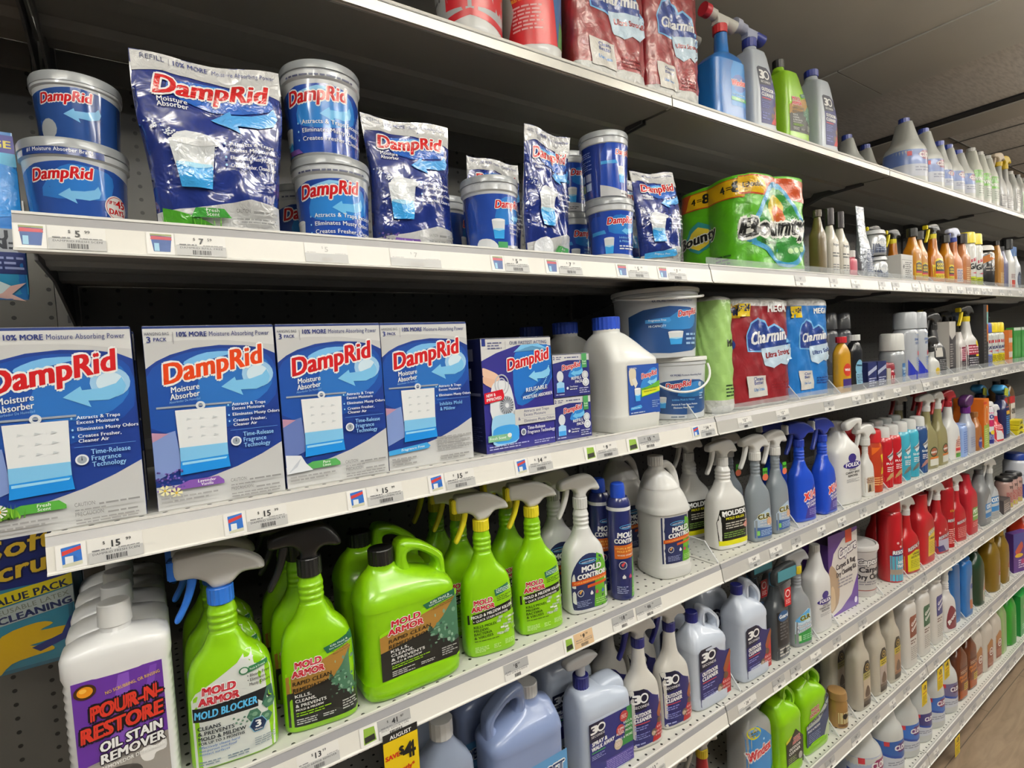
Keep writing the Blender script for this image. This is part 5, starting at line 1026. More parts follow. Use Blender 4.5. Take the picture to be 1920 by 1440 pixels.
r, P = flat_bottle('cleaner_bottle', 'tall dark blue bottle topped with a pale blue scrub brush', .085, .06, .21, '1c2450', 'bottle', '20284a', .018, .02, sh=.7, neck=.36); lab(r, P, .06, -.03, .01, [('R', 10, 200, 90, 240, 'd85c30'), ('R', 10, 180, 90, 205, 'e0b838'), ('N', 6, 20, 94, 170, 9, '4f9ad8')]); slab('brush', [cr([(-.05, .235), (-.03, .262), (.03, .245), (.058, .205), (.05, .195), (.0, .215)], 4)], .05, .012, M('3d94cc', .4), r, cy=.03); slab('brush_card', [[(-.062, .215), (-.02, .205), (-.012, .242), (-.055, .25)]], .006, .002, M('a8b030', .4), r, cy=-.002); put(r, 3.545, .018, 4); row(r, 'tall dark blue bottle with brush', 1, .08)
r, P = flat_bottle('wood_oil_bottle', 'brown bottle with black cap and wide red and white label, left of two', .105, .07, .268, '6a4a22', 'bottle', '1a1512', .016, .022, sh=.74, neck=.25, trans=.2); lab(r, P, .09, -.045, .03, [('R', 0, 40, 100, 130, 'cfc8bc'), ('R', 0, 130, 100, 170, 'b02428'), ('P', [(0, 0), (100, 0), (100, 46), (0, 20)], '9a2a20'), ('T', 'OIL', 50, 70, 30, BLK, 60, .05)]); put(r, 3.665, .016, 4); c = dup(r, 'brown bottle with black cap and wide red and white label, right of two'); put(c, 3.79, .016, 4)
for k in range(3): bxp('small yellow sponge pack, %s of three lying before the brown bottles' % ['lowest', 'middle', 'topmost'][k], 3.70+.004*k, .085, .022, .04, 'd8c81c', [('R', 0, 0, 100, 26, 'd8cc22'), ('P', [(10, 4), (50, 20), (90, 8), (60, 4)], '4a4410')], Y=.0085, rz=4*k-4, name='sponge_pack', cat='sponge').location.z += .0245*k
for o_ in [o for o in COL.objects if o.name.startswith('wood_oil_bottle')]: o_.location.y = .056
# ---------------------------------------------------------------- fifth shelf, second bay onward
r, P = flat_bottle('grill_cleaner_bottle', 'black and grey bottle with red hang tag and a scrub pad over its neck', .070, .05, .235, '3f4347', 'bottle', '5a96b4', .015, .03, sh=.62, neck=.4); lab(r, P, .058, -.029, .004, [('P', [(0, 0), (100, 0), (100, 60), (0, 40)], '6a6c72'), ('R', 4, 60, 96, 230, '17181c'), ('E', 50, 206, 40, 26, '24507e', 20), ('T', 'Guard', 50, 198, 18, WHT, 64, .04), ('N', 20, 90, 80, 180, 6, '5a5c60'), ('N', 14, 10, 86, 56, 3, 'c8c4bc'), ('E', 50, 34, 14, 14, '141416', 14)])
slab('scrub_pad', [cr([(-.046, .222), (-.040, .262), (.040, .272), (.050, .236), (.0, .222)], 4)], .018, .005, M('1e2224', .8), r, cy=-.002); rbox('pad_frame', -.040, .044, -.013, -.0115, .232, .262, M('3f7c88', .5), r, .0005); bD = Decal(.030, -.0, .15); bD.rect(0, 0, 100, 170, 'b81c22').ell(50, 118, 36, 36, 'e8d8d4', 20).ell(50, 118, 26, 26, 'b81c22', 18).lines(16, 20, 84, 66, 3, 'f0d0cc'); bD.build(r, mflat(-.004), 'hang_tag'); put(r, 1.531, .020, 5, -3); row(r, 'black and grey bottle', 1, .07)
spr('grey spray bottle with white, blue and green outdoor furniture cleaner label', .080, .212, '868a8e', [('P', [(2, 2), (98, 2), (98, 56), (2, 44)], '2f8a3c'), ('P', [(2, 40), (98, 54), (98, 118), (70, 132), (30, 112), (4, 90)], 'c4d8e4'), ('P', [(4, 90), (40, 84), (70, 98), (80, 128), (60, 124), (20, 108)], '5aa4d8', 2), ('T', 'CLR', 52, 92, 16, '1c1c1e', 52, .06, 4, 'e0e040'), ('I', 'Outdoor', 50, 66, 12, WHT, 78, .03, 6, '1c3a6e'), ('I', 'Furniture', 50, 50, 11, WHT, 80, .03, 6, '1c3a6e'), ('R', 14, 12, 26, 34, 'c0e0a8'), ('N', 34, 12, 90, 34, 3, 'a0d0a8')], 1.640, .014, 5, kw=dict(head='a6a8aa', trig='d0c040', collar='c8b420'), short='grey outdoor furniture sprayer', ribs=True)
r, P = flat_bottle('carpet_cleaner_bottle', 'white bottle with purple oval CARPET SPOT label beside the purple carton', .088, .062, .262, 'd5d4d2', 'bottle', 'cfcec9', .015, .02, sh=.58, neck=.32, waist=.02); lab(r, P, .082, -.041, .045, fo); put(r, 1.764, .020, 5, -4); row(r, 'white carpet spot bottle', 1, .09)
cap_ops = [('R', 0, 0, 100, 152, 'd2ccc6'), ('P', [(0, 70), (0, 152), (100, 152), (100, 146), (50, 138), (18, 116)], '4b2a78', 0), ('P', [(0, 0), (100, 0), (100, 62), (76, 26), (40, 8)], '5a3a8a', 0), ('P', [(0, 12), (30, 22), (34, 66), (12, 96), (0, 80)], 'a88f76', 3), ('P', [(6, 14), (20, 20), (18, 50), (8, 56)], 'c9b090', 3), ('R', 58, 128, 80, 152, 'c04028'), ('I', 'Capture', 66, 108, 17, 'e8e4e0', 60, .05, 10, '3a2a52'), ('T', 'Carpet & Rug', 58, 86, 10, '2c2834', 66, .03, 4), ('T', 'Dry Cleaning Kit', 60, 72, 9, '2c2834', 68, .03, 4), ('N', 30, 48, 80, 66, 3, '8a848c'), ('E', 90, 12, 5, 6, 'e8e0f0', 12)]
D = Decal(.175); ap(D, cap_ops); r = boxthing('carpet_kit_carton', 'purple and beige carton reading Carpet & Rug Dry Cleaning Kit', 'carton', .175, .236, .085, D, '3a1f60', '33204e'); put(r, 1.930, .044, 5, -3)
r, P = loft_tub = None, None
def tubp(label, X, Y, s, R, h, body, lid, ops, name='cleaner_tub', cat='tub', lw=2.2, rz=-20):
    r = root(name, w_tr(label), cat)
    o, P = loft('tub', [(0, R*.86, R*.86), (.004, R*.9, R*.9), (h*.84, R*.97, R*.97), (h*.86, R, R), (h*.90, R, R)], M(body, .35, coat=.2), r, 1, 40)
    loft('lid', [(h*.90, R*1.03, R*1.03), (h*.90+.002, R*1.06, R*1.06), (h-.006, R*1.06, R*1.06), (h-.001, R*1.02, R*1.02), (h, R*.94, R*.94), (h-.004, R*.9, R*.9), (h-.004, .001, .001)], M(lid, .35, coat=.2), r, 1, 40)
    lab(r, P, R*lw, -R*lw/2, h*.08, ops, True); put(r, X, Y+R, s, rz); return r
tubp('round white tub reading Carpet Dry Cleaner beside the purple carton', 2.118, .024, 5, .062, .178, 'd2cdc9', 'c9c6c2', [('I', 'Capture', 52, 74, 15, 'e0dcd8', 74, .05, 3, '2a2630'), ('T', 'Carpet', 50, 54, 14, '24222a', 60, .04), ('T', 'Dry Cleaner', 56, 36, 13, '24222a', 86, .04), ('N', 20, 20, 84, 32, 2, '8a868c'), ('R', 0, 6, 100, 8, 'a04a40')])
can('red and light blue carpet foam can beside the round white tub', 2.300, .039, .300, 'a81a20', 'b01c20', [('R', -10, 0, 110, 140, '4fa4bc'), ('R', -10, 36, 110, 64, '9a8a7c'), ('P', [(0, 136), (30, 170), (100, 190), (100, 150), (50, 140)], '2c2a66'), ('I', 'RESOLVE', 52, 150, 20, WHT, 96, .05, 4, '2a2a5a'), ('T', 'HIGH', 56, 96, 16, WHT, 50, .03), ('T', 'TRAFFIC', 56, 76, 14, WHT, 66, .03), ('E', 30, 210, 7, 7, 'd8a0a0', 10), ('E', 60, 226, 7, 7, 'd8a0a0', 10), ('E', 46, 190, 6, 6, 'd8a0a0', 10)], s=5, capR=.9, capH=.14)
res = [('P', [(0, 0), (100, 0), (100, 76), (60, 84), (0, 64)], 'ccc41c', 0), ('I', 'RESOLVE', 56, 92, 14, 'd8d8d4', 84, .04, 14, '3a2030'), ('T', 'URINE', 60, 66, 9, '2a2a20', 44, .03, 4), ('T', 'DESTROYER', 58, 54, 8, '2a2a20', 62, .03, 4), ('N', 24, 12, 86, 46, 5, '8a8a20')]
spr('red spray bottle with bright yellow lower label', .098, .215, 'a81c20', res, 2.420, .014, 5, short='red bottle with yellow label', ribs=False)
r, P = flat_bottle('carpet_cleaner_jug', 'big red jug with a narrow yellow label and slanting neck', .118, .075, .27, 'a81c22', 'jug', None, sh=.55, neck=.5, nx=-.01); lab(r, P, .07, -.02, .03, [('P', [(0, 0), (100, 4), (96, 130), (60, 150), (10, 140)], 'd8b838'), ('I', 'RESOLVE', 50, 122, 20, 'd8d8d4', 84, .04, 14, '4a3020'), ('T', 'URINE', 50, 90, 12, '2a2a20', 60), ('N', 14, 14, 86, 80, 7, '9a8a28')]); put(r, 2.562, .016, 5, -3); row(r, 'big red jug', 1, .1)
spr('red spray bottle with white and violet label, after the big red jug', .092, .215, '9c1c22', [('R', 0, 0, 100, 56, 'a8a4b8'), ('P', [(0, 0), (60, 0), (40, 30), (0, 26)], '3a3468'), ('I', 'RESOLVE', 54, 64, 13, 'd8d8d4', 84, .04, 8, '2c2c5c'), ('E', 20, 90, 6, 6, 'd8a0a0', 8), ('E', 60, 100, 6, 6, 'd8a0a0', 8)], 2.712, .014, 5, short='red bottle with white and violet label', ribs=False)
can('tall dark red carpet cleaner can between two red spray bottles', 2.808, .034, .295, '9a171c', 'a01a1e', [('I', 'RESOLVE', 54, 180, 18, 'd8d8d4', 88, .04, 4, '3a2048'), ('T', 'STEAM', 54, 250, 14, 'd89a30', 60), ('N', 14, 20, 90, 130, 8, 'd89a98')], s=5, capR=.9, capH=.14)
spr('red spray bottle left of the red pet bottle', .090, .215, 'a21d24', [('I', 'RESOLVE', 54, 84, 13, 'd8d8d4', 84, .04, 8, '3a2048'), ('N', 14, 10, 90, 64, 6, 'd08a88')], 2.915, .014, 5, short='red spray bottle', ribs=False)
r, P = flat_bottle('pet_stain_bottle', 'curved red bottle with a green PET badge', .104, .07, .262, 'a8202c', 'bottle', None, sh=.6, neck=.4, nx=-.012); lab(r, P, .07, -.03, .02, [('R', 10, 60, 100, 140, '6a9a4a'), ('T', 'PET', 52, 104, 24, WHT, 60, .05), ('R', 14, 84, 96, 92, 'd8dcc8'), ('N', 14, 20, 90, 50, 3, 'e0a0a0')]); put(r, 3.05, .014, 5, -3)
r, P = flat_bottle('oxygen_cleaner_bottle', 'grey jug-shaped bottle with blue OXY label, left of two', .104, .068, .25, '76787a', 'bottle', '5a5c5e', .016, .02, sh=.6, neck=.36, nx=-.006); oxy = [('P', [(0, 30), (100, 30), (100, 120), (60, 170), (20, 130), (0, 90)], 'b8bcc0'), ('R', 0, 78, 100, 116, '2f78b4'), ('R', 0, 34, 100, 62, '2f78b4'), ('T', 'OXY', 50, 86, 24, WHT, 70, .05), ('N', 10, 8, 90, 26, 2, '9a9a9c')]; lab(r, P, .078, -.03, .01, oxy); put(r, 3.228, .014, 5, -3); row(r, 'grey bottle with blue label', 1, .09)
spr('clear grey spray bottle with blue OXY label, right of two', .09, .215, 'a6a8a8', oxy, 3.352, .014, 5, ribs=False, trans=.15)
bxp('low white and black printed tub-shaped carton on the front edge', 3.495, .10, .066, .08, '4a4446', [('R', 0, 0, 100, 66, '5a5254'), ('N', 8, 10, 92, 50, 4, 'c8b8b0')], 5, side='2a2828')
for k in range(3): can('beige and red canister with black lid and yellow foot, %s of three' % ['left', 'middle', 'right'][k], 3.612+.078*k, .035, .15, 'b09088', '1c1a1a', [('R', -20, 0, 120, 30, 'a8a42a'), ('T', 'TEC', 50, 150, 22, '2a2020', 60, .04), ('N', 0, 40, 100, 120, 6, '9a3434')], s=5, capR=1.0, capH=.12, Y=.02)
can('tall white and blue canister with a blue lid, last before the far post', 3.85, .05, .235, 'c8ccd4', '203c8c', [('P', [(0, 0), (100, 0), (100, 60), (0, 90)], '2c3c80'), ('T', 'G', 50, 110, 60, '2c3c80', 50, .06)], s=5, capR=.9, capH=.14)
# ---------------------------------------------------------------- lowest raised shelf
r, P = flat_bottle('window_cleaner_jug', 'clear grey jug with blue label, red lettering and yellow oval, under the bay joint', .122, .085, .262, 'b4b6b2', 'jug', '1a1a1a', .018, .022, sh=.66, neck=.3, nx=-.01, trans=.3); lab(r, P, .112, -.056, .02, [('P', [(0, 0), (98, 0), (98, 96), (66, 128), (40, 150), (0, 140)], '3580c0', 0), ('E', 26, 136, 22, 14, 'c8c020', 18), ('N', 14, 130, 38, 142, 2, '6a6410'), ('I', 'Windex', 44, 74, 24, 'c8242c', 80, .05, 8, WHT), ('E', 56, 112, 3, 3, 'bfe0f4', 8), ('P', [(50, 0), (98, 40), (98, 0)], '3a8a3a'), ('P', [(70, 0), (98, 24), (98, 0)], 'd8c820')]); put(r, 1.440, .040, 6, -3)
r, S = mk_jug('narrow lime jug with black diamond OUTDOOR CLEANER label', .112, .215, .085, LIME, LIME, 'outdoor_cleaner_jug', 'jug', capr=.013, capx=.1)
D = Decal(.09, -.04, .02); ap(D, [('P', [(8, 0), (98, 0), (98, 84), (60, 120), (40, 104), (26, 92), (8, 86)], '1e221a'), ('P', [(8, 86), (26, 92), (40, 104), (34, 106), (6, 94)], 'c8c030'), ('T', 'MOLD', 64, 88, 9, 'b03038', 34, .04, 4, 'e0d0c8'), ('T', 'ARMOR', 62, 76, 9, 'b03038', 44, .04, 4, 'e0d0c8'), ('T', 'OUTDOOR', 52, 60, 9, WHT, 60, .03, 4), ('T', 'CLEANER', 50, 47, 9, WHT, 60, .03, 4), ('N', 16, 8, 60, 38, 5, '8a9a70'), ('E', 80, 26, 10, 12, 'a8a8a0', 14)]); D.build(r, mflat(.0022), rough=.3, coat=.2); put(r, 1.560, .018, 6, -3)
r, S = mk_jug('wide lime jug with dark blue E-Z HOUSE WASH label', .138, .212, .092, LIME, LIME, 'outdoor_cleaner_jug', 'jug', capr=.015, capx=.05)
D = Decal(.118, -.058, .028); ap(D, [('P', [(0, 0), (86, 0), (100, 40), (100, 96), (96, 100), (60, 70), (0, 56)], '26385e'), ('P', [(0, 56), (60, 70), (100, 98), (100, 84), (56, 50), (0, 46)], 'a8b0a8'), ('P', [(76, 0), (100, 0), (100, 44), (90, 30)], 'b8c8a0'), ('O', 92, 96, 9, 16, 3, '4a5a66', 20), ('T', 'MOLD', 40, 86, 9, 'b03038', 34, .04, 4, 'e0d0c8'), ('T', 'ARMOR', 37, 74, 9, 'b03038', 44, .04, 4, 'e0d0c8'), ('T', 'E-Z HOUSE WASH', 46, 59, 8, '16233e', 80, .03, 8), ('T', 'MOLD & MILDEW', 32, 38, 6, WHT, 54, .02, 3), ('N', 8, 8, 60, 32, 5, '7a88ac')]); D.build(r, mflat(.0024), rough=.3, coat=.2); put(r, 1.705, .022, 6, -3)
can('short copper-coloured can on the shelf floor beside the wide lime jug', 1.868, .030, .112, 'a8824c', '8a6a40', [('R', 0, 20, 100, 90, 'b8a878'), ('E', 44, 66, 18, 18, '2a241c', 18), ('T', 'CO', 74, 60, 16, '2a241c', 30, .04), ('R', 0, 0, 100, 16, '6a4a2c')], s=6, capR=.98, capH=.2, metal=.35)
def woodcare(label, X, band):
    r, P = flat_bottle('wood_care_bottle', w_tr(label), .086, .056, .262, 'bdb6a6', 'bottle', None, sh=.60, neck=.42, n=3.4, nx=-.004, trans=.1, rough=.26)
    lab(r, P, .046, -.016, .012, [('P', [(0, 250), (4, 290), (30, 330), (70, 330), (96, 290), (100, 250)], '1c1814', 0), ('R', 0, 200, 100, 250, band[0]), ('R', 0, 60, 100, 200, band[1]), ('R', 0, 0, 100, 40, '3a2c20'), ('R', 0, 40, 100, 62, band[2]), ('O', 50, 284, 26, 26, 5, 'b89a50', 22), ('E', 50, 284, 9, 9, 'b89a50', 12), ('N', 14, 208, 86, 242, 2, '5a4a20'), ('P', [(20, 70), (80, 70), (74, 120), (50, 150), (26, 120)], '5a4636', 2)]); put(r, X, .018, 6, -4); return r
row(woodcare('beige oval bottle with olive band and black arch, left of three alike', 2.010, ('9a9450', 'b8a890', '6a5a48')), 'left beige wood care bottle', 1, .08)
row(woodcare('beige oval bottle with bright yellow band, middle of three alike', 2.135, ('c8b428', 'a89a90', '5a4a3c')), 'middle beige wood care bottle', 1, .08)
row(woodcare('beige oval bottle with yellow and brown label, right of three alike', 2.250, ('b8a430', 'a88464', '8a5a34')), 'right beige wood care bottle', 1, .08)
def clam(label, X, c1):
    r, P = flat_bottle('stone_cleaner_bottle', w_tr(label), .092, .058, .255, 'cfcbc4', 'bottle', None, sh=.80, neck=.66, n=3.6, nx=.008, rough=.35)
    lab(r, P, .066, -.024, .016, [('P', [(4, 150), (96, 156), (98, 262), (90, 272), (10, 272), (2, 262)], c1), ('T', 'Goo', 50, 226, 20, WHT, 60, .05, 30), ('T', 'Gone', 54, 196, 20, WHT, 66, .05, 30), ('N', 8, 110, 70, 140, 2, '6a4a40'), ('N', 8, 20, 80, 100, 7, '9a948c')]); put(r, X, .018, 6, -4); return r
row(clam('white flat-topped bottle with brown upright label, left of three', 2.392, '7a3c28'), 'brown-label flat-topped bottle', 1, .085)
row(clam('white flat-topped bottle with dark green upright label, middle of three', 2.520, '2c5a3c'), 'green-label flat-topped bottle', 1, .085)
row(clam('white flat-topped bottle with navy upright label, right of three', 2.648, '2c2f74'), 'navy-label flat-topped bottle', 1, .085)
spr('white spray bottle with dark red leaf-shaped label', .092, .210, 'd4d0cc', [('P', [(10, 20), (40, 2), (96, 10), (98, 60), (70, 100), (40, 116), (16, 80)], '6e2230', 2), ('I', 'Bruce', 56, 46, 22, WHT, 74, .05, 36)], 2.790, .016, 6, short='white bottle with leaf-shaped label')
r, P = flat_bottle('floor_cleaner_bottle', 'flat bright blue bottle seen mostly plain, left of two', .085, .06, .26, '1f5f9e', 'bottle', None, sh=.86, neck=.8, nx=0, trans=.1); put(r, 2.885, .03, 6, -4)
r, P = flat_bottle('floor_cleaner_bottle', 'bright blue bottle with slim silver and orange label, right of two', .095, .06, .258, '1f62a4', 'bottle', None, sh=.8, neck=.6, nx=.0, waist=.04); lab(r, P, .045, -.005, .03, [('P', [(10, 0), (90, 0), (100, 300), (60, 330), (20, 240)], '9a9aa4', 0), ('R', 14, 0, 88, 90, 'b0602c'), ('E', 54, 220, 26, 26, '24408c', 16)]); put(r, 2.99, .018, 6, -4); row(r, 'bright blue bottle with slim label', 1, .085)
r, P = flat_bottle('pine_cleaner_bottle', 'very dark green bottle with pale cap and narrow white label', .10, .075, .262, '12301c', 'bottle', 'b8b4a8', .018, .02, sh=.7, neck=.3, n=2.6); lab(r, P, .05, .0, .02, [('P', [(0, 0), (90, 0), (90, 220), (50, 270), (10, 160)], 'a8a49a', 2), ('T', 'PINE', 46, 120, 26, 'b03030', 70, .04, 60), ('E', 44, 60, 24, 18, '4a8a4a', 14)]); put(r, 3.150, .016, 6, -4)
go_ = [('P', [(40, 0), (100, 0), (100, 150), (60, 150)], 'b8a890'), ('T', 'Pine', 74, 84, 24, 'a03028', 60, .05, 70), ('R', 50, 10, 96, 50, 'a8a498')]
r, P = flat_bottle('pine_cleaner_bottle', 'golden clear bottle with wide shoulders, left of two', .10, .075, .262, '9a7a1c', 'bottle', 'a08030', .022, .03, sh=.72, neck=.5, n=3, trans=.45); lab(r, P, .08, -.03, .03, go_); put(r, 3.365, .016, 6, -4); c = dup(r, 'golden clear bottle with wide shoulders, right of two'); put(c, 3.505, .016, 6, -4)
bxp('tilted purple and orange printed pouch with clear window', 3.72, .13, .20, .035, '4a2a6c', [('R', 0, 0, 100, 154, '54307c'), ('P', [(0, 80), (40, 110), (100, 90), (100, 154), (0, 154)], '3a3f86'), ('P', [(10, 84), (50, 120), (60, 96), (30, 70)], 'b8503a', 2), ('E', 34, 66, 26, 8, 'd8b02c', 16), ('N', 30, 14, 90, 50, 4, 'd8c8e0'), ('E', 56, 40, 10, 10, 'a83a6a', 14)], 6, rz=-14, name='cleaner_pouch', cat='pouch')
r, P = flat_bottle('dish_soap_jug', 'large red-orange jug at the far end of the lowest raised shelf', .15, .1, .26, 'b03018', 'jug', '8a2012', .02, .02); put(r, 3.95, .02, 6)
# ---------------------------------------------------------------- bottom deck
def bleach(label, X, c1, c2, w=.128, Y=.02, h=.30, rz=-22):
    r, P = flat_bottle('bleach_bottle', w_tr(label), w, w*.92, h, 'c6c8c4', 'bottle', '23358a', .019, .022, sh=.50, neck=.26, n=2.3, rough=.35)
    R = w/2; lab(r, P, w*1.25, -w*.62, .03, [('R', -52, 0, 150, 62, c1), ('P', [(0, 0), (100, 0), (100, 26), (60, 20), (0, 34)], 'c8ccd4', 0), ('P', [(0, 34), (60, 20), (100, 26), (100, 30), (60, 25), (0, 40)], '2a4a9a'), ('P', [(44, 46), (54, 36), (86, 36), (96, 46), (86, 56), (54, 56)], c2), ('T', 'CLOROX', 70, 41, 11, WHT, 48, .05), ('R', 22, 52, 34, 62, 'c03840'), ('N', 30, 6, 90, 16, 2, '8a8e9c')], True); put(r, X, Y, 7, rz); return r
r = bleach('translucent white bleach bottle with pale plain shoulder, cut off by the lower edge', 2.07, 'a8b4cc', '8a2a5a', .15, .024, .28)
row(bleach('white bleach bottle with blue label, left of the small purple-labelled one', 2.240, '2f5aa0', '5c2a6c'), 'left blue-label bleach bottle', 1, .14)
row(bleach('white bleach bottle with blue label and deep blue foot, second blue one', 2.378, '3468b8', '5c2a6c'), 'second blue-label bleach bottle', 1, .14)
bleach('slim white bleach bottle with dark purple label', 2.507, '3c3a72', '4a2a6c', .112)
row(bleach('white bleach bottle with blue and white label under the yellow tags', 2.634, '3a66b0', '7a2a50'), 'blue and white bleach bottle', 1, .14)
row(bleach('white bleach bottle with purple oval CLOROX label, beside the brown bottles', 2.778, '6a6488', '4a1f4c'), 'purple-oval bleach bottle', 1, .14)
def brn(label, X):
    r, P = flat_bottle('pine_floor_bottle', w_tr(label), .098, .068, .27, '5a2c14', 'bottle', '8a8078', .017, .018, sh=.66, neck=.34, nx=-.002, rough=.25); lab(r, P, .086, -.043, .012, [('R', 0, 0, 100, 40, '9a4a1c'), ('P', [(0, 40), (100, 40), (96, 150), (10, 150)], '6a3014'), ('I', 'Murphy', 46, 104, 16, 'c87828', 76, .05, 6), ('I', 'Wood', 46, 84, 16, 'c87828', 60, .05, 6), ('N', 16, 124, 80, 140, 2, 'c8b8a0'), ('R', 46, 34, 94, 70, 'c8a820'), ('N', 50, 38, 90, 66, 3, '3a3010')]); put(r, X, .022, 7, -5); return r
row(brn('dark brown bottle with orange lettering and a yellow sticker, left of two', 2.925), 'dark brown bottle', 1, .09)
brn('dark brown bottle with orange lettering, right of two', 3.045)
def rug(label, X, Y=.022):
    r, P = flat_bottle('floor_cleaner_jug', w_tr(label), .105, .075, .278, 'c8c0b4', 'jug', None, sh=.62, neck=.34, nx=-.006); lab(r, P, .072, -.03, .02, [('P', [(4, 0), (96, 0), (98, 150), (60, 180), (4, 150)], '8a4428'), ('P', [(4, 100), (98, 130), (98, 150), (60, 180), (4, 150)], 'a87038'), ('O', 56, 96, 26, 26, 6, WHT, 22), ('T', 'OX', 56, 88, 16, WHT, 30, .05), ('N', 12, 14, 88, 60, 5, 'c08a70')]); put(r, X, Y, 7, -5); return r
r = rug('cream bottle with brown label half hidden behind the brown bottles', 3.145, .030)
r = rug('cream jug with brown round-badged label and red cap', 3.262); cyl('cap', .02, .276, .294, M('b02a2c', .4), r, .001, 28, -.006, .037)
rug('cream jug with brown round-badged label, farther of the pair', 3.385)
r, P = flat_bottle('floor_cleaner_bottle', 'pale green and white bottle before the bright green one', .085, .06, .25, '8aa468', 'bottle', None, sh=.7, neck=.4); put(r, 3.492, .024, 7)
r, P = flat_bottle('dish_soap_bottle', 'bright green upright bottle on the bottom deck', .098, .07, .262, '2c8a28', 'bottle', '2a7a2a', .016, .02, sh=.74, neck=.5, n=3); lab(r, P, .05, .0, .03, [('R', 0, 0, 90, 260, '3a9434'), ('N', 10, 20, 80, 240, 12, '8ac47a')]); put(r, 3.615, .018, 7, -5); row(r, 'bright green upright bottle', 1, .09)
bxp('shiny green plastic refill pack, last on the bottom deck', 3.80, .15, .21, .06, '1f8a3a', [('R', 0, 0, 100, 140, '2a9444'), ('P', [(10, 20), (90, 30), (80, 110), (20, 100)], '3aa452', 3), ('E', 50, 96, 20, 10, 'b89a8a', 14), ('N', 20, 20, 80, 40, 3, 'c8e8cc')], 7, name='soap_refill_pack', cat='pack', Y=.02)
# what shows of the nearest bay's lowest shelf
spr('red bottle with white sprayer on the nearest bay of the lowest raised shelf', .09, .20, '8a1a20', [('P', [(0, 0), (60, 0), (40, 60), (0, 80)], '2a2f70')], 1.205, .03, 6, kw=dict(head='b4b0a8', trig='a8a49c', collar='c8b020'), ribs=False)
spr('dark red bottle with white sprayer, further left on the lowest raised shelf', .09, .20, '6a1420', [('R', 0, 0, 100, 60, '2a2f70')], 1.085, .03, 6, kw=dict(head='b4b0a8', trig='a8a49c', collar='b8b0a8'), ribs=False)
# ---------------------------------------------------------------- top shelf
TY = .092
def bucketish(label, X, R, h, body, ops, band, lid='d8d8d4', rz=-30):
    r = root('stain_remover_tub', w_tr(label), 'tub')
    o, P = loft('tub', [(0, R*.84, R*.84), (.004, R*.88, R*.88), (h*.15, R*.91, R*.91), (h*.9, R*.99, R*.99), (h, R, R)], M(body, .32, coat=.3), r, 1, 48)
    loft('lid', [(h, R, R), (h, R*1.05, R*1.05), (h+.012, R*1.05, R*1.05), (h+.014, R, R), (h+.014, .001, .001)], M(lid, .35), r, 1, 48)
    lab(r, P, R*3.6, -R*1.8, h*.17, ops, True); put(r, X, TY+R*.98, 1, rz); return r
bucketish('round white tub with red-edged silver label, first on the top shelf', .702, .070, .17, 'd9d9d6', [('P', [(0, 0), (50, 6), (100, 0), (100, 62), (0, 62)], 'b81c28', 2), ('P', [(2, 5), (50, 11), (98, 5), (98, 60), (2, 60)], 'a8aaac', 2), ('R', 30, 12, 96, 60, 'b81c28'), ('N', 40, 18, 66, 30, 4, 'e8d8d8'), ('N', 8, 16, 24, 26, 2, '4a4a50')], None)
bucketish('round white and red bucket with yellow lettering on the top shelf', .858, .066, .19, 'd9d9d6', [('P', [(0, 4), (50, 0), (100, 4), (100, 72), (0, 72)], 'c01c24', 0), ('P', [(0, 4), (18, 2), (30, 30), (18, 72), (0, 72)], 'c8c8c0'), ('P', [(72, 2), (100, 4), (100, 40), (74, 72), (68, 40)], '2c5a8a'), ('P', [(72, 2), (100, 4), (100, 20), (76, 24)], '3a7a3a'), ('T', 'REMOVER', 46, 48, 7, WHT, 38, .05), ('T', 'DISSOLVES WELL WATER', 46, 42, 3, 'e8b830', 36, .03), ('T', 'RUST STAINS ON CONTACT', 46, 37.5, 3, 'e8b830', 36, .03), ('N', 28, 12, 56, 34, 7, 'e8b8b8')], None)
bxp('tall thin pale carton standing between the white tub and the red bucket', .780, .03, .20, .06, 'b8b0a4', [('R', 0, 0, 100, 400, 'bcb4a6'), ('N', 20, 20, 80, 300, 16, '5a4a44')], 1, Y=.245)
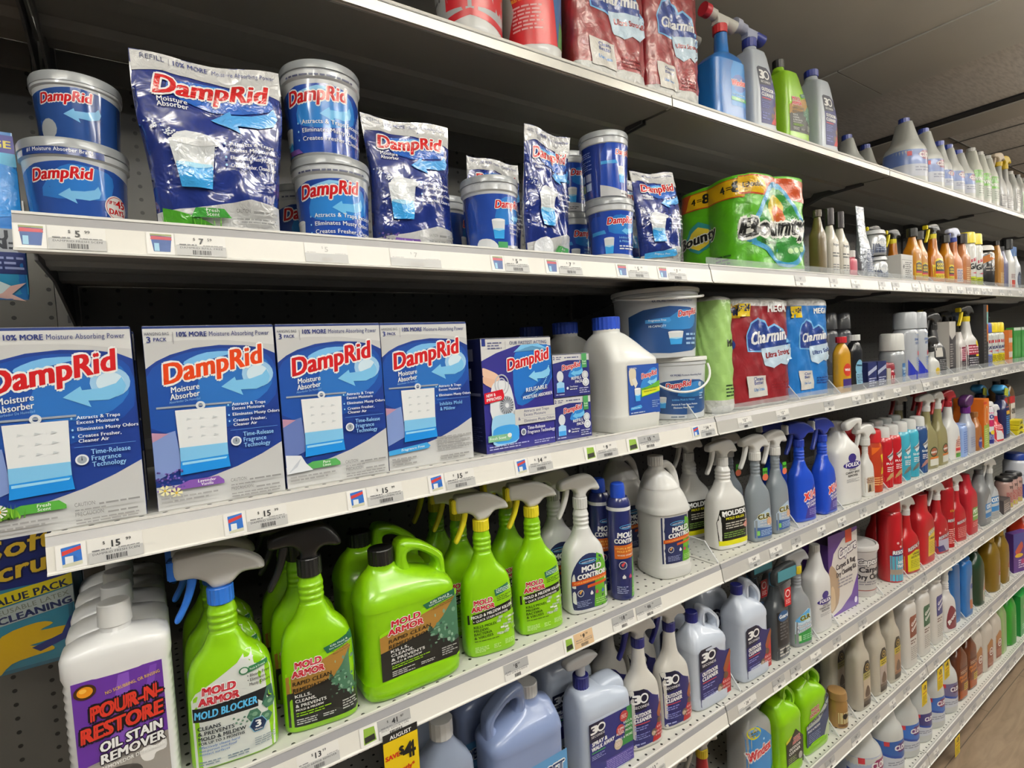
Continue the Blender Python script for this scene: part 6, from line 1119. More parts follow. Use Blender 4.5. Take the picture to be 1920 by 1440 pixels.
# rolls in printed film
def rollpack(name, label, w, h, d, nx, base, ops, lw=None, wrap='cfcfca', top=.07, cat='pack', ny=2, white0=.03, side=None, seed=1, amp=.006, film_=True):
    """film wrapped rolls: the film bulges over every roll"""
    r = root(name, w_tr(label), cat); seg = 120; rnd = random.Random(seed); a, b = w/2, d/2
    def sec(th, z):
        c, s = math.cos(th), math.sin(th)
        R0 = (abs(c/a)**7+abs(s/b)**7)**(-1/7); x, y = R0*c, R0*s
        k = 0
        if abs(y) > b*.8: k = amp*(1-abs(math.cos(PI*(x/w)*nx + (0 if nx % 2 else PI/2))) )
        if abs(x) > a*.8: k = max(0, amp*(1-abs(math.cos(PI*(y/d)*ny + (0 if ny % 2 else PI/2)))))
        e = 1 if .03 < z/h < .96 else (.80+.2*min(1, z/h/.03)**.5 if z/h <= .03 else 1-.35*((z/h-.96)/.04)**2)
        w_ = .0012*math.sin(th*13+z*90+seed)+.0009*math.sin(th*7-z*140)
        f = (1-k/max(abs(x), abs(y)))*e
        return x*f+w_*c, y*f+w_*s
    zs = sorted(set([0, h*.004, h*.012, h*.03]+[h*(.03+.93*i/22) for i in range(23)]+[h*.97, h*.98, h*.99, h])); V = []; F = []; fm = []
    for z in zs:
        for i in range(seg):
            x, y = sec(2*PI*i/seg-PI/2, z); V.append((x, y+b, z))
    for j in range(len(zs)-1):
        for i in range(seg): F.append([j*seg+i, j*seg+(i+1) % seg, (j+1)*seg+(i+1) % seg, (j+1)*seg+i]); fm.append(0 if white0 < (zs[j]+zs[j+1])/2/h < 1-top else 1)
    F += [list(range(seg))[::-1], [(len(zs)-1)*seg+i for i in range(seg)]]; fm += [1, 1]
    obj('wrapped_rolls', V, F, [M(base, .36, coat=.45, bump=.22, bscale=42), M(wrap, .4, coat=.6, bump=.5, bscale=60)], r, fm, 60)
    D = Decal(w*.97, -w*.485, 0); ap(D, ops)
    def mp(U, Vv, L):
        out = np.zeros((len(U), 3))
        for q in range(len(U)):
            x = U[q]; z = min(max(Vv[q], .0), h*.985)
            if abs(x) <= a*.93:
                th = math.atan2(-b, x)
                for _ in range(6):
                    xx, yy = sec(th, z); th += (x-xx)/max(-yy, .01)
                xx, yy = sec(th, z)
            else: xx, yy = sec(math.atan2(-b, x), z)
            out[q] = (x if abs(x) <= a*.93 else xx, yy+b-L[q]-.0005, z)
        return out
    D.clip = (0, 100); D.build(r, mp, 'print', su=.005, sv=.005, rough=.28, coat=.7, bump=.2, step=.0002)
    if side:
        D = Decal(d*.95, 0, 0); ap(D, side)
        def ms(U, Vv, L):
            out = np.zeros((len(U), 3))
            for q in range(len(U)):
                y = d*.975-U[q]-b; z = min(max(Vv[q], 0), h*.985); th = math.atan2(y, -a)
                for _ in range(6):
                    xx, yy = sec(th, z); th += -(y-yy)/max(-xx, .01)
                xx, yy = sec(th, z); out[q] = (xx-L[q]-.0005, yy+b, z)
            return out
        D.clip = (0, 100); D.build(r, ms, 'side_print', su=.005, sv=.005, rough=.28, coat=.7, bump=.2, step=.0002)
    return r
def charm(c_up, lo, t2, H, mega=True):
    o = [('P', [(18, H*.52), (16, H*.66), (24, H*.78), (38, H*.83), (52, H*.80), (58, H*.74), (66, H*.77), (82, H*.72), (92, H*.6), (96, H*.5), (60, H*.50)], '78b4e0', 0), ('P', [(20, H*.53), (18, H*.66), (26, H*.77), (38, H*.81), (51, H*.78), (57, H*.72), (66, H*.75), (80, H*.70), (90, H*.6), (94, H*.51), (60, H*.52)], '22397e', 0),
         ('P', [(44, H*.54), (96, H*.57), (97, H*.43), (88, H*.37), (76, H*.39), (64, H*.35), (52, H*.38), (46, H*.45)], 'c6dcec', 0),
         ('I', 'Charmin', 56, H*.60, 13, WHT, 62, .04, 4), ('T', t2, 73, H*.465, 6, lo, 42, .05, 6), ('N', 60, H*.14, 90, H*.22, 3, lo)]
    if mega: o += [('R', 4, H*.84, 24, H*.955, 'e0c020'), ('T', '6=24', 14, H*.89, 7, '1c2450', 17, .05), ('T', 'MEGA', 72, H*.88, 8, WHT, 30, .05)]
    # plain paper sheet print (no character)
    o += [('P', [(18, H*.10), (14, H*.30), (50, H*.29), (54, H*.10)], 'd8d4cc'), ('T', 'Cleans', 36, H*.25, 4, '22397e', 18, .03), ('T', 'Better', 36, H*.215, 4, '22397e', 18, .03), ('T', 'Use Less', 36, H*.155, 3.6, '2f80c8', 20, .03)]
    return o
r = rollpack('toilet_roll_pack', 'dark red film-wrapped toilet roll pack, left of two on the top shelf', .215, .30, .12, 2, '7c161e', charm(0, '8a1c24', 'Ultra Strong', 140), white0=.10); put(r, 1.045, TY+.004, 1, -4)
r = rollpack('toilet_roll_pack', 'dark red film-wrapped toilet roll pack, right of two on the top shelf', .185, .31, .12, 2, '7c161e', charm(0, '8a1c24', 'Ultra Strong', 168), white0=.10, seed=4); put(r, 1.260, TY+.004, 1, -6)
r = root('window_cleaner_jug', 'blue bottle with red collar and a white and red hose sprayer', 'jug'); bb_ = .04
P = [(0, .060, .036, 5, 0, bb_), (.004, .064, .04, 5, 0, bb_), (.012, .066, .041, 5, 0, bb_), (.145, .066, .041, 5, 0, bb_), (.160, .064, .04, 4.6, 0, bb_), (.178, .052, .034, 3.6, .004, bb_), (.190, .030, .024, 2.6, .008, bb_), (.198, .0195, .0195, 2.1, .008, bb_), (.250, .0175, .0175, 2, .008, bb_)]
o, P = loft('bottle', P, M('1f6cb8', .3, coat=.35, trans=.1), r, 2, 52, 32); lab(r, P, .07, -.01, .04, [('P', [(4, 0), (96, 0), (98, 130), (80, 170), (20, 170), (2, 130)], '2f86cc', 0), ('E', 50, 88, 40, 34, '1c4a9a', 24), ('I', 'Windex', 50, 80, 22, 'c8242c', 84, .05, 6, WHT), ('R', 2, 20, 98, 34, '3a9a4a'), ('T', 'OUTDOOR', 54, 24, 8, WHT, 50), ('N', 10, 40, 80, 48, 1, 'b8d8f0')])
cyl('collar', .020, .249, .272, M('b82028', .4), r, .001, 30, .006, .04, ribs=1)
def hose_head(r, z, x, c1, c2, c3, flip=1, y=.04):
    slab('spray_head', [[(x-.022, z), (x+.022, z), (x+.024, z+.012), (x+.03, z+.026), (x-.03, z+.03), (x-.02, z+.012)]], .026, .004, M(c1, .4), r, cy=y)
    tube('hose_inlet', [(x-flip*.02, y, z+.026), (x-flip*.052, y, z+.030)], .014, M(c1, .4), r, 20); tube('inlet_ring', [(x-flip*.046, y, z+.029), (x-flip*.066, y, z+.031)], .018, M(c2, .4), r, 24); tube('knob', [(x+flip*.020, y, z+.02), (x+flip*.058, y, z+.010)], [.013, .018], M(c3, .4), r, 20)
hose_head(r, .271, .006, 'd2d0c8', 'b02030', 'd2d0c8'); put(r, 1.488, TY, 1, -4)
c = dup(r, 'blue bottle with a hose sprayer in the gap behind the front blue bottle'); c.location.y += .1; c.location.x -= .03
def lofty(r, rows, mat, cy, n=5, k=2):
    S = [(z, (r_-l)/2, d, nn if nn else n, (r_+l)/2, cy) for z, l, r_, d, nn in rows]
    return loft('bottle', S, mat, r, k, 52, 32)
def trap(r, w, h, d, mat, slope=.55, neckx=-.3, nr=.018):
    a = w/2; b = d/2
    return lofty(r, [(0, -a*.94, a*.94, b*.93, 5), (.004, -a, a, b, 5), (h*.06, -a, a, b, 5), (h*.062, -a*.98, a*.98, b*.98, 5), (h*.42, -a*.98, a*.98, b*.98, 5), (h*.50, -a*.98, a*.93, b*.98, 5), (h*.86, -a*.93, a*(.93-slope), b*.86, 4.5), (h*.93, -a*.84, a*(.80-slope), b*.7, 3.6), (h*.955, a*neckx-nr*1.1, a*neckx+nr*1.15, nr*1.1, 2.4), (h, a*neckx-nr, a*neckx+nr, nr, 2)], mat, b)
def j30t(label, X, hose):
    r = root('outdoor_cleaner_jug', w_tr(label), 'jug'); h = .252
    o, P = trap(r, .112, h, .085, M('b9c1ca', .3, coat=.35), .50, -.25 if hose else -.55); D = Decal(.084, -.030, .022); H = 200
    D.poly([(2, 0), (100, 2), (100, 118), (84, 150), (70, 176), (50, 190), (8, 190), (0, 184)], '23235e').poly([(0, 128), (60, 132), (76, 160), (50, 190), (8, 190), (0, 184)], '10122c').poly([(56, 2), (100, 3), (100, 96), (84, 80), (78, 40)], 'a82a2c').ell(78, 56, 9, 10, '6a5a44', 12).ell(66, 30, 9, 11, '5a4232', 12)
    D.text('3', 18, 150, 28, WHT, 20, .08, .05).ring(43, 164, 15, 15, 4.5, WHT, 24).text('SECONDS', 34, 136, 8, WHT, 50, .02).text('OUTDOOR', 38, 108, 12, WHT, 62, .05, .12, -2).text('CLEANER', 38, 92, 12, WHT, 62, .05, .12, -2).rect(8, 84, 56, 87, 'd04848').lines(8, 52, 54, 78, 4, '7a80b8').lines(8, 12, 48, 40, 3, '7a80b8')
    D.clip = (0, 98); D.build(r, msec(P), su=.012, sv=.012, rough=.5, coat=0)
    if hose: cyl('collar', .0205, h-.001, h+.024, M('25307e', .4), r, .001, 30, -.014, .0425, ribs=1); hose_head(r, h+.023, -.014, 'aab0c8', 'b8bcd0', '25307e', y=.0425)
    else: cyl('cap', .0215, h-.001, h+.020, M('25307e', .4), r, .001, 30, -.031, .0425, ribs=1)
    put(r, X, TY, 1, -4); return r
j30t('grey-white bottle with dark blue hose sprayer and OUTDOOR CLEANER label', 1.655, True)
r = root('mold_cleaner_jug', 'lime bottle with dark label between two grey-white bottles on the top shelf', 'jug'); o, P = trap(r, .125, .232, .085, M('86b81c', .3, coat=.35), .62, -.62, .016); cyl('cap', .017, .231, .256, M('1a1a1a', .4), r, .001, 28, -.0385, .0425, ribs=1)
D = Decal(.105, -.048, .03); rapid_label(D, 122); D.clip = (0, 98); D.build(r, msec(P), su=.012, sv=.02, rough=.5, coat=0); put(r, 1.835, TY, 1, -4)
j30t('grey-white bottle with plain blue cap and OUTDOOR CLEANER label on the top shelf', 2.025, False)
def bl1(label, X, w, h, lab_=True, Y=TY+.007):
    r, P = flat_bottle('bleach_bottle', w_tr(label), w, w*.95, h, 'b8bab6', 'bottle', '2a3c94', .020, .020, sh=.5, neck=.28, n=2.4)
    if lab_: lab(r, P, w*1.25, -w*.62, .03, [('R', -52, 0, 150, 58, '5a70a8'), ('R', -52, 0, 150, 26, 'b4b8c4'), ('P', [(46, 46), (56, 36), (84, 36), (94, 46), (84, 56), (56, 56)], '6a2248'), ('T', 'CLOROX', 70, 41, 10, WHT, 42, .05), ('R', 24, 44, 34, 54, 'b83a44'), ('N', 40, 10, 90, 22, 2, '70748a')], True)
    put(r, X, Y, 1, -24); return r
bl1('largest white bleach bottle with blue cap, nearest on the top shelf', 2.774, .15, .285); bl1('white bleach bottle with blue cap, second along the top shelf', 2.960, .135, .275)
bl1('slim white bleach bottle with blue cap, third along the top shelf', 3.085, .095, .235); bl1('white bleach bottle with blue cap, fourth along the top shelf', 3.215, .115, .245); bl1('white bleach bottle with round-badged label, fifth along the top shelf', 3.352, .125, .245)
bl1('white bleach bottle in the back row, left of the nearest large one', 2.62, .13, .245, True, .26); bl1('white bleach bottle in the back row, just behind the nearest large one', 2.83, .12, .245, False, .28); bl1('white bleach bottle in the back row seen only by its blue cap', 2.42, .12, .20, False, .27)
for k in range(3):
    r, P = flat_bottle('vinegar_bottle', w_tr('white bottle with ribbed neck and green VINEGAR label, %s of three' % ['left', 'middle', 'right'][k]), .10, .09, .27, 'c8cac0', 'bottle', 'd4d4d0', .018, .016, sh=.56, neck=.3, n=2.4); lab(r, P, .105, -.052, .03, [('R', 0, 0, 100, 90, 'b8c0b4'), ('R', 0, 60, 100, 118, '5a9a2c'), ('T', '30%', 56, 96, 14, WHT, 40, .05), ('T', 'VINEGAR', 50, 70, 16, WHT, 90, .05), ('N', 20, 10, 80, 50, 4, '7a8478')], True); put(r, 3.50+.115*k, TY, 1)
for k in range(2): spr(w_tr('clear bottle with %s sprayer and striped label beyond the vinegar' % ['cream', 'bright yellow'][k]), .085, .23, 'b8bab8', [('R', 10, 4, 90, 90, '2c2c30'), ('N', 20, 20, 80, 80, 5, 'b8b8b8')], 3.845+.105*k, TY, 1, kw=dict(head=['c8b8a0', 'd8b814'][k], trig=['c8b8a0', 'd8b814'][k], collar='d8b814'), ribs=False, trans=.3)
for k in range(4):
    r, P = flat_bottle('vinegar_bottle', w_tr('pale bottle with dark striped label, %s of four at the far end' % ['first', 'second', 'third', 'last'][k]), .10, .08, .24, 'a8aaa6', 'bottle', ['d0d0cc', '1c1c1c', 'd0d0cc', 'b02c2c'][k], .016, .018, sh=.6, neck=.34); lab(r, P, .085, -.04, .03, [('R', 0, 0, 100, 120, ['2c2c30', '4a8a3a', 'c8c8c4', '30407c'][k]), ('N', 14, 14, 86, 106, 7, 'b0b0ac')]); put(r, 4.08+.13*k, TY, 1)
# ---------------------------------------------------------------- second shelf, second bay onward
H_ = 106
bo = [('P', [(-1, 84), (22, 82), (100, 76), (100, 98), (60, 101), (-1, 102)], 'b8481c'), ('P', [(-1, 86), (27, 83), (31, 90), (27, 100), (-1, 101)], 'e0b014'), ('T', 'Double', 17, 90, 5.5, BLK, 18, .03), ('P', [(8, 40), (34, 90), (50, 96), (60, 88), (92, 46), (86, 24), (70, 10), (50, 12), (28, 26)], '3f8fb8', 3), ('P', [(14, 42), (38, 86), (50, 90), (58, 84), (86, 46), (80, 26), (68, 15), (50, 17), (32, 30)], '2f7a30', 3), ('P', [(34, 74), (46, 84), (58, 72), (50, 58), (40, 58)], 'd0b83a', 3), ('P', [(40, 66), (50, 74), (60, 60), (50, 54)], 'c8602c', 2), ('I', 'Bounty', 47, 42, 19, '14140f', 86, .06, 3, 'e8e8de'), ('T', 'The Quicker', 34, 33, 4, '20401a', 26, .02), ('E', 72, 27, 3.4, 3, '9ac07a', 10), ('E', 80, 28, 3.4, 3, '9ac07a', 10), ('E', 64, 26, 3.4, 3, '9ac07a', 10)]
bs = [('P', [(-1, 84), (101, 82), (101, 102), (-1, 102)], 'b8481c'), ('P', [(20, 85), (101, 83), (101, 101), (30, 101)], 'e0b014'), ('T', '4', 33, 89, 7, BLK, 5, .03), ('T', '=', 40, 90, 6, BLK, 5, .03), ('T', '8', 48, 88.5, 10, BLK, 8, .05), ('T', '4', 76, 89, 7.5, BLK, 6, .03), ('T', '=', 84, 90, 6, BLK, 5, .03), ('T', '8', 92, 88, 11, BLK, 9, .05), ('P', [(18, 50), (38, 70), (60, 52), (38, 34)], '2f8a8a', 2), ('P', [(22, 50), (38, 64), (56, 52), (38, 38)], 'e0c83a', 2), ('I', 'Bounty', 38, 46, 11, '14140f', 54, .05, 8, 'e8e8de'), ('N', 62, 14, 84, 26, 3, '20501a')]
r = rollpack('paper_towel_pack', 'bright green film-wrapped paper towel pack with orange and yellow band, across the bay joint', .280, .290, .280, 2, '4f9e14', bo, white0=.07, top=.03, ny=2, side=bs, seed=6, amp=.014); put(r, 1.614, .042, 2, -10)
def fb(name, label, X, w, d, h, col, cap, ops, s=2, Y=.014, cat='bottle', lw=.85, lv=.012, capr=.012, caph=.02, **k):
    r, P = flat_bottle(name, label, w, d, h, col, cat, cap, capr, caph, **k)
    if ops: lab(r, P, w*lw, -w*lw/2, lv, ops)
    put(r, X, Y, s, -4); return r
fb('wood_polish_bottle', 'slim olive-brown bottle right beside the green paper towels', 1.80, .04, .04, .20, '6a5a34', '3a3020', None, trans=.3)
pl = [('R', 0, 0, 100, 230, 'cfcbc2'), ('T', 'hope', 50, 190, 20, '2a2a2a', 60, .04), ('N', 10, 110, 90, 150, 2, '4a4a4a'), ('N', 10, 20, 90, 70, 3, '6a6a6a')]
fb('silver_polish_bottle', 'white-labelled bottle with black cap, left of two beside the green towels', 1.872, .052, .04, .212, 'b8b2a4', '1c1418', pl, caph=.05, capr=.013); fb('silver_polish_bottle', 'white-labelled bottle with black cap, right of two beside the green towels', 1.936, .052, .04, .208, 'b8b2a4', '1c1418', pl, caph=.05, capr=.013)
fb('polish_bottle', 'small pink-labelled bottle with white cap in front of a dark jar', 1.992, .042, .034, .09, 'b85a68', 'd4d0cc', None, caph=.02, capr=.016, sh=.8, neck=.7)
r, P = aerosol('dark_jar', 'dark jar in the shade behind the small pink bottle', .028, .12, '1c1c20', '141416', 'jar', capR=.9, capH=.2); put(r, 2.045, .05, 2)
r = root('silver_cleaner_pouch', 'tall crumpled silver pouch standing above its neighbours', 'pouch'); loft('bag', [(0, .030, .022, 3, 0, .03), (.02, .034, .024, 3, 0, .03), (.09, .033, .018, 3, 0, .03), (.13, .028, .012, 3, .003, .032), (.17, .024, .006, 3, .004, .036), (.25, .025, .0016, 3, .005, .04)], M('8f939a', .28, .55, coat=.6, bump=.5, bscale=60), r, 4, 40); D = Decal(.044, -.02, .20); D.lines(4, 4, 96, 86, 6, '3a3f4c').rect(0, 90, 100, 98, '5a6070'); D.build(r, lambda U, V, L: np.stack([U+.004, .0385-L-(.25-V)*.05, V], 1)); D = Decal(.046, -.022, .02); D.lines(4, 4, 96, 180, 14, '3a4a6a'); D.build(r, lambda U, V, L: np.stack([U+.0, .0065-L, V], 1), 'lower_print'); put(r, 2.120, .016, 2, -4)
for k in range(2): can(w_tr('squat silver tin with dark blue label, %s of a stacked pair' % ['lower', 'upper'][k]), 2.225-.010*k, .038, .088, 'b0b2b4', 'b8babc', [('R', -10, 4, 110, 96, '26324e'), ('E', 40, 56, 22, 22, 'c8ccd0', 18), ('T', 'MEL DUR', 50, 48, 14, WHT, 80, .04), ('N', 6, 14, 94, 34, 2, '8a94a8')], s=2, capR=.99, capH=.16, metal=.4, name='polish_tin', cat='tin').location.z += .0885*k
bxp('small white carton with printed lines and an open flap', 2.385, .10, .098, .07, 'cfcdc8', [('R', 0, 0, 100, 98, 'c8c6c0'), ('R', 6, 8, 94, 80, '8a8882'), ('R', 8, 10, 92, 78, 'cfcdc8'), ('N', 34, 16, 88, 74, 8, '4a4a48'), ('P', [(14, 54), (24, 66), (28, 56), (22, 44)], '4a4a48')], 2)
gg = [('P', [(4, 20), (96, 20), (98, 90), (70, 120), (30, 120), (2, 90)], 'd8c020', 0), ('P', [(14, 50), (86, 50), (84, 104), (50, 112), (16, 104)], '1c1a18', 0), ('T', 'GOO', 50, 84, 13, 'e0c828', 50, .06), ('T', 'GONE', 50, 66, 13, 'e0c828', 56, .06), ('R', 14, 44, 86, 56, 'a82838'), ('N', 14, 24, 86, 40, 2, '6a5a10')]
def goo(label, X, kind, Y=.016):
    if kind: return spr(label, .085, .185, 'd07c10', gg, X, Y, 2, kw=dict(head='1c1c1c', trig='d8c818', collar='d8c818', nose='d8c818', s=.85), ribs=False, trans=.35)
    return fb('adhesive_remover_bottle', label, X, .07, .045, .205, 'd08a14', '1c1c1a', gg, Y=Y, caph=.03, capr=.017, trans=.35)
goo('orange clear bottle with black cap and yellow label, first past the white carton', 2.500, 0); goo('orange clear sprayer with yellow nozzle, in the back row on the left', 2.49, 1, .13); goo('orange clear sprayer with yellow nozzle, in the back row in the middle', 2.66, 1, .13); goo('orange clear bottle with black cap, second past the white carton', 2.60, 0, .03)
goo('deep orange clear sprayer with yellow collar behind the labelled ones', 2.72, 1); goo('orange bottle with large yellow label and red stripe, in front of its row', 2.825, 0)
spr('clear peach bottle with a white and blue spray head', .075, .185, 'c87840', [('R', 20, 10, 80, 90, 'c8b8a8'), ('N', 24, 16, 76, 84, 7, '3a4a8a')], 2.925, .014, 2, kw=dict(head='c4c8dc', trig='2c3c8c', collar='2c3c8c', s=.85), ribs=False, trans=.2)
fb('cleaner_bottle', 'copper-coloured bottle with round black cap before the yellow-capped cans', 3.012, .07, .05, .225, 'a86a3c', '1c1410', [('N', 20, 10, 80, 120, 8, 'd8c090')], capr=.02, caph=.04)
for k in range(2): can(w_tr('white spray can with tall yellow cap and black lettering, %s of two' % ['left', 'right'][k]), 3.105+.085*k, .034, .24, 'c8c8c2', 'dcc818', [('P', [(0, 190), (100, 230), (100, 200), (0, 170)], 'a83a48'), ('I', 'GAS', 50, 130, 40, '18181a', 84, .05, 8), ('P', [(20, 96), (80, 110), (60, 90)], 'a83a48'), ('R', 0, 0, 100, 70, 'a8b428'), ('N', 10, 10, 90, 60, 4, '5a5c20')], s=2, capR=.98, capH=.2)
can('wide black canister with orange diagonal band and white shoulder', 3.345, .06, .20, '191715', 'cfcdc6', [('P', [(-20, 100), (120, 150), (120, 180), (-20, 130)], 'a8642c'), ('N', 10, 70, 90, 96, 2, '8a8680')], s=2, capR=.99, capH=.12)
fb('cleaner_bottle', 'slim amber bottle with dark cap behind the wide black canister', 3.462, .055, .045, .228, 'a07030', '1c1814', [('N', 10, 10, 90, 140, 9, 'd8c8a0')]); fb('cleaner_bottle', 'slim grey-violet bottle between the amber one and the white one', 3.53, .05, .045, .205, '5a5a78', '2a2a30', None)
fb('cleaner_bottle', 'tall white bottle with black cap and a red-white front bottle leaning near', 3.63, .07, .05, .245, 'd0d0cc', '141414', [('R', 0, 0, 100, 60, 'c04030'), ('N', 10, 70, 90, 110, 3, '7a4a50')], capr=.022, caph=.045)
fb('cleaner_bottle', 'white and dark blue oval bottle beside the tall white one', 3.725, .065, .045, .17, 'c8ccd0', None, [('E', 50, 70, 40, 74, '20304a', 24), ('N', 24, 30, 76, 110, 7, '9aa8bc')]); bxp('blue peg carton with clear blister behind the far white bottles', 3.83, .10, .23, .04, '2c5a94', [('R', 0, 0, 100, 230, '3468a8'), ('P', [(20, 100), (60, 210), (100, 100)], '9ab0c8'), ('N', 10, 20, 90, 80, 6, 'b8c8dc')], 2, Y=.06)
# ---------------------------------------------------------------- third shelf, second bay onward
r = rollpack('paper_towel_pack', 'pale green film-wrapped roll squeezed between the buckets and the red pack', .070, .300, .13, 1, '9cc470', [('T', 'Mo', 70, 250, 26, '2a3020', 50, .05), ('N', 30, 60, 96, 110, 4, '2a4020')], white0=.10, top=.05, ny=1); put(r, 1.3325, .030, 3, 0)
r = rollpack('toilet_roll_pack', 'dark red film-wrapped toilet roll pack on the third shelf', .262, .298, .13, 2, '7c161e', charm(0, '8a1c24', 'Ultra Strong', 115), side=[('R', 60, 196, 110, 226, 'c8a01c'), ('T', '24', 84, 202, 18, '1c2450', 36, .05), ('E', 70, 140, 26, 20, '22397e', 20), ('E', 68, 100, 22, 22, 'c8c4c0', 18)]); put(r, 1.505, .032, 3, -2)
r = rollpack('toilet_roll_pack', 'bright blue film-wrapped toilet roll pack on the third shelf', .205, .300, .13, 2, '1f6cb4', charm(0, '22397e', 'Ultra Soft', 144), seed=3); put(r, 1.752, .032, 3, -4)
fb('polish_bottle', 'golden yellow flat bottle with red cap beside the blue roll pack', 1.925, .066, .036, .178, 'b8881c', 'b02028', [('E', 50, 110, 36, 36, 'c03828', 22), ('R', 10, 10, 90, 60, '3a2a6a'), ('T', 'WAX', 50, 104, 14, WHT, 50, .05)], 3, caph=.018, capr=.016, n=3, sh=.72)
fb('polish_bottle', 'black waisted bottle with pale blue label and white cap', 2.010, .062, .036, .182, '14161a', 'cfd0cc', [('E', 50, 120, 36, 50, '7ab0cc', 22), ('R', 16, 20, 84, 90, '8ab8d0'), ('N', 22, 26, 78, 84, 6, '20304a'), ('T', 'Weiman', 50, 130, 13, '1c2a44', 60, .04)], 3, caph=.018, capr=.018, n=2.6, waist=.12, sh=.74)
for k in range(2): bxp(w_tr('small dark blue cooktop cleaner carton, %s of two' % ['left', 'right'][k]), 2.095+.072*k, .064, .088, .05, '1c2450', [('R', 0, 0, 100, 137, '20295c'), ('P', [(0, 70), (100, 100), (100, 120), (0, 90)], 'a8b0c8'), ('N', 10, 12, 90, 60, 4, 'c0c4d8')], 3)
can('small dark red and white tin in front of the steel-grey cans', 2.268, .027, .078, '8a1c2c', '7c1a28', [('R', -10, 30, 110, 60, 'c8bcb4'), ('N', 0, 6, 100, 26, 2, 'd8b8b8')], s=3, capR=.99, capH=.3, name='polish_tin', cat='tin')
bxp('pale grey low carton beside the dark red tin', 2.222, .03, .06, .03, 'a8a498', [], 3)
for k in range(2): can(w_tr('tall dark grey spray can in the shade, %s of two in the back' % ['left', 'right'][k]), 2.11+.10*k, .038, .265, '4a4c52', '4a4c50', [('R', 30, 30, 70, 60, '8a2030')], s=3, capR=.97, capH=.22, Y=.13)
can('steel-grey spray can with white cap and blue band', 2.352, .040, .180, '9a9ea2', 'cdcdc8', [('R', 40, 0, 100, 96, '3a6494'), ('T', 'STAINLESS', 70, 60, 9, WHT, 50, .03), ('T', 'STEEL', 70, 46, 9, WHT, 40, .03), ('R', 40, 66, 100, 76, '8ab0d0'), ('N', 44, 6, 96, 36, 4, 'a8c0dc')], s=3, capR=.97, capH=.34, metal=.2)
sw = [('P', [(0, 0), (100, 0), (100, 20), (40, 50), (0, 110)], '24309c', 0), ('P', [(40, 250), (50, 270), (100, 270), (100, 240), (50, 240)], '3a6ab0'), ('T', 'Sprayway', 70, 248, 11, WHT, 50, .03), ('T', 'STAINLESS', 66, 210, 12, '3a5a94', 60, .03), ('T', 'STEEL', 66, 190, 12, '3a5a94', 50, .03), ('R', 56, 130, 76, 152, 'b02840'), ('N', 46, 70, 96, 120, 4, '6a80b0')]
r = can('tall light grey spray can with blue foot, left of two', 2.470, .040, .256, 'a8acb2', 'a4a8ac', sw, s=3, capR=.97, capH=.24); c = dup(r, 'tall light grey spray can with blue foot, right of two'); put(c, 2.560, .016, 3, -4)
spr('white spray bottle with small yellow round sticker past the grey cans', .07, .10, 'c4c4c0', [('E', 60, 20, 22, 22, 'd0b020', 16)], 2.660, .014, 3, kw=dict(head='1a1a1a', trig='1a1a1a', collar='1a1a1a', s=.9), ribs=False)
spr('charcoal spray bottle with black head and white-printed label', .10, .185, '3a3a3c', [('R', 4, 70, 60, 110, 'c0bcb4'), ('R', 30, 10, 90, 66, '1c1c1e'), ('N', 34, 14, 86, 60, 6, '9a9a9a')], 2.765, .03, 3, kw=dict(head='141414', trig='141414', collar='141414'), ribs=False, short='charcoal spray bottle')
bxp('white and black tall carton between charcoal and crimson items', 2.868, .07, .215, .05, 'c8c4be', [('R', 0, 0, 100, 307, 'c4c0ba'), ('P', [(0, 0), (100, 0), (100, 230), (40, 200), (0, 230)], '26242a'), ('N', 10, 40, 60, 180, 10, 'a8a4a0')], 3, Y=.03)
fb('cleaner_bottle', 'small white bottle with crimson label in front of the tall cartons', 2.945, .062, .04, .17, 'c8c4c0', None, [('R', 0, 70, 100, 180, '7c2038'), ('R', 0, 0, 100, 70, '2c262a'), ('N', 10, 80, 90, 170, 6, 'd8b8c0'), ('N', 14, 12, 86, 60, 4, '9a9494')], 3)
spr('white spray bottle with yellow collar, yellow nozzle and crimson label', .105, .215, 'c8c6c2', [('R', 4, 60, 96, 104, '8a1f34'), ('R', 4, 0, 96, 60, '28242c'), ('E', 80, 110, 14, 14, 'e0c818', 16), ('N', 10, 66, 90, 100, 3, 'd8b8c0'), ('N', 14, 10, 86, 50, 4, 'a8a4a8'), ('R', 60, 52, 96, 60, 'e0c818')], 3.095, .016, 3, kw=dict(head='1c1a16', trig='d8c018', collar='d8c018', nose='d8c018'), ribs=False)
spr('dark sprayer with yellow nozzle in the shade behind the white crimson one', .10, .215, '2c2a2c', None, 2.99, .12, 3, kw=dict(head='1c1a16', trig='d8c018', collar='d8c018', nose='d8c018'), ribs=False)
bxp('tall black carton with orange and teal corner patches', 3.218, .06, .285, .05, '1a1a1c', [('R', 70, 200, 100, 470, 'c8742c'), ('R', 70, 330, 100, 420, '8ac0b8'), ('N', 10, 60, 60, 300, 10, '4a4a4c')], 3)
for k in range(3): can(w_tr('oven cleaner can with yellow cap and red collar, %s of three' % ['left', 'middle', 'right'][k]), 3.305+.088*k, .033, .205, 'b8bcb8', 'dcc41c' if k else '3a4a9c', [('R', -10, 186, 110, 210, 'a8242c'), ('I', 'EASY', 50, 140, 24, '28285a', 80, .05, 8), ('P', [(20, 120), (80, 134), (60, 110)], 'a83a48'), ('R', -10, 0, 110, 96, 'c8b81c' if k else '5a6ab0'), ('N', 6, 20, 94, 84, 5, '5a5420')], s=3, capR=.98, capH=.22)
